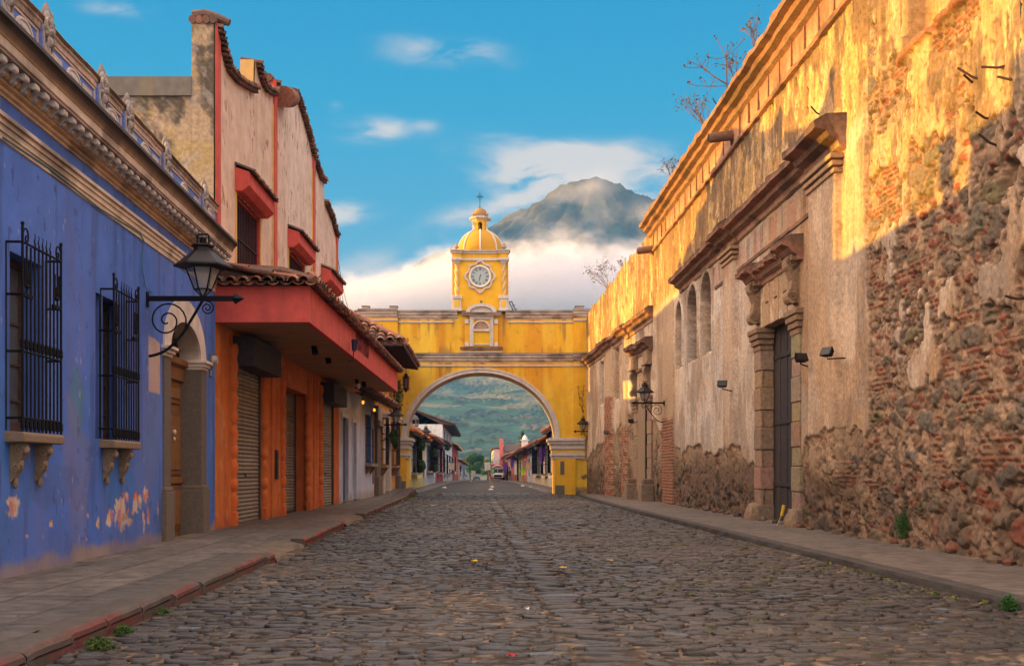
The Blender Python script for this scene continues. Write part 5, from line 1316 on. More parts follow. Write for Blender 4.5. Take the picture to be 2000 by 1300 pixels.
    # spotlights under the canopy and on the fascia
    for k, (px_, py_, n_, lab) in enumerate(((614, 682, 1.2, 'black can spotlight nearest the street corner under the canopy'), (640, 700, 1.1, 'second black can spotlight hanging under the canopy'), (710, 748, 1.1, 'farthest small black spotlight under the canopy'))):
        s_ = OR.s(px_, n_); zz = OR.z(px_, py_, n_); t = thing('spotlight', lab, 'spotlight', OR.w(s_, n_, 4.09), 'spotlights under the canopy')
        b = MB(OR.w); b.tube([(s_, n_, 4.09), (s_, n_, zz + .10)], .012, 5); b.build('bracket', M_iron, t)
        b = MB(OR.w); b.tube([(s_ + .05, n_ - .03, zz + .12), (s_ - .03, n_ + .03, zz - .10)], [.06, .075], 10); b.build('lamp_can', M_iron, t, smooth=True)
    s_, n_ = OR.s(697, 1.0), 1.0; zz = OR.z(697, 741, n_)
    t = thing('floodlight', 'square black floodlight frame with a white bulb hanging under the canopy', 'floodlight', OR.w(s_, n_, 4.09))
    b = MB(OR.w)
    for (u0, u1, z0, z1) in ((-.17, .17, .14, .17), (-.17, .17, -.12, -.09), (-.17, -.14, -.12, .17), (.14, .17, -.12, .17), (-.02, .02, -.12, .17)): b.box((s_ + u0, n_ - .03, zz + z0), (s_ + u1, n_ + .03, zz + z1))
    b.tube([(s_, n_, 4.09), (s_, n_, zz + .1)], .014, 5); b.build('housing', M_iron, t)
    b = MB(OR.w); b.blob((s_ + .02, n_ + .05, zz - .20), (.06, .06, .09), (1, 1, 1), 6, 8, 0); b.build('bulb', MATS['milk_glass'], t, smooth=True)
    s_ = OR.s(681, nF); zz = OR.z(681, 676, nF)
    t = thing('security_camera', 'small dark blue spotlight on a bent stem fixed to the red fascia', 'spotlight', OR.w(s_, nF, zz))
    b = MB(OR.w); b.tube([(s_ - .15, nF, zz - .38), (s_ - .15, nF + .12, zz - .36), (s_ - .1, nF + .14, zz - .10)], .012, 5); b.build('stem', M_iron, t)
    b = MB(OR.w); b.tube([(s_ - .1, nF + .14, zz - .12), (s_ - .07, nF + .16, zz + .14)], [.05, .09], 10); b.build('lamp_head', mat('blue_black', (.012, .02, .06), rough=.4, var=0, bump=0), t, smooth=True)
    # power lines from the eave corner
    for k, (px_, lab) in enumerate(((683, 'lowest of the thin wires sagging from the peach house corner'), (676, 'second thin wire sagging from the peach house corner'), (670, 'upper thin wire sagging from the peach house corner'))):
        a = Vector(OR.w(od(37.6), .05, 8.3 - .3 * k)); c = Vector(ptd(px_ + 6, 612, 52)); b = MB(); b.tube([tuple(a.lerp(c, q / 10) - Vector((0, 0, .5 * math.sin(math.pi * q / 10)))) for q in range(11)], .012, 4); tag(b.build('overhead_wire', M_lead), lab, 'wire', 'wires from the peach house')
build_pink()
# ================================================================== the yellow arch with its clock tower
AD = 59.0
def AX(px, d=AD): return (px - CX) / F * d
def AZ(py, d=AD): return CH - (py - HY) / F * d
M_yel = mat('yellow_limewash', attr=True, rough=.85, var=.10, vscale=1.6, bump=.12, bscale=20, streak=.30, streak_rgb=(.42, .17, .015))
M_white = mat('white_trim', attr=True, rough=.8, var=.12, vscale=4, bump=.15, bscale=30, streak=.45, streak_rgb=(.22, .17, .14))
YE, WH = (.74, .40, .024), (.58, .51, .46)
GR = (.16, .13, .11)
arch = thing('yellow_arch', 'yellow street arch with white mouldings carrying a domed clock tower', 'arch', (0, 60, 0))
def build_arch():
    T = 2.1; y0, y1 = AD, AD + T
    xl, xr = AX(706) - 1.2, AX(1150)
    cx, rx, zs, ztop = .05, 3.92, 2.92, 9.4
    rz = AZ(727.5) - zs
    # body: dense front with the arched opening, plus soffit and back
    def fn(S, Z):
        X = S + xl
        n1 = fbm(S * .5, Z * .4, 4, 401); n2 = fbm(S * 5, Z * 4, 5, 402); vs = fbm(S * 1.5, Z * .12, 4, 403); v2 = fbm(S * 4.5, Z * .3, 5, 404)
        col = mixv((.70, .37, .020), (.78, .45, .030), n1); col = mixv(col, (.62, .27, .018), sst(vs, .50, .64) * .8)
        col = mixv(col, (.80, .55, .06), sst(fbm(S * 1.1, Z * .15, 3, 405), .56, .68) * .6)
        top = sst(Z, 8.2, 9.2) + (1 - sst(Z, 7.3, 7.9)) * sst(Z, 7.2, 7.3); col = mixv(col, (.20, .13, .06), sst(v2 + .10 * top, .66, .78) * .6)
        col = mixv(col, (.28, .17, .055), sst(n2, .70, .78) * .4)
        low = 1 - sst(Z + .6 * (n2 - .5), .9, 1.5); st = sst(fbm((S + Z * .7) * 2.0, (Z - S * .6) * 3.5, 4, 406), .50, .58)
        col = mixv(col, (.10, .085, .06), low * st * .9); col = mixv(col, (.12, .11, .10), (1 - sst(Z + .2 * n2, .4, .55)) * .7)
        return col, .012 * (n1 - .5) + .006 * (n2 - .5)
    AF = Fr((xl, AD), (xr, AD), -1); AF.n = Vector((0, -1))
    ins = lambda S, Z: np.where(Z < zs, np.abs(S + xl - cx) / rx, np.hypot((S + xl - cx) / rx, (Z - zs) / rz))
    dense('wall', AF, 0, xr - xl, .045, -.05, ztop, .045, fn, M_yel, arch, lambda S, Z: ins(S, Z) < 1.0)
    AB = Fr((xl, y1), (xr, y1), -1); AB.n = Vector((0, 1))
    o = dense('back_wall', AB, 0, xr - xl, .14, -.05, ztop, .14, fn, M_yel, arch, lambda S, Z: ins(S, Z) < 1.03)
    b = MB(); b.box((xl, y0 + .03, ztop - .1), (xr, y1 - .03, ztop + .05), YE); b.box((xr - .03, y0 + .02, 0), (xr, y1 - .02, ztop), YE); b.box((xl, y0 + .02, 0), (xl + .03, y1 - .02, ztop), YE); b.build('arch_body', M_yel, arch)
    n = 48; so_ = MB(); av = MB(); ab = MB()
    P = lambda t, g, z_=0: (cx - (rx + g) * math.cos(t), zs + (rz + g) * math.sin(t))
    for i in range(n):
        t0, t1 = math.pi * i / n, math.pi * (i + 1) / n
        a, c = P(t0, 0), P(t1, 0)
        so_.add([(a[0], y0 - .06, a[1]), (c[0], y0 - .06, c[1]), (c[0], y1 + .06, c[1]), (a[0], y1 + .06, a[1])], [(0, 1, 2, 3)], (.52, .40, .32))
        for g0, g1, pr in ((-.002, .10, .09), (.10, .16, .055), (.16, .235, .10)):
            q = [P(t0, g0), P(t1, g0), P(t1, g1), P(t0, g1)]
            av.prism([(x, y0 - pr, z) for x, z in q], (0, pr, 0), WH)
            ab.prism([(x, y1, z) for x, z in q], (0, pr, 0), WH)
    so_.build('soffit', M_white, arch, smooth=True); av.build('archivolt', M_white, arch); ab.build('archivolt', M_white, arch)
    for sg in (-1, 1):
        b = MB(); x = cx + sg * rx
        b.box((min(x, x - sg * .03), y0 - .0, -.05), (max(x, x - sg * .03), y1, zs), YE); b.build('pier_side', M_yel, arch)
        x0, x1 = (AX(776), AX(800)) if sg < 0 else (AX(1074), AX(1141))
        im = MB(); zt = AZ(855)
        w0, w1 = (cx - rx - .40, cx - rx + .05) if sg < 0 else (cx + rx - .05, AX(1142))
        for k, (z0_, z1_, e) in enumerate(((.0, .16, .30), (-.16, -.0, .22), (-.42, -.16, .12), (-.62, -.42, .06), (-.78, -.62, .11), (-.92, -.78, .05))):
            im.box((w0 - (e if sg > 0 else 0) , y0 - .05 - e, zt + z0_ - .16), (w1 + (e if sg < 0 else 0), y1 + .05 + e, zt + z1_ - .163), WH if k not in (3,) else (.66, .42, .12))
        im.build('impost', M_white, arch, bevel=.012)
    b = MB(); b.box((cx + rx + .02, y0 - .09, -.05), (AX(1124), y0 + .0, 1.95), YE); b.box((cx + rx - .02, y0 - .14, -.05), (AX(1102), y0 - .0, .50), (.14, .125, .11)); b.box((AX(1094), y0 - .10, 1.05), (AX(1102), y0 - .085, 1.75), (.13, .11, .10)); b.build('pier_face', M_yel, arch)
    b = MB(); b.box((cx - rx - .30, y0 - .12, .1), (cx - rx - .02, y0, 1.95), YE); b.box((cx - rx - .40, y0 - .2, .0), (cx - rx, y0 - .0, .72), (.15, .13, .115)); b.build('pier_face', M_yel, arch)
    # cornices
    def corn(x0, x1, z1, z0, p, parent=arch, yb=y0, dirt=True):
        b = MB(lambda a, n_, z: (a, yb - n_, z)); h = z1 - z0
        pr = [(0, z1), (p, z1 - .02), (p * .98, z1 - h * .22), (p * .70, z1 - h * .30), (p * .62, z1 - h * .52), (p * .42, z1 - h * .60), (p * .36, z1 - h * .80), (p * .14, z1 - h * .9), (.0, z0)]
        AFc = Fr((x0, yb), (x1, yb), -1); AFc.n = Vector((0, -1))
        g = .55 if dirt else 1
        cl_ = [tuple(q * g for q in (.22, .18, .15)), (.20, .16, .13), (.45, .38, .34), WH, WH, (.45, .33, .22), WH, WH, WH]
        return rough_mold('cornice', AFc, pr, 0, x1 - x0, .12, .006, cl_, parent, 0, int(abs(x0 * 10)) + 50, M_white)
    def line(x0, x1, z, parent=arch, yb=y0, h=.09, p=.06):
        b = MB(); b.box((x0, yb - p, z - h), (x1, yb, z), WH); b.build('string_course', M_white, parent, bevel=.01)
    # forward breaks of the wall at both ends
    zl1, zl0 = AZ(689), AZ(707); zt1, zt0 = AZ(606), AZ(623)
    b = MB(); b.box((AX(706), y0 - .16, 0), (AX(777), y0, ztop + .1), YE); b.build('wall_break', M_yel, arch)
    b = MB(); b.box((AX(1120), y0 - .14, 2.9), (AX(1160), y0, ztop + .1), YE); b.build('wall_break', M_yel, arch)
    corn(AX(778), AX(1120), zl1, zl0, .26); corn(AX(1118), AX(1160), zl1 + .02, zl0 + .02, .26, yb=y0 - .14); line(AX(778), AX(1120), AZ(712)); line(AX(1120), AX(1160), AZ(712), yb=y0 - .14)
    corn(AX(778), AX(893), zt1, zt0, .28); corn(AX(987), AX(1118), zt1, zt0, .28); corn(AX(700), AX(777), zt1 + .05, zt0 + .05, .30, yb=y0 - .16); corn(AX(1118), AX(1160), zt1 + .05, zt0 + .05, .30, yb=y0 - .14)
    line(AX(778), AX(886), AZ(627)); line(AX(992), AX(1120), AZ(627)); line(AX(706), AX(777), AZ(624), yb=y0 - .16); line(AX(1120), AX(1160), AZ(624), yb=y0 - .14)
    b = MB(); b.box((AX(706), y0 - .1, zt1 - .12), (AX(1158), y1 + .1, zt1 - .02), GR); b.build('coping', M_white, arch)
    for (a, c) in ((707, 721), (761, 776), (1124, 1140)):
        b = MB(); b.box((AX(a), y0 - .05, zt1), (AX(c), y0 + .4, AZ(599)), (.42, .35, .30)); b.box((AX(a) - .03, y0 - .08, AZ(599)), (AX(c) + .03, y0 + .43, AZ(597)), GR); b.build('merlon', M_white, arch, bevel=.015)
    # niche ------------------------------------------------------------------
    nx = AX(940); yb = y0 - .10
    nb = MB(); nb.box((AX(908), y0 - .12, AZ(681)), (AX(972), y0, AZ(624)), YE); ni = nb.build('niche', M_yel, arch)
    fr_ = MB(); fr_.box((AX(917.5), y0 - .20, AZ(677)), (AX(925), y0 - .12, AZ(620)), WH); fr_.box((AX(956.5), y0 - .20, AZ(677)), (AX(963.5), y0 - .12, AZ(620)), WH); fr_.box((AX(917.5), y0 - .21, AZ(624)), (AX(963.5), y0 - .12, AZ(616)), WH)
    for a in (908, 965): fr_.box((AX(a), y0 - .17, AZ(677)), (AX(a + 7.5), y0 - .12, AZ(669)), WH); fr_.box((AX(a), y0 - .20, AZ(633)), (AX(a + 7.5), y0 - .12, AZ(624)), WH)
    fr_.build('niche_frame', M_white, ni, bevel=.012)
    r = AX(956.5) - nx; zc = AZ(644)
    fl = MB()
    for i in range(15):
        t0, t1 = math.pi * i / 15 + .02, math.pi * (i + 1) / 15 - .02
        fl.add([(nx, yb - .03, zc + .02), (nx - r * .93 * math.cos(t0), yb - .09, zc + r * .93 * math.sin(t0)), (nx - r * .93 * math.cos((t0 + t1) / 2), yb - .05, zc + r * .95 * math.sin((t0 + t1) / 2)), (nx - r * .93 * math.cos(t1), yb - .09, zc + r * .93 * math.sin(t1))], [(0, 1, 2), (0, 2, 3)], (.50, .30, .20) if i % 2 else (.60, .46, .36))
    fl.tube([(nx - r * math.cos(t), yb - .09, zc + r * math.sin(t)) for t in np.linspace(0, math.pi, 17)], .05, 6, col=WH); fl.build('shell_hood', M_white, ni); fl = MB(); fl.box((nx - r, yb - .13, zc - .09), (nx + r, yb - .02, zc), WH); fl.build('niche_ledge', M_white, ni); fl = MB(); fl.box((nx - r, yb - .10, AZ(674)), (nx + r, yb - .02, AZ(672)), WH); fl.build('niche_ledge', M_white, ni)
    fd = MB(); fd.box((nx - r, yb - .035, AZ(677)), (nx + r, yb - .02, zc - .09), (.70, .42, .02)); fd.build('niche_panel', M_yel, ni)
    corn(AX(899), AX(982), AZ(677.5), AZ(683), .22, ni, yb=y0 - .05); line(AX(901), AX(980), AZ(686), ni, h=.07, p=.10)
    corn(AX(902), AX(979), AZ(610.5), AZ(618), .24, ni, yb=y0 - .16)
    b = MB()
    for i in range(18): b.box((AX(917) + i * .068, y0 - .33, AZ(618.5)), (AX(917) + i * .068 + .038, y0 - .2, AZ(617)), (.35, .28, .23))
    b.build('dentil_row', M_white, ni)
    pd = MB(); R0 = .78; a0 = math.acos(.94)
    def arcp(rx_, rz_, g): return [(nx - rx_ * math.cos(t), AZ(611) + rz_ * math.sin(t)) for t in np.linspace(0, math.pi, 19)]
    o_, i_ = arcp(.80, .46, 0), arcp(.60, .30, 0)
    pd.prism([(x, y0 - .2, z) for x, z in i_], (0, .06, 0), (.62, .56, .50))
    for k in range(18): pd.prism([(o_[k][0], y0 - .34, o_[k][1]), (o_[k + 1][0], y0 - .34, o_[k + 1][1]), (i_[k + 1][0], y0 - .34, i_[k + 1][1]), (i_[k][0], y0 - .34, i_[k][1])], (0, .24, 0), WH if k % 2 else (.58, .51, .46))
    pd.build('pediment', M_white, ni)
    b = MB(); b.lathe([(.05, 0), (.03, .06), (.08, .10), (.05, .22), (.09, .26), (.02, .30)], 8, (nx + .0, y0 - .2, AZ(599)), GR); b.build('finial', M_white, ni, smooth=True)
    # tower --------------------------------------------------------------------
    tx = AX(938); hw = AX(980) - tx + .03; td = 2.3
    ty0 = y0 + .02; ty1 = ty0 + td; tyc = (ty0 + ty1) / 2
    zb, zt = AZ(608), AZ(489)
    tb = MB(); tb.box((tx - hw, ty0, zb - .2), (tx + hw, ty1, zt), (.76, .42, .025)); tw = tb.build('tower', M_yel, arch)
    sd = MB()
    for sg in (-1, 1): sd.box((tx + sg * (hw + .16) - .16, ty0 + .25, zb), (tx + sg * (hw + .16) + .16, ty1 - .25, zt), YE)
    sd.build('tower_flank', M_yel, tw)
    for sg in (-1, 1):
        for yy in (ty0 + .02, ty1 - .02):
            c0_ = tx + sg * (hw + .06)
            pe = MB(); pe.box((c0_ - .27, yy - .27, zb), (c0_ + .27, yy + .27, AZ(604)), WH); pe.box((c0_ - .22, yy - .22, AZ(604)), (c0_ + .22, yy + .22, AZ(584)), WH); pe.box((c0_ - .26, yy - .26, AZ(584)), (c0_ + .26, yy + .26, AZ(578)), WH)
            pe.build('pedestal', M_white, tw, bevel=.015)
            pp = MB(); pp.box((c0_ - .13, yy - .235, AZ(599)), (c0_ + .13, yy - .215, AZ(588)), (.80, .46, .02)); pp.box((c0_ + sg * .215, yy - .12, AZ(599)), (c0_ + sg * .235, yy + .12, AZ(588)), (.80, .46, .02)); pp.build('pedestal_panel', M_yel, tw)
            z0_, z1_ = AZ(578), AZ(516)
            K, SG = 44, 20; vs, fs, cc = [], [], []
            col_ = MB(); pr = []
            for k in range(K):
                q = k / (K - 1); z = z0_ + (z1_ - z0_) * q; pr.append((z, q))
            o = len(col_.v)
            for z, q in pr:
                for s_ in range(SG):
                    a = 2 * math.pi * s_ / SG; w = math.sin(3 * a - sg * q * 22); rr = .115 + .022 * w; col_.v.append((c0_ + rr * math.cos(a), yy + rr * math.sin(a), z)); col_.c.append(WH if w > .55 else YE)
            for k in range(K - 1):
                for s_ in range(SG): col_.f.append((k * SG + s_, k * SG + (s_ + 1) % SG, (k + 1) * SG + (s_ + 1) % SG, (k + 1) * SG + s_))
            col_.build('twisted_column', M_white, tw, smooth=True, angle=80)
            cp = MB()
            for k, e in enumerate((.13, .17, .21)): cp.box((c0_ - e, yy - e, AZ(516) + .07 * k), (c0_ + e, yy + e, AZ(516) + .07 * k + .066), WH)
            cp.build('capital', M_white, tw, bevel=.01)
    # entablature of the tower
    e = MB(); W_ = hw + .30
    for (z0_, z1_, ex, c) in ((AZ(509), AZ(504), .06, WH), (AZ(504), AZ(495.5), .012, YE), (AZ(495.5), AZ(492), .08, WH), (AZ(492), AZ(489), .14, (.40, .33, .28))):
        e.box((tx - hw + .02, ty0 - .02 - ex, z0_), (tx + hw - .02, ty1 + .02 + ex, z1_ - .003), c)
        for sg in (-1, 1):
            for yy in (ty0 + .02, ty1 - .02): e.box((tx + sg * (hw + .06) - .21 - ex, yy - .21 - ex, z0_ + .002), (tx + sg * (hw + .06) + .21 + ex, yy + .21 + ex, z1_), c)
            e.box((tx + sg * (hw + .04) - .14 - ex, ty0 + .2, z0_ + .001), (tx + sg * (hw + .04) + .14 + ex, ty1 - .2, z1_ - .001), c)
    e.build('entablature', M_white, tw, bevel=.008)
    for sg in (-1, 1):
        for yy in (ty0 + .02, ty1 - .02):
            u = MB(); u.lathe([(.10, 0), (.10, .05), (.05, .08), (.13, .16), (.13, .24), (.05, .30), (.08, .34), (.0, .42)], 8, (tx + sg * (hw + .10), yy, AZ(489)), (.34, .27, .22)); u.build('urn', M_white, tw, smooth=True)
    # dome with ribs
    zd = AZ(489); rD = AX(983) - tx; hD = AZ(440) - zd
    dm = MB(); prof = [(rD * math.cos(t) ** .9 if t < 1.5 else 0.02, hD * math.sin(t)) for t in np.linspace(0, 1.45, 12)]
    dm.lathe(prof, 32, (tx, tyc, zd), (.52, .26, .028)); dome = dm.build('dome', M_yel, tw, smooth=True)
    rb = MB()
    for k in range(8):
        a = math.pi / 4 * k + math.pi / 2 
        rb.tube([(tx + (r_ + .02) * math.cos(a), tyc + (r_ + .02) * math.sin(a), zd + z_) for r_, z_ in prof], .045, 5, col=WH)
    rb.build('dome_ribs', M_white, dome)
    # lantern
    rL = AX(955) - tx - .05; zl_, zt_ = AZ(449), AZ(423)
    ln = MB()
    for k in range(8):
        a0_, a1_ = math.pi / 4 * (k - .5) - math.pi / 2, math.pi / 4 * (k + .5) - math.pi / 2
        P0, P1 = Vector((tx + rL * 1.06 * math.cos(a0_), tyc + rL * 1.06 * math.sin(a0_), 0)), Vector((tx + rL * 1.06 * math.cos(a1_), tyc + rL * 1.06 * math.sin(a1_), 0))
        def pn(f0, f1, z0_, z1_, in_=.86):
            A_, B_ = P0.lerp(P1, f0), P0.lerp(P1, f1); c_ = Vector((tx, tyc, 0)); A2, B2 = c_ + (A_ - c_) * in_, c_ + (B_ - c_) * in_
            ln.add([(A_.x, A_.y, z0_), (B_.x, B_.y, z0_), (B2.x, B2.y, z0_), (A2.x, A2.y, z0_), (A_.x, A_.y, z1_), (B_.x, B_.y, z1_), (B2.x, B2.y, z1_), (A2.x, A2.y, z1_)], [(3, 2, 1, 0), (4, 5, 6, 7), (0, 1, 5, 4), (1, 2, 6, 5), (2, 3, 7, 6), (3, 0, 4, 7)], (.80, .45, .025))
        if k % 2 == 0:
            pn(0, .12, zl_, zt_); pn(.88, 1, zl_, zt_); pn(.12, .88, zl_, AZ(446.5)); pn(.12, .88, AZ(426.5), zt_)
            zz = AZ(432)
            for s_ in range(6):
                f0, f1 = .12 + .76 * s_ / 6, .12 + .76 * (s_ + 1) / 6; fm = (f0 + f1) / 2; hh = math.sqrt(max(0, 1 - ((fm - .5) / .38) ** 2)) * .15
                pn(f0, f1, zz + hh, AZ(426.5))
        else: pn(0, 1, zl_, zt_)
    lan = ln.build('lantern', M_yel, tw)
    sc = MB()
    for k in range(4):
        a = math.pi / 4 + math.pi / 2 * k; c_, s_ = math.cos(a), math.sin(a)
        pts = [(.02, 0), (.30, .02), (.22, .15), (.16, .34), (.25, .48), (.14, .62), (.0, .66)]
        for t0, z0_, r0 in ((0, .10, .09), (0, .52, .075)): sc.tube([(tx + c_ * (rL + .10 + r0 * math.cos(q)), tyc + s_ * (rL + .10 + r0 * math.cos(q)), zl_ + z0_ + r0 * math.sin(q)) for q in np.linspace(0, 5.5, 12)], .03, 5, col=WH)
        sc.tube([(tx + c_ * (rL + .16), tyc + s_ * (rL + .16), zl_ + .12), (tx + c_ * (rL + .03), tyc + s_ * (rL + .03), zl_ + .34), (tx + c_ * (rL + .12), tyc + s_ * (rL + .12), zl_ + .56)], .035, 5, col=WH)
    sc.build('lantern_scroll', M_white, lan, smooth=True)
    ck = MB(); ck.lathe([(rL + .06, 0), (rL + .08, .05), (rL + .20, .09), (rL + .22, .15), (rL + .12, .19)], 8, (tx, tyc, zt_), WH, ph=math.pi / 8); ck.build('lantern_cornice', M_white, lan)
    for k in range(4):
        a = math.pi / 4 + math.pi / 2 * k; u = MB(); u.lathe([(.06, 0), (.03, .05), (.085, .12), (.05, .2), (.0, .26)], 7, (tx + (rL + .12) * math.cos(a), tyc + (rL + .12) * math.sin(a), zt_ + .18), (.36, .28, .2)); u.build('urn', M_white, lan, smooth=True)
    cd = MB(); zc_ = zt_ + .17; rc_ = rL + .02; hc = AZ(396) - zc_
    K, SG = 10, 24
    for k in range(K + 1):
        t = k / K * 1.48
        for s_ in range(SG): a = 2 * math.pi * s_ / SG; cd.v.append((tx + rc_ * math.cos(t) * math.cos(a), tyc + rc_ * math.cos(t) * math.sin(a), zc_ + hc * math.sin(t))); cd.c.append((.45, .26, .06) if (k + s_) % 2 else (.13, .085, .09))
    for k in range(K):
        for s_ in range(SG): cd.f.append((k * SG + s_, k * SG + (s_ + 1) % SG, (k + 1) * SG + (s_ + 1) % SG, (k + 1) * SG + s_))
    cd.build('tiled_cap', M_tile, lan, smooth=True)
    cr = MB(); z0_ = AZ(397); zx = AZ(366.5); r_ = .022
    cr.tube([(tx - .02, tyc, z0_ - .05), (tx - .02, tyc, zx)], .018, 6); cr.tube([(tx - .02 - .15, tyc, AZ(373.5)), (tx - .02 + .15, tyc, AZ(373.5))], .02, 6); cr.lathe([(.0, 0), (.06, .04), (.0, .1)], 8, (tx - .02, tyc, z0_))
    for (dx, dz) in ((0, 0), (-.16, 0), (.16, 0), (0, .19), (0, -.16), (-.07, .07), (.07, .07), (-.07, -.07), (.07, -.07)): cr.blob((tx - .02 + dx, tyc, AZ(373.5) + dz), (.032, .025, .032), (1, 1, 1), 5, 6, 0)
    cr.build('cross', mat('verdigris_iron', (.02, .05, .06), rough=.6, var=.2, bump=0), tw)
    be = MB(); zb_ = AZ(428); be.lathe([(.02, 0), (.07, -.02), (.09, -.12), (.11, -.24), (.16, -.34), (.15, -.36), (.0, -.35)], 14, (tx, tyc, zb_), (.10, .06, .035)); be.tube([(tx - .4, tyc, zb_ + .03), (tx + .4, tyc, zb_ + .03)], .02, 5, col=(.05, .04, .03)); be.build('bell', M_dwood, lan, smooth=True)
    # clock
    kx, kz, yc = AX(937.6), AZ(540), ty0
    fr_ = MB(); R_ = .66
    pts = []
    for i in range(96):
        a = 2 * math.pi * i / 96; rr = .70 + .05 * math.cos(8 * a) + .03 * math.cos(4 * a) ; pts.append((kx + rr * math.sin(a), yc - .05, kz + rr * math.cos(a) * 1.04))
    fr_.tube(pts, .055, 6, True, WH)
    for a in np.linspace(0, 2 * math.pi, 9)[:-1]:
        rr = .75
        fr_.tube([(kx + rr * math.sin(a) + .06 * math.cos(q), yc - .09, kz + rr * math.cos(a) * 1.04 + .06 * math.sin(q)) for q in np.linspace(0, 5, 8)], .024, 5, col=WH)
    fr_.tube([(kx - .1, yc - .08, kz - .78), (kx, yc - .1, kz - .88), (kx + .1, yc - .08, kz - .78)], .05, 5, col=WH)
    clf = fr_.build('clock_frame', M_white, tw, smooth=True)
    rg = MB(); rg.tube([(kx + .535 * math.sin(a), yc - .07, kz + .535 * math.cos(a)) for a in np.linspace(0, 2 * math.pi, 49)[:-1]], .055, 7, True, (.72, .66, .60)); rg.build('clock_ring', M_white, clf, smooth=True)
    dl = MB(); dl.prism([(kx + .50 * math.sin(a), yc - .05, kz + .50 * math.cos(a)) for a in np.linspace(0, 2 * math.pi, 49)[:-1]], (0, .04, 0), (.36, .42, .42)); dl.build('clock_dial', mat('dial', attr=True, rough=.4, var=.06, bump=0), clf)
    nu = MB(); ink = (.02, .03, .035)
    rom = ['XII', 'I', 'II', 'III', 'IIII', 'V', 'VI', 'VII', 'VIII', 'IX', 'X', 'XI']
    for h, tx_ in enumerate(rom):
        a = math.pi / 6 * h; ca, sa = math.cos(a), math.sin(a); w_ = {'I': .034, 'V': .06, 'X': .06}; tot = sum(w_[c] for c in tx_); u = -tot / 2
        def tp(x, y): return (kx + (.385 + y) * sa + x * ca, yc - .056, kz + (.385 + y) * ca - x * sa)
        def st(x0, y0_, x1, y1_, wd):
            d_ = Vector((x1 - x0, y1_ - y0_)).normalized(); n_ = Vector((-d_.y, d_.x)) * wd / 2
            nu.prism([tp(x0 + n_.x, y0_ + n_.y), tp(x1 + n_.x, y1_ + n_.y), tp(x1 - n_.x, y1_ - n_.y), tp(x0 - n_.x, y0_ - n_.y)], (0, .008, 0), ink)
        for c in tx_:
            w = w_[c]
            if c == 'I': st(u + w / 2, -.07, u + w / 2, .07, .017)
            elif c == 'V': st(u + .006, .07, u + w / 2, -.07, .018); st(u + w - .006, .07, u + w / 2, -.07, .010)
            else: st(u + .006, .07, u + w - .006, -.07, .018); st(u + w - .006, .07, u + .006, -.07, .010)
            u += w
    nu.build('roman_numerals', mat('clock_ink', attr=True, rough=.6, var=0, bump=0), clf)
    for nm, a, l0, l1, w in (('minute_hand', R(191), -.12, .42, .032), ('hour_hand', R(196), -.08, .28, .045)):
        b = MB(); sa, ca = math.sin(a), math.cos(a); yy = yc - .066 - (.006 if nm == 'minute_hand' else 0)
        b.prism([(kx + sa * l0 + ca * w / 2, yy, kz + ca * l0 - sa * w / 2), (kx + sa * l1, yy, kz + ca * l1), (kx + sa * l0 - ca * w / 2, yy, kz + ca * l0 + sa * w / 2)], (0, .005, 0), ink); b.build(nm, MATS['clock_ink'], clf)
    # stay rods behind the parapet
    b = MB()
    for o_ in (0, .14): b.tube([(AX(995) + o_, y0 + 1.0, AZ(583)), (AX(1006) + o_, y0 + 1.0, AZ(607))], .025, 5)
    for k in range(5): b.tube([(AX(996) + k * .14, y0 + 1.0, AZ(584) - k * .20), (AX(996) + k * .14 + .16, y0 + 1.0, AZ(584) - k * .20 + .05)], .02, 4)
    tag(b.build('roof_ladder', M_iron), 'black iron ladder leaning down from the clock tower to the arch roof', 'ladder')
    # brick stub at the left of the arch
    b = MB(); b.box((AX(690), y0 - .1, 7.0), (AX(706), y0 + .8, AZ(614)), (.30, .14, .08)); b.box((AX(692), y0 - .1, AZ(614)), (AX(702), y0 + .8, AZ(606)), (.24, .11, .07)); tag(b.build('brick_pier', M_rubble), 'ragged brick stub behind the overhanging tile roof, left of the arch', 'pier')
build_arch()
# ================================================================== the two low houses before the arch
PB = Fr((-4.77, 38.2), (-4.59, 48.8), -1)
OC = Fr((-4.59, 48.8), (-4.27, 58.7), -1)
pale = thing('pale_blue_house', 'low pale blue house with dark blue doors under a shallow tiled eave', 'house', (-6.2, 43, .1))
ochre = thing('ochre_house', 'ochre house with white arched door and a deep overhanging tile roof beside the arch', 'house', (-6.0, 54, .1))
M_bulb = emit('warm_bulb', (1.0, .36, .03), 1.6)
def simple_wall(base, c2, seed, foot=(.3, .22, .16)):
    def fn(S, Z):
        n1 = fbm(S * .6, Z * .5, 4, seed); n2 = fbm(S * 5, Z * 4, 4, seed + 1); vs = fbm(S * 2.4, Z * .35, 5, seed + 2)
        col = mixv(base, c2, n1); col = mixv(col, np.array(c2) * .62, sst(vs, .55, .72) * .4); col = mixv(col, foot, (1 - sst(Z + .3 * (n2 - .5), .25, .55)) * .7)
        return col, .01 * (n1 - .5)
    return fn
def grille(fr, s0, s1, z0, z1, n_, parent, bars=7, rr=.012):
    g = MB(fr.w)
    for x in np.linspace(s0, s1, bars): g.tube([(x, n_, z0), (x, n_, z1)], rr, 4)
    for z in np.linspace(z0 + .02, z1 - .02, 4): g.tube([(s0, 0, z), (s0, n_, z), (s1, n_, z), (s1, 0, z)], rr, 4)
    g.build('window_grille', M_iron, parent)
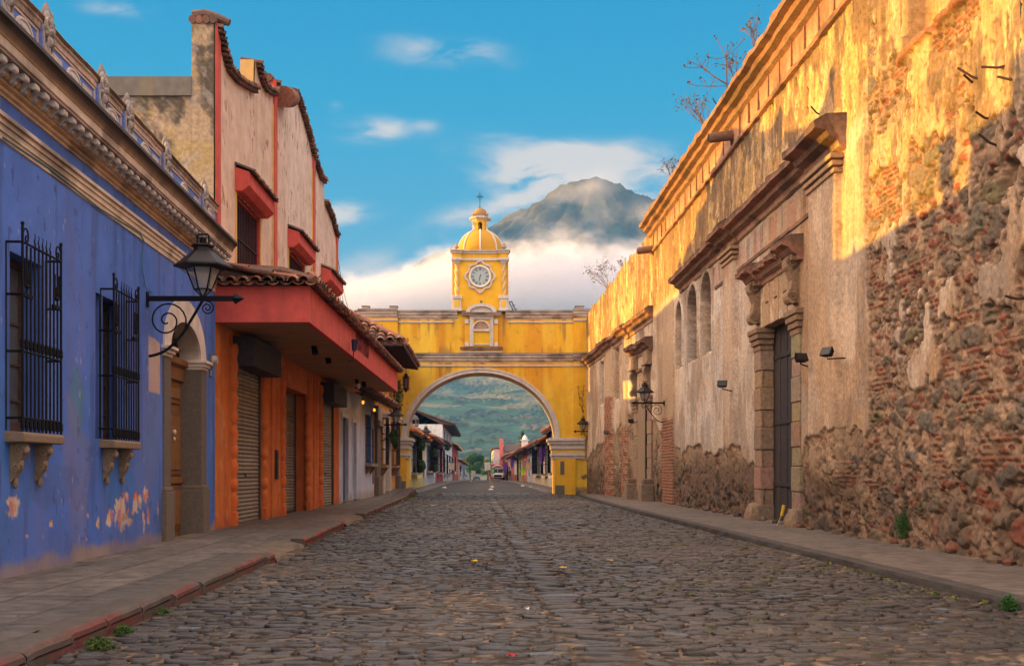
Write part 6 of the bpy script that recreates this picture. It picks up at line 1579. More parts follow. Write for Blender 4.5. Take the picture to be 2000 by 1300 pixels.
def leaf_mass(name, centres, n, size, cols, m, parent=None, seed=1, flat=0.0):
    """many small leaf blades through the volume of a few clumps; centres: (x, y, z, rx, ry, rz)"""
    rng = np.random.default_rng(seed)
    cs = np.array(centres); w = cs[:, 3] * cs[:, 4] * cs[:, 5]; pick = rng.choice(len(cs), n, p=w / w.sum())
    d = rng.normal(size=(n, 3)); d /= np.linalg.norm(d, axis=1)[:, None]; rad = rng.random(n) ** .45
    P = cs[pick, :3] + d * rad[:, None] * cs[pick, 3:6]
    a = rng.normal(size=(n, 3)); a /= np.linalg.norm(a, axis=1)[:, None]; b = np.cross(a, rng.normal(size=(n, 3))); b /= np.linalg.norm(b, axis=1)[:, None]
    s = size * rng.uniform(.6, 1.3, n)[:, None]
    V = np.stack([P - a * s, P + b * s * .45, P + a * s, P - b * s * .45], 1).reshape(-1, 3)
    Q = np.arange(4 * n).reshape(n, 4)
    cl = np.array(cols); ck = cl[(lattice(pick, pick * 3 + seed, seed) * len(cl)).astype(int) % len(cl)] * .6 + cl[rng.integers(0, len(cl), n)] * .4
    ck = ck * rng.uniform(.7, 1.3, n)[:, None]
    return npmesh(name, V, Q, np.repeat(ck, 4, 0), m, parent, False)
M_leaf = mat('leaf', attr=True, rough=.7, var=0, bump=0, spec=.2)
def build_near():
    # ---- pale blue house
    d = PB.d
    drs = [(d(38.9), d(40.4), 3.12), (d(41.7), d(42.7), 3.05)]; wn = (d(45.6), d(47.7), 1.55, 3.55)
    hole = lambda S, Z: np.logical_or.reduce([(S > a) & (S < b) & (Z < z) for a, b, z in drs] + [(S > wn[0]) & (S < wn[1]) & (Z > wn[2]) & (Z < wn[3])])
    dense('wall', PB, 0, PB.L, .07, .08, 4.2, .07, simple_wall((.40, .43, .56), (.48, .51, .64), 501), M_paint, pale, hole)
    b = MB(PB.w); b.box((0, -7.5, 0), (PB.L, -7.3, 5.0), (.5, .5, .6)); b.box((PB.L - .2, -7.5, 0), (PB.L - .05, -.05, 4.2), (.5, .5, .6)); b.box((0, -.35, 0), (PB.L, -.30, 4.2), (.3, .3, .4)); b.build('house_body', M_paint, pale)
    for a, c, z in drs:
        o = MB(PB.w); o.box((a, -.16, .1), (c, -.10, z), (.045, .065, .13))
        for k in range(2): u = a + .08 + k * (c - a) / 2; o.box((u, -.10, .3), (u + (c - a) / 2 - .16, -.08, z * .5), (.055, .075, .15)); o.box((u, -.10, z * .55), (u + (c - a) / 2 - .16, -.08, z - .2), (.055, .075, .15))
        dr = o.build('door', M_dwood, pale, bevel=.008)
        t = MB(PB.w); tc_ = (.50, .52, .64); t.box((a - .14, 0, .1), (a, .03, z + .14), tc_); t.box((c, 0, .1), (c + .14, .03, z + .14), tc_); t.box((a, 0, z), (c, .03, z + .14), tc_); t.box((c, -.30, .1), (c + .01, 0, z), tc_); t.build('door_frame', M_paint, dr)
        st = MB(PB.w); st.box((a - .1, -.1, .08), (c + .1, .16, .20), (.16, .13, .11)); st.build('door_step', M_stone, dr, bevel=.01)
    o = MB(PB.w); o.box((wn[0], -.2, wn[2]), (wn[1], -.15, wn[3]), (.05, .055, .07)); o.box((wn[0] + .9, -.16, wn[2]), (wn[0] + 1.0, -.1, wn[3]), (.2, .25, .4)); o.box((wn[1], -.25, wn[2]), (wn[1] + .02, 0, wn[3]), (.09, .16, .36)); w = o.build('window', M_dwood, pale)
    s_ = MB(PB.w); s_.box((wn[0] - .15, 0, 1.42), (wn[1] + .15, .30, 1.56), (.20, .16, .14)); s_.prism([(wn[0] + .2, n, z) for n, z in ((0, 1.42), (.25, 1.42), (.15, 1.25), (0, 1.1))], (.2, 0, 0), (.2, .16, .14)); s_.prism([(wn[1] - .4, n, z) for n, z in ((0, 1.42), (.25, 1.42), (.15, 1.25), (0, 1.1))], (.2, 0, 0), (.2, .16, .14)); s_.build('sill', M_stone, w, bevel=.012)
    grille(PB, wn[0] - .05, wn[1] + .05, 1.56, 3.7, .26, w, 8)
    wb = MB(PB.w); wb.box((wn[1] + .55, 0, .7), (wn[1] + .95, .03, 3.0), (.07, .12, .25)); wb.build('blue_panel', M_paint, pale)
    # shallow eave with tiles and rafters
    tl = MB(); O = Vector(PB.w(-.1, 1.0, 4.02)); U = Vector(PB.w(PB.L + .3, 1.0, 4.02)) - O; V = Vector(PB.w(-.1, -.3, 4.75)) - O; tiles(tl, O, U, V, 44, 3, rnd=random.Random(8))
    ev = tl.build('eave_tiles', M_tile, pale)
    rf = MB(PB.w); rf.prism([(0, .95, 4.0), (0, .95, 3.97), (0, -.2, 4.55), (0, -.2, 4.62)], (PB.L + .2, 0, 0), (.06, .04, .03))
    for k in range(24): x = .1 + k * PB.L / 24; rf.prism([(x, .92, 3.96), (x, .92, 3.86), (x, -.1, 4.38), (x, -.1, 4.5)], (.09, 0, 0), (.05, .035, .028))
    rf.build('rafters', M_dwood, pale)
    # unseen upper storey, added to shade the ruin wall opposite, and the low roof
    u = MB(PB.w); u.box((-.4, -7.4, 4.4), (d(46.6), -3.6, 8.1), (.5, .42, .36)); u.build('upper_storey', M_paint, pale)
    u = MB(PB.w); u.prism([(-.4, -3.4, 8.1), (-.4, -5.5, 8.9), (-.4, -7.6, 8.1)], (d(46.6) + .5, 0, 0), (.25, .1, .06)); u.prism([(d(46.6), -.3, 4.6), (d(46.6), -4, 5.9), (d(46.6), -7.4, 4.8)], (PB.L - d(46.6), 0, 0), (.25, .1, .06)); u.build('roof', M_tile, pale)
    for k, (px_, py_, lab) in enumerate(((709, 785, 'nearer lit yellow bulb hanging under the pale blue house eave'), (731, 800, 'farther glowing orange bulb under the pale blue house eave'))):
        n_ = .6; s0 = PB.s(px_, n_); z0 = PB.z(px_, py_, n_); t = thing('eave_bulb', lab, 'light bulb', PB.w(s0, n_, z0 + .3), 'bulbs under the pale blue eave')
        b = MB(PB.w); b.tube([(s0, n_, z0 + .1), (s0, n_, 4.1)], .008, 4); b.lathe([(.035, .06), (.03, .14)], 8, (s0, n_, z0)); b.build('bulb_cord', M_iron, t)
        b = MB(PB.w); b.blob((s0, n_, z0), (.05, .05, .065), (1, 1, 1), 6, 8, 0); b.build('bulb', M_bulb, t, smooth=True)
        lp = bpy.data.lights.new('bulb_light', 'POINT'); lp.energy = 3; lp.color = (1, .5, .15); lp.shadow_soft_size = .08; lo = bpy.data.objects.new('bulb_light', lp); lo.location = (0, .0, -.0); C.objects.link(lo); lo.parent = t; lo.location = Vector(PB.w(s0, n_ + .02, z0 - .12)) - t.location
    # ---- ochre house
    d = OC.d
    dr_ = (OC.s(750), OC.s(760.5)); w1 = (OC.s(741.5), OC.s(747.5)); w2 = (OC.s(764), OC.s(770.5))
    dc, dr0 = sum(dr_) / 2, (dr_[1] - dr_[0]) / 2
    hole = lambda S, Z: np.logical_or.reduce([(S > a) & (S < b) & (Z > 1.5) & (Z < 3.6) for a, b in (w1, w2)] + [np.where(Z < 2.75, np.abs(S - dc) / dr0, np.hypot((S - dc) / dr0, (Z - 2.75) / .75)) < 1])
    dense('wall', OC, 0, OC.L, .06, .08, 6.4, .06, simple_wall((.62, .27, .065), (.68, .33, .09), 511), M_paint, ochre, hole)
    b = MB(OC.w); b.box((0, -7, 0), (OC.L, -6.8, 6.4), (.6, .3, .08)); b.box((0, -7, 0), (.1, -.03, 6.4), (.6, .3, .08)); b.box((0, -.6, .1), (OC.L, -.5, 6.3), (.1, .06, .03)); b.build('house_body', M_paint, ochre)
    s0, s1 = OC.s(731.5), OC.s(738.5)
    p = MB(OC.w); p.box((s0, 0, .1), (s1, .12, 3.6), (.12, .10, .09)); p.box((s0 - .08, 0, .1), (s1 + .08, .2, 1.0), (.13, .105, .09)); p.box((s0 - .1, 0, 3.2), (s1 + .1, .25, 3.45), (.2, .16, .12)); p.box((s0 - .05, 0, 3.45), (s1 + .1, .18, 4.1), (.3, .27, .25)); p.build('stone_pillar', M_stone, ochre, bevel=.02)
    av = MB(OC.w)
    for i in range(16):
        t0, t1 = math.pi * i / 16, math.pi * (i + 1) / 16; Pq = lambda t, g: (dc - (dr0 + g) * math.cos(t), 2.75 + (.75 + g) * math.sin(t)); q = [Pq(t0, 0), Pq(t1, 0), Pq(t1, .3), Pq(t0, .3)]; av.prism([(x, -.4, z) for x, z in q], (0, .46, 0), WH)
    for sg in (-1, 1): x = dc + sg * (dr0 + .15); av.box((x - .15, -.4, .1), (x + .15, .06, 2.75), WH); av.box((x - .2, -.4, 2.72), (x + .2, .12, 2.86), WH)
    do = MB(OC.w); do.box((dr_[0], -.45, .1), (dr_[1], -.38, 3.5), (.12, .06, .03)); dd = do.build('door', M_wood, ochre); av.build('door_surround', M_paint, dd)
    for k, (a, c) in enumerate((w1, w2)):
        o = MB(OC.w); o.box((a, -.25, 1.5), (c, -.2, 3.6), (.06, .05, .05)); o.box((c, -.25, 1.5), (c + .02, 0, 3.6), (.4, .2, .06)); o.box(((a + c) / 2 - .04, -.2, 1.5), ((a + c) / 2 + .04, -.16, 3.6), (.35, .18, .06)); w = o.build('window', M_dwood, ochre)
        s_ = MB(OC.w); s_.box((a - .1, 0, 1.38), (c + .1, .32, 1.52), (.28, .16, .09)); s_.prism([(a + .1, n, z) for n, z in ((0, 1.38), (.28, 1.38), (.12, 1.15), (0, 1.0))], (c - a - .2, 0, 0), (.22, .13, .08)); s_.build('sill', M_stone, w, bevel=.012); grille(OC, a, c, 1.52, 3.65, .28, w, 6, .016)
        h = MB(OC.w); h.box((a - .1, 0, 3.66), (c + .1, .36, 3.80), WH); h.box((a - .18, 0, 3.80), (c + .18, .44, 3.90), WH); h.build('window_head', M_paint, w, bevel=.01)
    s_ = MB(OC.w); s_.box((OC.s(772.5), 0, .1), (OC.s(776), .14, 3.9), (.17, .14, .13)); s_.box((OC.s(772.5) - .05, 0, .1), (OC.s(776) + .05, .22, 1.0), (.13, .11, .1)); s_.build('stone_pillar', M_stone, ochre, bevel=.02)
    mo = MB(OC.w); mo.mold([(0, 4.55), (.22, 4.5), (.2, 4.4), (.1, 4.34), (0, 4.3)], 0, OC.L, (.45, .22, .07)); mo.build('moulding', M_paint, ochre)
    ps = MB(OC.w); ps.box((OC.s(764, .3), .2, 3.9), (OC.s(764, .3) + .16, .34, 6.5), (.34, .15, .05)); ps.build('eave_post', M_dwood, ochre)
    # deep overhanging roof: hipped towards the near end
    ex, ez = -3.20, 6.62; yN, yF = 47.0, 58.3; rxg, rz_ = -6.0, 8.25; yR = 49.9
    A_, B_, Cc, D_ = Vector((ex, yN, ez)), Vector((ex, yF, ez)), Vector((rxg, yR, rz_)), Vector((rxg, yF, rz_))
    tl = MB(); tiles(tl, Vector((ex + .05, yN + 1.6, ez)), Vector((0, yF - yN - 1.6, 0)), Vector((rxg - ex, 0, rz_ - ez)), 40, 9, rnd=random.Random(4))
    # hip face towards the camera
    nn = 13
    for i in range(nn):
        f0, f1 = i / nn, (i + 1) / nn
        xa, xb = ex + .05 - (ex - rxg + 2.4) * f0, ex + .05 - (ex - rxg + 2.4) * f1
        lim = min(1.0, (f0 + .5 / nn) * 2.0)
        k_ = max(1, int(round(9 * lim)))
        tiles(tl, Vector((xa, yN - .05, ez)), Vector((xb - xa, 0, 0)), Vector((0, (yR - yN) * k_ / 9, (rz_ - ez) * k_ / 9)), 1, k_, rnd=random.Random(40 + i))
    tl.tube([tuple(A_ + Vector((0, 0, .08))), tuple(A_.lerp(Cc, .5) + Vector((0, 0, .12))), tuple(Cc + Vector((0, 0, .12)))], .13, 8, col=(.25, .11, .07)); tl.tube([tuple(Cc + Vector((0, 0, .1))), tuple(D_ + Vector((0, 0, .1)))], .13, 8, col=(.25, .11, .07))
    tl.build('roof_tiles', M_tile, ochre)
    ud = MB(); c_ = (.10, .045, .045)
    ud.add([(ex, yN, ez - .05), (ex, yF, ez - .05), (-4.6, yF, ez + .18), (-4.6, yN, ez + .18)], [(0, 1, 2, 3)], c_); ud.add([(ex, yN, ez - .05), (-8.4, yN, ez - .05), (-8.4, yR, ez + .3), (-5.4, yR, ez + .3)], [(0, 1, 2, 3)], c_)
    ud.add([(ex, yN, ez - .03), (ex, yF, ez - .03), (rxg, yF, rz_ - .06), (rxg, yR, rz_ - .06)], [(0, 1, 2, 3)], c_); ud.add([(ex, yN, ez - .03), (rxg, yR, rz_ - .06), (-8.4, yR, rz_ - .06), (-8.4, yN, ez - .03)], [(0, 1, 2, 3)], c_); ud.add([(rxg, yR, rz_ - .06), (rxg, yF, rz_ - .06), (-8.8, yF, ez), (-8.4, yR, ez)], [(0, 1, 2, 3)], c_)
    for y in np.arange(yN + .2, yF, .42): ud.prism([(ex + .02, y, ez - .05), (ex + .02, y, ez - .17), (-4.6, y, ez + .02), (-4.6, y, ez + .15)], (0, .10, 0), (.075, .034, .034))
    for x in np.arange(-8.0, ex, .42): ud.prism([(x, yN + .02, ez - .05), (x, yN + .02, ez - .17), (x, yR, ez + .1), (x, yR, ez + .22)], (.10, 0, 0), (.075, .034, .034))
    ud.box((ex - .05, yN, ez - .14), (ex + .02, yF, ez + .03), (.10, .06, .045)); ud.box((-8.4, yN, ez - .14), (ex - .05, yN + .07, ez + .03), (.10, .06, .045)); ud.build('roof_timber', M_dwood, ochre)
    up = MB(); up.box((-7.8, yR + .2, 4.5), (-4.65, yF, 6.7), (.55, .25, .06)); up.build('upper_storey', M_paint, ochre)
    # hanging ornate lanterns
    for k, (px_, py_, dd_, top, lab) in enumerate(((793, 747, 53.0, 6.45, 'ornate dark red lantern on a chain under the overhanging tile roof'), (764, 715, 49.5, 6.5, 'iron lantern hanging in the dark recess under the tile roof'))):
        p_ = Vector(ptd(px_, py_, dd_)); t = thing('hanging_lantern', lab, 'lantern', tuple(p_ + Vector((0, 0, .5))), 'lanterns hung from the tile roof')
        b = MB(); zz = p_.z + .42
        while zz < top: b.tube([(p_.x + .025 * math.cos(q), p_.y, zz + .045 + .045 * math.sin(q)) for q in np.linspace(0, 2 * math.pi, 7)[:-1]], .009, 4, True); zz += .075
        b.build('chain', M_iron, t)
        b = MB(); h_ = .30
        for q in range(6): a = math.pi / 3 * q; b.tube([(p_.x + .13 * math.cos(a), p_.y + .13 * math.sin(a), p_.z - .28), (p_.x + .15 * math.cos(a), p_.y + .15 * math.sin(a), p_.z + .2), (p_.x + .05 * math.cos(a), p_.y + .05 * math.sin(a), p_.z + .42)], .016, 4); b.tube([(p_.x + (.17 + .05 * math.cos(w)) * math.cos(a), p_.y + (.17 + .05 * math.cos(w)) * math.sin(a), p_.z + .24 + .05 * math.sin(w)) for w in np.linspace(0, 5, 7)], .012, 4); b.tube([(p_.x + (.14 + .05 * math.cos(w)) * math.cos(a), p_.y + (.14 + .05 * math.cos(w)) * math.sin(a), p_.z - .32 + .05 * math.sin(w)) for w in np.linspace(0, 5, 7)], .012, 4)
        b.lathe([(.02, -.45), (.06, -.40), (.03, -.36), (.15, -.30), (.15, -.27)], 6, tuple(p_)); b.lathe([(.17, .2), (.05, .36), (.06, .40), (.0, .46)], 6, tuple(p_)); b.build('cage', M_iron, t)
        b = MB(); b.lathe([(.11, -.27), (.13, .2)], 6, tuple(p_), (.10, .012, .012)); b.build('red_glass', mat('red_glass', attr=True, rough=.25, var=0, bump=0, spec=.6), t)
    # flower baskets
    gcol = [(.03, .075, .015), (.05, .11, .022), (.075, .13, .035), (.02, .05, .014)]
    for (px_, py_, dd_, rad, lab, sd_) in ((776, 770, 55.5, .62, 'trailing green plant with red blossoms high under the tile roof', 1), (770, 855, 54.5, .42, 'green plant spilling from a window grille of the ochre house', 2)):
        p_ = Vector(ptd(px_, py_, dd_)); t = thing('hanging_plant', lab, 'plant', tuple(p_), 'plants hung on the house fronts')
        cs = [(p_.x, p_.y, p_.z, rad * .5, rad * .7, rad * .9), (p_.x + .05, p_.y + .2, p_.z - rad * .9, rad * .35, rad * .4, rad * .6), (p_.x + .1, p_.y - .1, p_.z + rad * .8, rad * .3, rad * .4, rad * .4)]
        leaf_mass('foliage', cs, 900, .055, gcol, M_leaf, t, sd_)
        leaf_mass('blossoms', cs, 60, .035, [(.45, .04, .10), (.5, .08, .05)], M_leaf, t, sd_ + 5)
    put_lamp(OC.w(OC.s(742), .0, OC.z(742, 829)), math.atan2(OC.n.y, OC.n.x), .86, 'iron lantern on the ochre house front, nearest before the arch on the left')
    b = MB(); p_ = Vector(OC.w(OC.s(762, .35), .5, 3.95)); b.tube([tuple(p_), tuple(p_ + Vector((.02, 0, -.35))), tuple(p_ + Vector((.05, .02, -.75)))], [.03, .05, .02], 6, col=(.22, .09, .42)); tag(b.build('purple_ribbon', mat('purple_cloth', (.16, .05, .38), rough=.9, var=.1, bump=0)), 'strip of purple cloth hanging above the left street lantern', 'ribbon')
build_near()
# ================================================================== the street beyond the arch
def far_house(sd, y0, y1, zt, col, col2, name, label, ops=(), roof=(.9, 1.7, .45), tile=True, seed=1, xw=None, base=True, depth=7.0, gable=None):
    X = xw if xw is not None else (-4.15 if sd < 0 else 4.95)
    fr = Fr((X, y0), (X, y1), sd); L = y1 - y0; zb = float(zroad(np.array([y1]))[0]) - .1
    t = thing(name, label, 'house', fr.w(L / 2, -2, 0), 'houses beyond the arch')
    n_ = max(4, int(L / .35))
    dense('wall', fr, 0, L, .35, zb, zt, .25, simple_wall(col, col2, 600 + seed), M_paint, t)
    b = MB(fr.w); b.box((.01, -depth, zb), (L - .01, -.02, zt - .01), tuple(np.array(col) * .95))
    if base: b.box((.02, -.02, zb), (L - .02, .04, .75), tuple(np.array(col2) * .6))
    b.build('house_body', M_paint, t)
    for (a, c, z0, z1, kind) in ops:
        o = MB(fr.w); pc = (.055, .055, .06) if kind != 'd' else (.11, .06, .035)
        if kind == 'b': pc = (.05, .075, .16)
        if kind == 'w': pc = (.62, .60, .58)
        o.box((a, -.05, z0), (c, .015, z1), pc)
        if kind in 'db': o.box((a + (c - a) * .12, .015, z0 + .2), (c - (c - a) * .12, .03, z0 + (z1 - z0) * .45), tuple(q * 1.4 for q in pc))
        w = o.build('door' if kind in 'dbw' else 'window', M_dwood, t)
        f = MB(fr.w); fc = (.60, .56, .52)
        for (u0, u1, q0, q1) in ((a - .14, a, z0, z1 + .14), (c, c + .14, z0, z1 + .14), (a, c, z1, z1 + .14)): f.box((u0, 0, q0), (u1, .06, q1), fc)
        if kind == 'g' or kind == 'f': f.box((a - .25, 0, z0 - .15), (c + .25, .34, z0), (.30, .24, .20))
        f.build('door_frame' if kind in 'dbw' else 'window_frame', M_paint, w)
        if kind in 'gf': grille(fr, a - .15, c + .15, z0, z1 + .25, .34, w, max(5, int((c - a) / .35)), .022)
    ov, up, dn = roof
    tl = MB()
    O = Vector(fr.w(-.15, ov, zt - .12)); U = Vector(fr.w(L + .15, ov, zt - .12)) - O; V = Vector(fr.w(-.15, -depth * .5, zt + up)) - O
    if tile: tiles(tl, O, U, V, max(4, int(L / .32)), 7, rnd=random.Random(seed), cols=[(.34, .12, .06), (.28, .10, .06), (.20, .085, .055), (.40, .17, .09), (.16, .09, .065)] if tile is True else tile)
    tl.prism([(fr.w(-.1, ov - .02, 0)[0], y0 - .1, zt - .16), (fr.w(-.1, -depth * .5, 0)[0], y0 - .1, zt + up - .06), (fr.w(-.1, -depth - .3, 0)[0], y0 - .1, zt), (fr.w(-.1, -depth - .3, 0)[0], y0 - .1, zt - .1), (fr.w(-.1, 0, 0)[0], y0 - .1, zt - .06)], (0, L + .2, 0), (.10, .06, .05))
    tl.build('roof', M_tile, t)
    ev = MB(fr.w)
    ev.prism([(0, ov - .04, zt - .18), (0, ov - .04, zt - .26), (0, 0, zt - .14), (0, 0, zt - .05)], (L, 0, 0), (.05, .035, .03))
    ev.build('eave_boarding', M_dwood, t)
    return t, fr
def cupola(parent, c, r, h, dkc=(.10, .085, .075)):
    b = MB()
    for k in range(6): a = math.pi / 3 * k; b.tube([(c[0] + r * math.cos(a), c[1] + r * math.sin(a), c[2]), (c[0] + r * math.cos(a), c[1] + r * math.sin(a), c[2] + h * .5)], r * .16, 5, col=(.16, .12, .10))
    b.lathe([(r * 1.15, -.1), (r * 1.15, .02), (r * .95, .06)], 6, tuple(c), dkc); b.lathe([(r * 1.05, h * .48), (r * 1.3, h * .52), (r * 1.25, h * .58), (r * .95, h * .80), (r * .45, h * .95), (r * .1, h)], 12, tuple(c), dkc); b.build('roof_cupola', M_stone, parent, smooth=True, angle=30)
def build_street():
    wh, wh2 = (.60, .57, .54), (.68, .65, .62)
    t, fr = far_house(-1, 62.0, 84.5, 3.55, (.66, .50, .13), (.70, .56, .20), 'yellow_house', 'pale yellow house with an orange tile eave just through the arch on the left', [(19.0, 22.0, .1, 2.0, 'd'), (6.5, 12.5, 1.15, 3.2, 'f')], (.55, 1.6, 0), [(.50, .20, .08), (.42, .15, .07), (.55, .24, .10)], 1)
    cupola(t, (-6.6, 79, 4.95), .42, 1.25)
    t2, fr2 = far_house(-1, 84.5, 104.5, 3.9, (.55, .58, .62), (.63, .65, .68), 'white_house', 'bluish white house with a large black window cage full of purple flowers', [(3.0, 17.0, 1.25, 3.3, 'f')], (.75, 1.7, 0), True, 2)
    cupola(t2, (-5.9, 101, 5.3), .36, 1.0)
    far_house(-1, 104.5, 126.5, 4.1, (.42, .085, .075), (.48, .11, .10), 'red_house', 'dusty red house beyond the white one with window cages', [(4, 9, 1.1, 3.2, 'g'), (13, 18, 1.1, 3.2, 'g')], (1.0, 1.6, 0), [(.09, .06, .05), (.12, .075, .06)], 3)
    t4, fr4 = far_house(-1, 126.5, 168, 6.55, (.60, .62, .66), (.68, .69, .71), 'tall_white_house', 'two storey white house with a dark wide eave and a blank gable end', [(3, 9, .9, 2.9, 'g'), (14, 20, .9, 2.9, 'g'), (26, 32, .9, 2.9, 'g'), (3, 7, 4.2, 5.9, 'b'), (14, 18, 4.2, 5.9, 'b'), (26, 30, 4.2, 5.9, 'b')], (1.3, 1.6, 0), [(.09, .065, .055), (.12, .08, .065)], 4)
    g = MB(); g.prism([(-4.16, 126.4, 6.4), (-7.65, 126.4, 8.1), (-11.1, 126.4, 6.5), (-11.1, 126.4, 3.5), (-4.16, 126.4, 3.5)], (0, .08, 0), wh2); g.build('gable_wall', M_paint, t4)
    far_house(-1, 168, 215, 5.2, (.40, .07, .05), (.45, .10, .06), 'scarlet_house', 'far red fronted house with a bright orange tile roof', [(4, 12, 1.2, 3.2, 'g'), (20, 28, -.3, 2.6, 'w')], (.8, 1.5, 0), [(.55, .26, .10), (.48, .20, .08)], 5)
    far_house(-1, 215, 262, 3.3, wh, wh2, 'small_white_house', 'low far white house with a yellow foot on the left side of the street', [(4, 12, .3, 2.2, 'g'), (22, 32, -.8, 1.6, 'b')], (.8, 1.3, 0), True, 6)
    far_house(-1, 262, 330, 3.2, (.45, .40, .50), (.55, .50, .58), 'lilac_house', 'farthest lilac grey house on the left before the round tree', [(6, 20, .0, 1.8, 'g')], (.9, 1.3, 0), True, 7)
    # right side
    far_house(1, 62.0, 79, 4.0, (.60, .52, .44), (.68, .60, .52), 'cream_house', 'cream house right behind the arch pier with tall white windows', [(5.5, 8.0, 1.1, 3.6, 'g'), (11.5, 14.5, 1.1, 3.6, 'g')], (.6, 1.4, 0), True, 8)
    far_house(1, 79, 102, 3.45, (.68, .48, .28), (.72, .56, .36), 'sand_house', 'sand coloured house with black barred windows under a red tile eave', [(3, 6, 1.0, 2.9, 'g'), (12, 20, 1.0, 2.9, 'g')], (.8, 1.8, 0), True, 9)
    far_house(1, 102, 117, 3.4, (.48, .51, .56), (.56, .58, .62), 'grey_blue_house', 'narrow grey blue house with dark doors on the right', [(2, 5, .1, 2.5, 'b'), (8, 12, .1, 2.5, 'b')], (1.1, 1.8, 0), True, 10)
    far_house(1, 117, 130, 3.4, (.50, .09, .075), (.55, .12, .10), 'coral_house', 'narrow coral red shop front on the right', [(3, 7, .0, 2.4, 'd')], (1.0, 1.7, 0), True, 11)
    far_house(1, 130, 146, 3.4, (.62, .46, .10), (.68, .52, .15), 'mustard_house', 'narrow mustard yellow front on the right', [(4, 9, .0, 2.4, 'g')], (.9, 1.7, 0), True, 12)
    far_house(1, 146, 176, 3.3, (.46, .10, .07), (.52, .14, .09), 'brick_red_house', 'far red front with a big white door on the right', [(3, 14, -.35, 2.5, 'w')], (.9, 1.7, 0), True, 13)
    far_house(1, 176, 215, 3.8, (.55, .25, .14), (.60, .32, .20), 'orange_house', 'far orange house with a pale sloping roof on the right', [(6, 16, -.5, 2.0, 'g')], (.9, 1.7, 0), True, 14)
    t, _ = far_house(1, 216, 250, 5.6, (.50, .50, .50), (.58, .57, .56), 'big_white_house', 'tall pale building with a red corner pillar closing the right side', [(5, 14, -.5, 2.0, 'g'), (5, 14, 3, 4.6, 'g')], (.3, 1.0, 0), True, 15, xw=2.6, depth=12)
    b = MB(); b.box((3.8, 215.2, -.8), (4.5, 215.9, 7.4), (.55, .16, .13)); b.build('corner_pillar', M_paint, t); b = MB(); b.prism([(4.6, 215.5, 6.4), (7.0, 215.5, 6.4), (10.5, 215.5, 7.3), (15, 215.5, 7.3), (15, 215.5, 5.0), (4.6, 215.5, 5.0)], (0, 14, 0), (.16, .14, .14)); b.build('slate_roof', M_tile, t)
    b = MB(); b.box((8.0, 214, 5.0), (9.2, 215.2, 7.0), wh2); b.box((7.8, 213.8, 7.0), (9.4, 215.4, 7.2), wh); b.lathe([(.55, 0), (.4, .5), (.05, .9)], 4, (8.6, 214.6, 7.2), wh2); b.build('white_chimney', M_paint, t)
    # flowers in window cages
    gc = [(.03, .07, .016), (.05, .10, .025), (.02, .045, .015)]
    for (p_, rr, lab, sd_, fl) in ((( -3.72, 71.3, 2.9), 1.6, 'big leafy basket of pink flowers on the yellow house window, upper of two', 1, (.5, .12, .2)), ((-3.72, 71.3, 1.55), 1.5, 'leafy plant box below the pink flowers on the yellow house window', 2, (.12, .2, .05)), ((-3.8, 94, 2.75), 2.6, 'row of purple flowers high in the white house window cage', 3, (.16, .08, .20)), ((-3.8, 94, 1.5), 2.6, 'row of dark purple plants low in the white house window cage', 4, (.14, .08, .18)), ((-3.8, 132.5, 4.0), 2.8, 'flower balcony between the storeys of the tall white house', 5, (.3, .1, .1))):
        t = thing('window_plants', lab, 'plant', p_, 'plants in the far window cages')
        leaf_mass('foliage', [(p_[0], p_[1] + q * rr * .5, p_[2], .26, rr * .45, .38) for q in (-1, 0, 1)], 1300, .085, gc, M_leaf, t, sd_); leaf_mass('blossoms', [(p_[0] + .08, p_[1] + q * rr * .5, p_[2], .25, rr * .45, .34) for q in (-1, 0, 1)], 260 if sd_ > 2 else 60, .06, [fl, tuple(q * .7 for q in fl)], M_leaf, t, sd_ + 9)
    # purple banners along the far fronts
    for i, (x, y, z) in enumerate(((-3.9, 232, 2.2), (4.3, 150, 2.9), (4.2, 178, 2.6), (4.2, 190, 2.2), (4.6, 83, 3.1))):
        b = MB(); b.prism([(x - .25, y, z), (x + .25, y, z), (x + .15, y, z - 1.1), (x - .05, y, z - 1.4), (x - .2, y, z - .9)], (0, .05, 0)); tag(b.build('purple_banner', MATS['purple_cloth']), ['purple cloth hung on the far left fronts', 'purple cloth nearest the white door on the right', 'middle purple cloth near the bus on the right', 'purple cloth farthest down the right side', 'purple drape beside the cream house window'][i], 'banner', 'purple banners on the fronts')
    put_lamp((-4.14, 71.5, AZ(856, 71.5)), 0, .86, 'iron lantern on the yellow house just through the arch')
    put_lamp((-4.14, 103.5, AZ(876, 103.5)), 0, .86, 'iron lantern farther off on the bluish white house')
    put_lamp((4.94, 84.0, AZ(881, 84)), math.pi, .86, 'iron lantern on the sand coloured house beyond the arch')
    put_lamp((4.94, 131.0, AZ(893, 131)), math.pi, .86, 'tiny far iron lantern on the mustard front')
    put_lamp(R1.w(R1.d(39.9), .12, R1.z(1305, 786)), math.pi, .80, 'iron lantern on a scrolled bracket on the ruin wall')
    put_lamp((6.05, 58.4, AZ(842, 58.4)), math.pi, .82, 'iron lantern beside the right pier of the yellow arch')
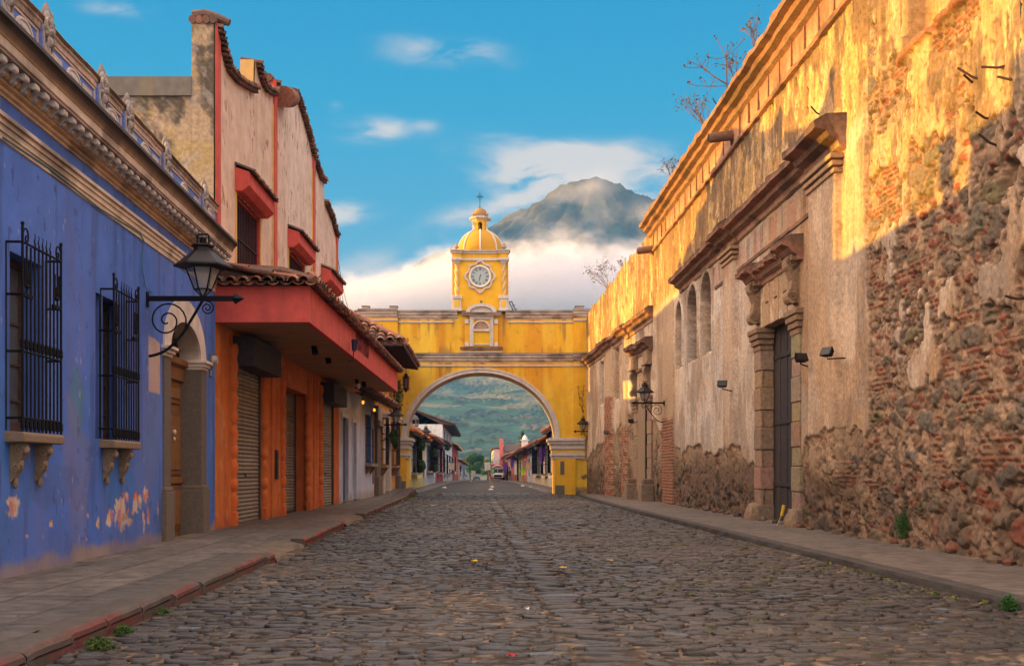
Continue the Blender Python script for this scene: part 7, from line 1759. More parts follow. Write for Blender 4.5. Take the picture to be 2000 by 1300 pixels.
    # round tree and yellow-green tree at the end of the street
    for (x, y, zb, r, h, n, cols, lab, sd_) in ((-1.5, 345, -2, 3.7, 8.8, 9000, [(.030, .085, .018), (.045, .115, .024), (.022, .060, .016), (.065, .13, .03)], 'round dark green tree at the far end of the street', 3), (2.15, 290, -1.5, 1.9, 6.3, 3500, [(.16, .18, .02), (.22, .21, .02), (.10, .14, .02)], 'yellow green tree behind the white placard and bus', 4)):
        t = thing('street_tree', lab, 'tree', (x, y, zb), 'trees at the end of the street')
        b = MB(); b.tube([(x, y, zb), (x + .1, y, zb + h * .3), (x, y, zb + h * .6)], [.35, .28, .15], 7, col=(.10, .07, .05))
        rnd = random.Random(sd_)
        for k in range(5): a = k * 1.26; b.tube([(x, y, zb + h * .32), (x + r * .5 * math.cos(a), y + r * .5 * math.sin(a), zb + h * .6)], [.15, .05], 5, col=(.10, .07, .05))
        b.build('trunk', M_dwood, t)
        cs = []
        for k in range(22): a = rnd.uniform(0, 6.28); q = rnd.uniform(0, 1); zz = zb + h * (.30 + .60 * q); rr = r * math.sin(math.pi * (.22 + .66 * q)) * rnd.uniform(.4, .85); cs.append((x + rr * math.cos(a), y + rr * math.sin(a), zz, r * .34, r * .34, r * .28))
        leaf_mass('crown', cs, n, .26, cols, M_leaf, t, sd_)
    # hedge-like trees behind the far roofs on the right, and the small tree by the chimney
    for (x, y, zb, r, h, lab, sd_) in ((9.0, 235, 4, 1.0, 6.0, 'slim dark conifer behind the white chimney', 6), (15.0, 150, 0, 1.6, 6.6, 'bushy dark tree above the red tile roofs on the right', 7)):
        t = thing('garden_tree', lab, 'tree', (x, y, zb)); b = MB(); b.tube([(x, y, zb), (x, y, zb + h * .7)], [.2, .06], 6, col=(.08, .06, .04)); b.build('trunk', M_dwood, t)
        leaf_mass('crown', [(x, y, zb + h * (.35 + .13 * k), r * (1 - .17 * k), r * (1 - .17 * k), h * .14) for k in range(5)], 1500, .2, [(.02, .05, .02), (.03, .07, .025)], M_leaf, t, sd_)
    # bus ---------------------------------------------------------------------
    by, bx = 205.0, 3.3; z0 = float(zroad(np.array([by]))[0])
    bus = thing('bus', 'old bus with pale bonnet, red roof front and white arched trim down the street', 'bus', (bx, by, z0))
    m_red, m_wh = mat('bus_red', (.38, .035, .03), rough=.35, var=.1, bump=0, spec=.5), mat('bus_white', (.62, .60, .56), rough=.35, var=.1, bump=0, spec=.5)
    b = MB(); b.prism([(bx - 1.2, by + 1.4, z0 + .7), (bx + 1.2, by + 1.4, z0 + .7), (bx + 1.2, by + 1.4, z0 + 2.3), (bx + 1.0, by + 1.4, z0 + 2.75), (bx - 1.0, by + 1.4, z0 + 2.75), (bx - 1.2, by + 1.4, z0 + 2.3)], (0, 8, 0)); b.build('body', m_wh, bus, bevel=.05)
    b = MB(); b.box((bx - 1.3, by + 1.2, z0 + 2.45), (bx + 1.3, by + 2.6, z0 + 3.05)); b.box((bx - 1.42, by + 1.25, z0 + .3), (bx - 1.22, by + 1.6, z0 + 3.0)); b.build('roof_rack', m_red, bus, bevel=.03)
    b = MB(); b.tube([(bx + 1.25 * math.cos(a), by + 1.15, z0 + 1.75 + 1.1 * math.sin(a)) for a in np.linspace(.15, math.pi - .15, 14)], .09, 6); b.build('arched_trim', m_wh, bus, smooth=True)
    b = MB(); b.prism([(bx - .95, n, z) for n, z in ((by, z0 + .6), (by + 1.4, z0 + .6), (by + 1.4, z0 + 1.45), (by + .1, z0 + 1.25))], (1.9, 0, 0)); b.build('bonnet', m_wh, bus, bevel=.06)
    b = MB(); b.box((bx - 1.0, by + 1.36, z0 + 1.5), (bx - .04, by + 1.42, z0 + 2.2)); b.box((bx + .04, by + 1.36, z0 + 1.5), (bx + 1.0, by + 1.42, z0 + 2.2)); b.build('windscreen', M_pane, bus)
    b = MB(); b.box((bx - .7, by - .03, z0 + .72), (bx + .7, by + .02, z0 + 1.15)); b.build('grille', M_iron, bus)
    b = MB(); b.box((bx - 1.15, by - .12, z0 + .42), (bx + 1.15, by + .05, z0 + .62)); b.build('bumper', M_iron, bus, bevel=.03)
    for sg in (-1, 1):
        b = MB(); b.tube([(bx + sg * .88, by - .05, z0 + .85), (bx + sg * .88, by + .1, z0 + .85)], .13, 10); b.build('headlight', mat('amber_lens', (.75, .42, .06), rough=.2, var=0, bump=0, spec=.6), bus)
        b = MB(); b.tube([(bx + sg * 1.0 - .13, by + .9, z0 + .45), (bx + sg * 1.0 + .13, by + .9, z0 + .45)], .45, 14); b.build('wheel', M_iron, bus)
    # cars ----------------------------------------------------------------------
    def car(x, y, colr, lab):
        z = float(zroad(np.array([y]))[0]); t = thing('parked_car', lab, 'car', (x, y, z), 'far parked cars'); m_ = mat('car_' + lab.split()[2], colr, rough=.3, var=0, bump=0, spec=.6)
        b = MB(); b.prism([(x - .85, y, z + .3), (x + .85, y, z + .3), (x + .85, y, z + .82), (x + .78, y, z + .95), (x - .78, y, z + .95), (x - .85, y, z + .82)], (0, 4.1, 0)); b.prism([(x - .72, yy, zz) for yy, zz in ((y + .9, z + .94), (y + 1.5, z + 1.42), (y + 3.0, z + 1.42), (y + 3.8, z + .94))], (1.44, 0, 0)); b.build('body', m_, t, bevel=.06)
        b = MB(); b.prism([(x - .62, yy, zz) for yy, zz in ((y + .93, z + .98), (y + .90, z + .98), (y + 1.44, z + 1.38), (y + 1.47, z + 1.38))], (1.24, 0, 0)); b.build('windscreen', M_pane, t)
        for sg in (-1, 1):
            b = MB(); b.tube([(x + sg * .75 - .1, y + .8, z + .32), (x + sg * .75 + .1, y + .8, z + .32)], .32, 12); b.build('wheel', M_iron, t)
            b = MB(); b.box((x + sg * .62 - .15, y - .03, z + .62), (x + sg * .62 + .15, y + .05, z + .76)); b.build('headlight', m_wh, t)
    car(-.75, 268, (.03, .08, .09), 'dark green teal car parked at the street end'); car(-3.0, 282, (.45, .45, .48), 'small pale silver car parked left of the teal car')
    # placards on sticks --------------------------------------------------------
    def placard(px_, py_, w, h, foot, dd_, cols, lab, tilt=0.0, m_=None):
        c = Vector(ptd(px_, py_, dd_)); f = Vector(ptd(foot[0], foot[1], dd_)); f.z = float(zroad(np.array([dd_]))[0])
        t = thing('placard', lab, 'placard', tuple(f), 'placards on sticks in the street')
        b = MB(); b.tube([tuple(f), tuple(c + Vector((0, .03, -h * .2)))], .025, 6, col=(.40, .24, .12)); b.build('stick', M_wood if False else M_dwood, t)
        b = MB(); ca, sa = math.cos(tilt), math.sin(tilt)
        P_ = [(c.x + u * ca - v * sa, c.y - .02, c.z + u * sa + v * ca) for u, v in ((-w / 2, -h / 2), (w / 2, -h / 2), (w / 2, h / 2), (-w / 2, h / 2))]; b.prism(P_, (0, .03, 0), cols[0]); b.build('board', M_paint, t)
        if len(cols) > 1:
            b = MB()
            for (u0, u1, v0, v1, cc) in cols[1:]:
                q = [(c.x + u * w * ca - v * h * sa, c.y - .024, c.z + u * w * sa + v * h * ca) for u, v in ((u0, v0), (u1, v0), (u1, v1), (u0, v1))]; b.prism(q, (0, .006, 0), cc)
            b.build('printed_patch', M_paint, t)
        b = MB(); b.lathe([(.18, 0), (.14, .06), (.03, .09)], 10, (f.x, f.y, f.z + .005), (.55, .52, .48)); b.build('foot', M_stone, t)
    placard(881.5, 910, .44, .50, (868, 952), 82, [(.42, .37, .30)], 'tilted grey brown placard on a leaning stick, left side of the street', R(-8))
    placard(952, 910, .38, .52, (959, 957), 74, [(.60, .60, .58)], 'blank white placard on a stick in the middle of the road', R(4))
    placard(962, 919, .34, .46, (961, 948), 86, [(.03, .17, .06), (-.2, .2, -.25, .25, (.62, .50, .42)), (-.12, .12, -.12, .12, (.40, .10, .08)), (-.5, .5, -.5, -.42, (.45, .5, .45))], 'green placard with a pale emblem just right of the white one', R(-5))
    placard(1021.5, 920, .38, .52, (1021, 947), 92, [(.62, .58, .03), (-.5, .5, .2, .5, (.10, .42, .06)), (-.35, -.1, -.05, .1, (.05, .2, .04)), (.05, .3, -.1, .05, (.05, .2, .04)), (-.2, .2, -.3, -.2, (.05, .2, .04))], 'yellow and green placard on the right pavement', R(10))
    placard(1033, 910, .40, .56, (1039, 950), 84, [(.45, .33, .20)], 'tan cardboard placard on a stick by the right kerb', R(6))
    placard(924, 924, .8, 1.0, (920, 941), 200, [(.50, .45, .30)], 'far small pale placard on the left by the parked cars', R(-8))
    # people ---------------------------------------------------------------------
    def person(x, y, lab, shirt, trousers, lean=0.0, stride=.22, turn=0.0):
        z = float(zroad(np.array([y]))[0]) + (.14 if abs(x) > 3.6 else 0)
        J = {'pel': (0, 0, .95), 'sp': (0, .01, 1.18), 'ch': (0, .02, 1.38), 'nk': (0, 0, 1.50), 'hd': (0, -.02, 1.62), 'tp': (0, -.01, 1.70), 'hl': (.10, 0, .90), 'kl': (.11, -stride * .6, .50), 'al': (.11, -stride * .6 + .08, .09), 'fl': (.12, -stride * .6 - .12, .04), 'hr': (-.10, 0, .90), 'kr': (-.11, stride * .3, .50), 'ar': (-.11, stride, .12), 'fr': (-.12, stride - .14, .05), 'sl': (.19, .02, 1.41), 'el': (.25, .08, 1.13), 'wl': (.24, -.04, .90), 'gl': (.24, -.07, .81), 'sr': (-.19, .02, 1.41), 'er': (-.25, .0, 1.13), 'wr': (-.24, -.12, .92), 'gr': (-.24, -.16, .84)}
        E = 'pel-sp sp-ch ch-nk nk-hd hd-tp pel-hl hl-kl kl-al al-fl pel-hr hr-kr kr-ar ar-fr ch-sl sl-el el-wl wl-gl ch-sr sr-er er-wr wr-gr'.split()
        rad = {'pel': .15, 'sp': .14, 'ch': .16, 'nk': .055, 'hd': .095, 'tp': .07, 'hl': .10, 'hr': .10, 'kl': .065, 'kr': .065, 'al': .045, 'ar': .045, 'fl': .04, 'fr': .04, 'sl': .07, 'sr': .07, 'el': .045, 'er': .045, 'wl': .032, 'wr': .032, 'gl': .03, 'gr': .03}
        ks = list(J); me = bpy.data.meshes.new('person'); me.from_pydata([J[k] for k in ks], [(ks.index(e.split('-')[0]), ks.index(e.split('-')[1])) for e in E], [])
        o = bpy.data.objects.new('person', me); C.objects.link(o); o.location = (x, y, z); o.rotation_euler = (lean, 0, turn)
        sk = o.modifiers.new('skin', 'SKIN')
        for i, k in enumerate(ks): me.skin_vertices[0].data[i].radius = (rad[k], rad[k] * (.75 if k in ('ch', 'sp', 'pel') else 1)); me.skin_vertices[0].data[i].use_root = (k == 'pel')
        s2 = o.modifiers.new('sub', 'SUBSURF'); s2.levels = 1; s2.render_levels = 2
        m_ = bpy.data.materials.new('clothing'); m_.use_nodes = True; nt = m_.node_tree; tcn = nt.nodes.new('ShaderNodeTexCoord'); sp = nt.nodes.new('ShaderNodeSeparateXYZ'); nt.links.new(tcn.outputs['Object'], sp.inputs[0]); mr = nt.nodes.new('ShaderNodeMapRange'); mr.inputs[2].default_value = 1.8; nt.links.new(sp.outputs[2], mr.inputs[0]); rp = nt.nodes.new('ShaderNodeValToRGB'); rp.color_ramp.interpolation = 'CONSTANT'
        st = [(0, (.03, .025, .02)), (.05, trousers), (.53, shirt), (.83, (.30, .16, .10)), (.925, (.02, .015, .012))]
        while len(rp.color_ramp.elements) < len(st): rp.color_ramp.elements.new(.5)
        for e, (p, c) in zip(rp.color_ramp.elements, st): e.position = p; e.color = (*c, 1)
        nt.links.new(mr.outputs[0], rp.inputs[0]); nt.links.new(rp.outputs[0], nt.nodes['Principled BSDF'].inputs['Base Color']); me.materials.append(m_)
        tag(o, lab, 'person', 'people by the bus')
    person(4.75, 176, 'person in dark clothes walking, nearest right of the bus', (.035, .02, .03), (.02, .02, .03), .05)
    person(5.35, 178, 'person in a maroon top just behind the darkest walker', (.12, .025, .04), (.03, .025, .03), -.05, .15, .4)
    person(6.1, 172, 'person in grey and pale clothes by the white door', (.10, .08, .11), (.04, .04, .05), .05, .3, -.5)
    person(-2.2, 262, 'distant person in dark clothes near the silver car', (.05, .04, .05), (.03, .03, .04))
build_street()
# ================================================================== hills, volcano, clouds, haze
M_forest = mat('forest', attr=True, rough=.95, var=.35, vscale=.05, bump=0)
def build_land():
    xs = np.concatenate([np.linspace(-620, -145, 45), np.linspace(-140, 140, 230), np.linspace(145, 620, 45)]); ys = np.concatenate([np.linspace(640, 1300, 470), np.linspace(1306, 2000, 80)]); X, Y = np.meshgrid(xs, ys, indexing='ij')
    ramp = np.clip((Y - 690) / 1310, 0, 1)
    rid = fbm(X / 300, Y / 520, 2, 701); fine = fbm(X / 40, Y / 60, 3, 702); w1, w2, wid = worley(X / 3.6 + fine * .6, Y / 7.5 + rid, 703); tree = np.sqrt(np.clip(1 - (w1 / .75) ** 2, 0, 1)); clump = sst(fbm(X / 30, Y / 45, 4, 707), .42, .56); tree = tree * clump
    Z = -3 + 262 * ramp ** 1.05 + (rid - .5) * 95 * sst(ramp, .02, .5) + (fine - .5) * 4 * sst(ramp, .0, .1) + (tree - .5) * (1.2 + 2.4 * wid) * sst(ramp, .02, .1)
    Z *= 1 - .35 * sst(np.abs(X), 380, 620)
    col = mixv((.012, .034, .022), (.030, .058, .030), fine); col = mixv(col, (.07, .080, .035), sst(fbm(X / 70, Y / 110, 4, 704), .56, .66) * .8); col = mixv(col, (.11, .085, .045), sst(fbm(X / 55, Y / 40, 4, 705) + .10 * sst(Y, 1000, 1150), .62, .70) * .7)
    col = mixv(col * 1.5, col * (.25 + 1.7 * wid ** 1.5)[..., None], clump); col = mixv(col, (.09, .06, .03), (wid > .88) * clump * .5); lines = (np.abs((Y / 46 + .6 * fbm(X / 160, Y / 160, 2, 708)) % 1 - .5) < .035); col = mixv(col, (.10, .085, .045), lines * .5 * (fbm(X / 90, Y / 60, 2, 709) > .5))
    tag(sheet('hills', np.stack([X, Y, Z], -1), col, M_forest), kind='structure')
    # the ridge to the east, outside the picture, whose shadow still lies on the lower slope
    xs = np.linspace(-1180, -700, 40); ys = np.linspace(700, 2050, 70); X, Y = np.meshgrid(xs, ys, indexing='ij')
    Z = 166 * np.exp(-((X + 930) / 115) ** 2) * sst(Y, 700, 900) * (1 + .25 * (fbm(X / 160, Y / 120, 3, 706) - .5)) - 3
    tag(sheet('hills', np.stack([X, Y, Z], -1), np.array((.04, .075, .035)), M_forest), kind='structure')
    # volcano
    xs = np.linspace(-2300, 3400, 420); ys = np.linspace(2350, 6600, 300); X, Y = np.meshgrid(xs, ys, indexing='ij')
    cx, cy = 508, 5000
    r = np.hypot(X - cx, Y - cy); a = np.arctan2(Y - cy, X - cx)
    Z = 1300 - np.interp(r, [0, 50, 190, 470, 1000, 1800, 2800, 3600], [0, 12, 92, 262, 570, 930, 1230, 1330])
    rr = np.clip(r / 500, 0, 1)
    gul = np.abs(((a * 5.5 + 1.2 * fbm(X / 300, Y / 300, 3, 711)) % 1) - .5) * 2
    Z = Z + (gul - .5) * 62 * rr + (np.abs(fbm(X / 120, Y / 120, 5, 712) - .5) - .12) * 110 * np.clip(rr, .25, 1) + (fbm(X / 34, Y / 34, 3, 713) - .5) * 26
    shoulder = 26 * np.exp(-((X - (cx - 150)) / 60) ** 2 - ((Y - cy + 60) / 130) ** 2); Z = Z + shoulder
    col = mixv((.003, .015, .030), (.010, .032, .038), fbm(X / 60, Y / 60, 4, 714)); col = mixv(col, (.085, .068, .030), sst(fbm(X / 110, Y / 110, 5, 715) + .12 * gul, .56, .68) * .7)  # distance haze put into the slope colour as added blue
    tag(sheet('volcano', np.stack([X, Y, Z], -1), col, M_forest), kind='structure')
    # clouds: real volumes between the town and the volcano
    def cloud(name, lab, x0, x1, y0, y1, z0, z1, build):
        b = MB(); b.box((x0, y0, z0), (x1, y1, z1)); m = bpy.data.materials.new(name); m.use_nodes = True; nt = m.node_tree; N, L = nt.nodes, nt.links
        N.remove(N['Principled BSDF']); vol = N.new('ShaderNodeVolumePrincipled'); vol.inputs['Color'].default_value = (.90, .86, .88, 1); vol.inputs['Anisotropy'].default_value = 0.1; L.new(vol.outputs[0], N['Material Output'].inputs['Volume'])
        geo = N.new('ShaderNodeNewGeometry'); sp = N.new('ShaderNodeSeparateXYZ'); L.new(geo.outputs['Position'], sp.inputs[0])
        def mth(op, a, c=0.0, d=0.0):
            n = N.new('ShaderNodeMath'); n.operation = op
            for i, q in enumerate((a, c, d)):
                if isinstance(q, (int, float)): n.inputs[i].default_value = q
                else: L.new(q, n.inputs[i])
            return n.outputs[0]
        def smo(x, a, c):
            n = N.new('ShaderNodeMapRange'); n.interpolation_type = 'SMOOTHSTEP'; L.new(x, n.inputs[0]); n.inputs[1].default_value = a; n.inputs[2].default_value = c; return n.outputs[0]
        def noi(sc, det=4, rough=.5):
            mp = N.new('ShaderNodeMapping'); mp.inputs['Scale'].default_value = sc; L.new(geo.outputs['Position'], mp.inputs[0]); n = N.new('ShaderNodeTexNoise'); n.inputs['Scale'].default_value = 1; n.inputs['Detail'].default_value = det; n.inputs['Roughness'].default_value = rough; L.new(mp.outputs[0], n.inputs['Vector']); return n.outputs[0]
        def curve(x, pts):
            cv = N.new('ShaderNodeFloatCurve'); xa, xb = pts[0][0], pts[-1][0]; za, zb = min(p[1] for p in pts), max(p[1] for p in pts)
            mp = cv.mapping; c = mp.curves[0]
            c.points[0].location = (0, (pts[0][1] - za) / (zb - za)); c.points[1].location = (1, (pts[-1][1] - za) / (zb - za))
            for p in pts[1:-1]: c.points.new((p[0] - xa) / (xb - xa), (p[1] - za) / (zb - za))
            mp.update(); L.new(mth('DIVIDE', mth('SUBTRACT', x, xa), xb - xa), cv.inputs[1])
            return mth('MULTIPLY_ADD', cv.outputs[0], zb - za, za)
        d = build(sp.outputs, mth, smo, noi, curve); L.new(d, vol.inputs['Density'])
        o = b.build('cloud', m); tag(o, lab, 'cloud', 'clouds around the volcano', 'stuff'); return o
    YB = 2650
    sx = lambda px: (px - CX) / F * YB
    sz = lambda py: CH - (py - HY) / F * YB
    def bank(P, mth, smo, noi, curve):
        top = curve(P[0], [(sx(520), sz(575)), (sx(640), sz(562)), (sx(690), sz(540)), (sx(790), sz(520)), (sx(870), sz(500)), (sx(935), sz(478)), (sx(1010), sz(472)), (sx(1100), sz(478)), (sx(1200), sz(474)), (sx(1300), sz(470)), (sx(1450), sz(480))])
        n1 = noi((.0085, .008, .014), 3); n2 = noi((.030, .03, .042), 5, .6)
        h = mth('SUBTRACT', mth('ADD', top, mth('MULTIPLY', mth('SUBTRACT', n1, .5), 150)), P[2]); h = mth('ADD', h, mth('MULTIPLY', mth('SUBTRACT', n2, .5), 70))
        d = mth('MULTIPLY', smo(h, -14, 70), smo(n2, .25, .62))
        yc = smo(mth('ABSOLUTE', mth('SUBTRACT', P[1], YB)), 190, 60)
        bot = smo(P[2], sz(640), sz(575))
        return mth('MULTIPLY', mth('MULTIPLY', mth('MULTIPLY', d, yc), bot), .024)
    cloud('cloud_bank', 'long cream cloud bank across the foot of the volcano behind the clock tower', sx(520), sx(1450), YB - 200, YB + 200, sz(650), sz(420), bank)
    YW = 4350
    wx = lambda px: (px - CX) / F * YW
    wz = lambda py: CH - (py - HY) / F * YW
    def wisp(P, mth, smo, noi, curve):
        n1 = noi((.0058, .006, .0085), 5, .55)
        tot = 0.0
        for (px_, py_, rx, ry, am) in ((1128, 374, 46, 28, .70), (1178, 356, 36, 15, .45), (1165, 425, 62, 18, .75), (1000, 430, 42, 26, .5), (1270, 425, 30, 25, .6), (1085, 385, 30, 20, .35), (1215, 400, 40, 30, .25)):
            q = mth('ADD', mth('POWER', mth('ABSOLUTE', mth('DIVIDE', mth('SUBTRACT', P[0], wx(px_)), rx / F * YW)), 2), mth('POWER', mth('ABSOLUTE', mth('DIVIDE', mth('SUBTRACT', P[2], wz(py_)), ry / F * YW)), 2))
            tot = mth('ADD', tot, mth('MULTIPLY', mth('POWER', 2.718, mth('MULTIPLY', q, -1.0)), am))
        d = mth('MULTIPLY', smo(n1, .40, .70), tot)
        ed = smo(mth('ABSOLUTE', mth('SUBTRACT', P[1], YW)), 130, 40)
        return mth('MULTIPLY', mth('MULTIPLY', d, ed), .0060)
    cloud('cloud_wisps', 'thin torn wisps of cloud drifting over the volcano summit', wx(940), wx(1330), YW - 140, YW + 140, wz(490), wz(310), wisp)
    # the morning air
    b = MB(); b.box((-1250, -80, -8), (1250, 2100, 300)); m = bpy.data.materials.new('haze'); m.use_nodes = True; nt = m.node_tree; nt.nodes.remove(nt.nodes['Principled BSDF']); v = nt.nodes.new('ShaderNodeVolumePrincipled'); v.inputs['Color'].default_value = (.10, .36, .80, 1); v.inputs['Density'].default_value = .00020; nt.links.new(v.outputs[0], nt.nodes['Material Output'].inputs['Volume'])
    tag(b.build('haze', m), kind='stuff')
build_land()
# ================================================================== small things
def build_small():
    # floodlights on the ruin
    def flood(px_, py_, fr, n_, lab, ang, big=1.0, end=None):
        s_ = fr.s(px_, n_); z = fr.z(px_, py_, n_); base = fr.w(fr.s(end[0], .1), .1, fr.z(end[0], end[1], .1))
        t = thing('floodlight', lab, 'floodlight', base, 'floodlights on the ruin wall')
        c = Vector(fr.w(s_, n_, z)); b = MB(); b.tube([tuple(base), tuple(c - Vector((0, 0, .12 * big))), tuple(c - Vector((0, 0, .02)))], .014 * big, 5); b.build('arm', M_iron, t)
        b = MB(); M_ = Matrix.Rotation(ang, 3, 'Z') @ Matrix.Rotation(R(-28), 3, 'X')
        P_ = lambda x, y, z_: tuple(c + M_ @ Vector((x * big, y * big, z_ * big)))
        b.add([P_(-.13, -.05, -.09), P_(.13, -.05, -.09), P_(.13, -.05, .09), P_(-.13, -.05, .09), P_(-.09, .07, -.06), P_(.09, .07, -.06), P_(.09, .07, .06), P_(-.09, .07, .06)], [(0, 1, 2, 3), (4, 7, 6, 5), (0, 4, 5, 1), (1, 5, 6, 2), (2, 6, 7, 3), (3, 7, 4, 0)])
        h = b.build('housing', M_iron, t, bevel=.008)
        b = MB(); b.add([P_(-.11, -.053, -.075), P_(.11, -.053, -.075), P_(.11, -.053, .075), P_(-.11, -.053, .075)], [(0, 1, 2, 3)], (.2, .2, .2)); b.build('glass', mat('flood_glass', (.015, .015, .018), rough=.35, var=0, bump=0, spec=.3), h)
    flood(1564, 699, R1, .42, 'black floodlight right beside the near portal of the ruin', R(15), 1.0, (1580, 716)); flood(1616, 688, R1, .40, 'black floodlight on the pilaster edge, nearest to the rubble wall', R(-60), .95, (1652, 699)); flood(1411, 750, R1, .40, 'small black floodlight on the white plaster left of the near portal', R(-20), 1.0, (1436, 765))
    flood(1232, 822, R2, .35, 'tiny dark spotlight between the brick strips of the far ruin wall', R(10), .9, (1245, 822)); flood(1184, 844, R2, .35, 'tiniest dark spotlight near the arch end of the ruin', R(-10), .9, (1195, 842))
    # iron rods left in the masonry
    for i, (a, b_, ln) in enumerate((((1870, 133), (1921, 160), .3), ((1882, 146), (1907, 166), .2), ((1916, 131), (1973, 125), .3), ((1948, 150), (1992, 153), .2), ((1905, 218), (1934, 234), .25), ((1911, 261), (1946, 287), .25), ((1392, 72 + 120), (1398, 205), .2), ((1584, 208), (1601, 227), .3), ((1963, 578), (2000, 580), .25))):
        p0 = Vector(R1.w(R1.s(b_[0], .0), -.05, R1.z(b_[0], b_[1], .0))); q = R1.w(R1.s(a[0], ln), ln, R1.z(a[0], a[1], ln)); b = MB(); b.tube([tuple(p0), tuple(p0.lerp(Vector(q), .5) - Vector((0, 0, .03))), q], .017, 5, col=(.07, .04, .03))
        if i in (0, 2): b.tube([tuple(p0), tuple(p0 + Vector((-.02, .02, -.14)))], .012, 4, col=(.07, .04, .03))
        labs = ['upper left bent iron rod jutting from the sunlit wall', 'short iron rod crossing under the bent one', 'topmost iron rod with a hooked end at the right', 'straight iron rod just below the hooked one', 'iron rod at the edge of the sun and the shadow', 'iron rod in the shade below the other rods', 'thin rod below the roof edge of the ruin', 'thin rod above the big cornice corner', 'rusty bar at the right edge of the rubble wall']
        tag(b.build('iron_rod', mat('rust', attr=True, rough=.8, var=.2, bump=.1)), labs[i], 'rod', 'iron rods in the ruin wall')
    b = MB(); s_ = R1.d(13.55); b.tube([R1.w(s_ + .02 * math.sin(z), .05, z) for z in np.linspace(6.4, 10.2, 14)], .012, 4, col=(.03, .025, .02)); tag(b.build('hanging_cable', M_lead), 'thin dark cable hanging down the sunlit wall at the right edge', 'cable')
    # dry shrubs on the ruin
    def shrub(base, h, lab, seed, n1=7, spread=.6, leaves=0, lean=(0, 0)):
        rnd = random.Random(seed); t = thing('dry_shrub', lab, 'shrub', base, 'plants growing on the ruin'); b = MB(); tips = []
        def br(p, d, ln, r, lv):
            q = p + d * ln; r = min(r, .010); b.tube([tuple(p), tuple(p.lerp(q, .5) + Vector((rnd.uniform(-.05, .05), rnd.uniform(-.05, .05), 0)) * ln), tuple(q)], [r, r * .8, r * .6], 4, col=(.16, .085, .055))
            if lv == 0: tips.append(q); return
            for k in range(rnd.randint(2, 4)): br(q if rnd.random() < .6 else p.lerp(q, rnd.uniform(.4, .9)), (d + Vector((rnd.uniform(-1, 1), rnd.uniform(-1, 1), rnd.uniform(-.4, .7))) * spread).normalized(), ln * rnd.uniform(.5, .8), r * .62, lv - 1)
        for k in range(n1): br(Vector(base), Vector((rnd.uniform(-1, 1) * spread + lean[0], rnd.uniform(-1, 1) * spread + lean[1], 1)).normalized(), h * rnd.uniform(.3, .5), .014 * h, 2)
        b.build('branches', M_dwood, t)
        if tips: leaf_mass('leaves', [(q.x, q.y, q.z, .07 * h, .07 * h, .07 * h) for q in tips], max(30, leaves), .045, [(.14, .07, .045), (.10, .07, .04), (.05, .07, .025)], M_leaf, t, seed)
    shrub(R2.w(11.0, -.1, 9.7), 1.8, 'bare bush on the far ruin wall top next to the arch', 3, 9, .75, 260, (-.35, 0))
    shrub(R2.w(7.5, -.1, 9.95), .8, 'tiny dry twig bush on the crumbling wall top right of the bare bush', 4, 4, .7, 40)
    shrub(R1.w(R1.d(31.0), .40, 10.70), 1.3, 'fine dry weed tuft beneath the candelabra shrub on the roof edge', 5, 9, .85, 110, (-.5, .2))
    shrub(R1.w(R1.d(25.4), .40, 10.72), .9, 'thin dry weeds near the top of the roof edge', 6, 5, .6, 40, (-.4, 0))
    shrub(R1.w(R1.d(27.4), .40, 10.72), .8, 'low dry weeds right of the candelabra shrub on the roof edge', 8, 5, .7, 50, (-.3, 0))
    shrub(R1.w(R1.d(36.5), .40, 10.70), .8, 'smallest dry weeds low on the roof edge of the ruin', 7, 8, .6, 90, (-.4, 0))
    t = thing('candelabra_shrub', 'spare candelabra shaped shrub standing against the sky on the ruin roof edge', 'shrub', R1.w(R1.d(29.0), .42, 10.7), 'plants growing on the ruin')
    b = MB(); dd = 28.6; q = lambda px_, py_: ptd(px_, py_, dd)
    lines = [((1419, 190), (1420, 165), (1418, 112), (1418, 72 + 40)), ((1420, 165), (1395, 150), (1371, 131)), ((1371, 131), (1350, 133), (1335, 130)), ((1371, 131), (1362, 112)), ((1371, 131), (1378, 116)), ((1371, 131), (1345, 119)), ((1418, 112), (1408, 92), (1398, 75)), ((1418, 112), (1436, 96), (1452, 78)), ((1418, 112), (1422, 86)), ((1418, 112), (1432, 86)), ((1418, 112), (1400, 115), (1384, 112)), ((1384, 112), (1380, 135)), ((1419, 128), (1396, 124)), ((1419, 126), (1434, 108)), ((1419, 168), (1390, 169), (1362, 168), (1345, 163)), ((1380, 168), (1372, 154)), ((1388, 168), (1396, 155)), ((1420, 165), (1432, 158)), ((1419, 130), (1440, 148))]
    tips = []
    for k, L_ in enumerate(lines): b.tube([q(*p) for p in L_], [.022, .018, .014, .011][:len(L_)] if k < 2 else [.010] * len(L_), 5, col=(.17, .085, .06)); tips.append(q(*L_[-1]))
    b.build('branches', M_dwood, t); leaf_mass('leaves', [(a, c, d, .09, .09, .09) for a, c, d in tips], 110, .04, [(.14, .06, .05), (.05, .09, .03), (.10, .05, .04)], M_leaf, t, 2)
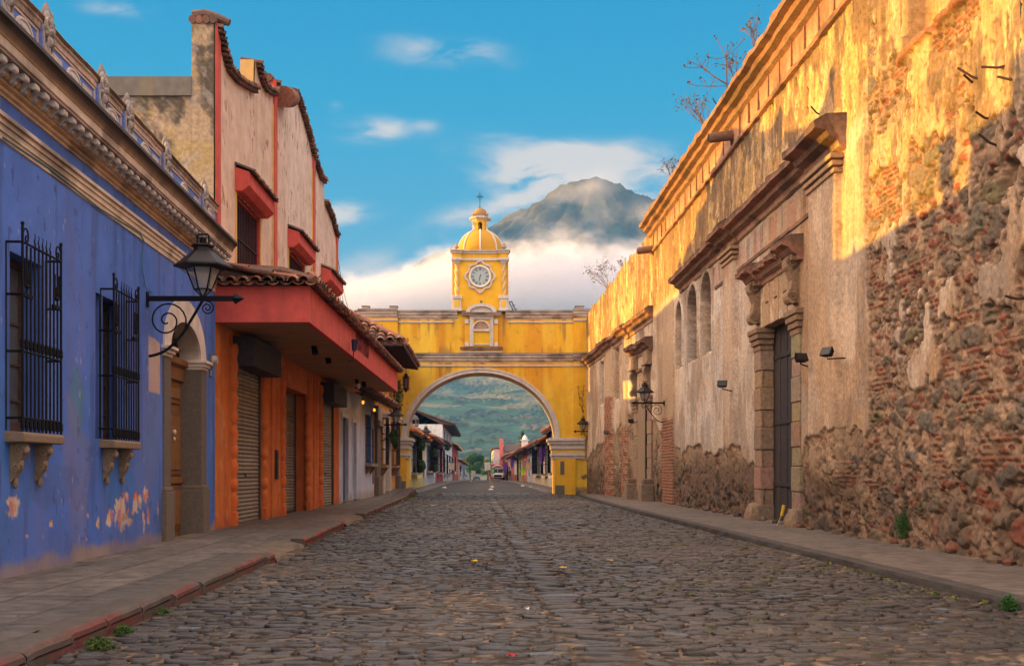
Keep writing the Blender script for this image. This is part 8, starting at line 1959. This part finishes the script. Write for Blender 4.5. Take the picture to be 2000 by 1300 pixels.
    # weeds
    def weed(p, r, h, n, lab, seed, cols=((.03, .10, .02), (.05, .14, .03), (.02, .07, .02))):
        t = thing('weed', lab, 'weed', p, 'weeds along the kerbs'); leaf_mass('leaves', [(p[0], p[1], p[2] + h * .4, r, r, h * .55), (p[0], p[1], p[2] + h * .75, r * .6, r * .6, h * .4), (p[0] + r * .8, p[1] + r * .5, p[2] + h * .2, r * .5, r * .5, h * .3)], n * 2, .014, cols, M_leaf, t, seed)
        b = MB(); rnd = random.Random(seed)
        for k in range(9): b.tube([p, (p[0] + rnd.uniform(-r, r) * .8, p[1] + rnd.uniform(-r, r) * .8, p[2] + h * rnd.uniform(.6, 1))], .006, 4, col=(.05, .10, .03))
        b.build('stems', M_leaf, t)
    weed(R1.w(R1.d(17.35), .06, .25), .13, .36, 700, 'bright green weed growing at the foot of the rubble wall', 11)
    weed((4.72, 10.05, .0), .09, .13, 260, 'green weed in the joint of the right kerb', 12)
    weed((-2.66, 7.85, .0), .11, .09, 240, 'grass tuft nearest the camera against the red kerb', 13, ((.04, .09, .015), (.08, .11, .02))); weed((-2.70, 8.55, .0), .08, .08, 200, 'second small green tuft along the red kerb', 14, ((.04, .09, .015), (.07, .11, .02))); weed((-2.74, 9.75, .0), .07, .06, 120, 'third little tuft along the red kerb', 15, ((.05, .09, .015), (.08, .11, .02)))
    weed((-2.93, 18.7, .0), .09, .08, 140, 'tuft at the broken end of the second red kerb', 16, ((.05, .08, .015), (.08, .10, .02)))
    rng = np.random.default_rng(3)
    cs = [(x, y, .02, .07, .2, .035) for x, y in zip(-3.22 + rng.normal(0, .07, 26) , np.linspace(42, 55, 26))] + [(4.6 + rng.normal(0, .06), y, .01, .06, .1, .025) for y in np.linspace(10.5, 15, 12)]
    tag(leaf_mass('grass', cs, 2600, .03, [(.06, .10, .015), (.10, .13, .02), (.05, .08, .015), (.16, .14, .03)], M_leaf, None, 9), kind='stuff')
    cs = [(rng.uniform(1.2, 4.4), rng.uniform(7, 16), .012, .09, .05, .008) for _ in range(46)]
    tag(leaf_mass('moss', cs, 2400, .012, [(.08, .10, .012), (.12, .13, .02)], M_leaf, None, 10), kind='stuff')
    # yellow handled brush by the door
    p0 = Vector(R1.w(R1.s(1517, .5), .5, .13)); t = thing('hand_brush', 'yellow handled brush leaning by the near portal door of the ruin', 'brush', tuple(p0)); b = MB(); b.tube([tuple(p0), tuple(p0 + Vector((.10, .0, .22)))], .010, 5, col=(.45, .32, .18)); b.build('stick', M_dwood, t); b = MB(); b.tube([tuple(p0 + Vector((.10, 0, .20))), tuple(p0 + Vector((.15, 0, .42)))], [.03, .035], 8, col=(.62, .38, .02)); b.build('handle', M_paint, t, smooth=True)
    # litter
    rnd = random.Random(21)
    items = [(1028, 1196, (.62, .62, .62), 'crumpled white scrap in the lower middle of the road'), (1000, 1290, (.55, .02, .02), 'small red scrap at the bottom edge of the road'), (926, 1100, (.60, .45, .02), 'flat yellow scrap left of the middle of the road'), (1100, 1113, (.62, .30, .02), 'orange scrap right of the guide stones'), (1192, 1099, (.55, .36, .10), 'ochre strip lying on the right half of the road'), (762, 972, (.60, .60, .60), 'white scrap on the left pavement near the arch'), (846, 989, (.60, .60, .60), 'small white scrap far up the road, left of centre'), (966, 982, (.60, .58, .55), 'pale paper beside the far guide stones'), (786, 986, (.6, .6, .62), 'white scrap by the far left kerb'), (1364, 1032, (.05, .05, .06), 'black scrap by the right kerb')]
    for px_, py_, c, lab in items:
        y = CH * F / (py_ - HY); x = (px_ - CX) / F * y; b = MB(); n = 5; w = .036 * rnd.uniform(.6, 1.2) * (1 + y / 40); V_, F_ = [], []
        zz = .032 if x > -2.8 else zpave_left(y) + .012
        for i in range(n):
            for j in range(4): V_.append((x + (i / 4 - .5) * w * 1.6, y + (j / 3 - .5) * w, float(zz) + rnd.uniform(0, .022)))
        for i in range(n - 1):
            for j in range(3): F_.append((i * 4 + j, i * 4 + j + 1, (i + 1) * 4 + j + 1, (i + 1) * 4 + j))
        b.add(V_, F_, c); tag(b.build('litter', M_paint), lab, 'litter', 'litter on the street')
    # creeper on the right pier and edge of the ruin
    t = thing('creeper', 'sparse dry creeper climbing where the ruin meets the arch', 'creeper', (5.85, 58.9, 4)); cs = []
    b = MB(); rnd = random.Random(8)
    for k in range(4):
        x = 5.5 + rnd.uniform(-.12, .2); z = rnd.uniform(3.2, 4.6); path = [(x, 58.75, z)]
        for q in range(5): x += rnd.uniform(-.12, .12); z += rnd.uniform(.1, .4); path.append((x, 58.75, z)); cs.append((x, 58.72, z, .08, .05, .1))
        b.tube(path, .012, 4, col=(.10, .06, .04))
    b.build('stems', M_dwood, t); leaf_mass('leaves', cs, 130, .04, [(.06, .05, .02), (.05, .08, .02), (.10, .06, .03)], M_leaf, t, 4)
build_small()
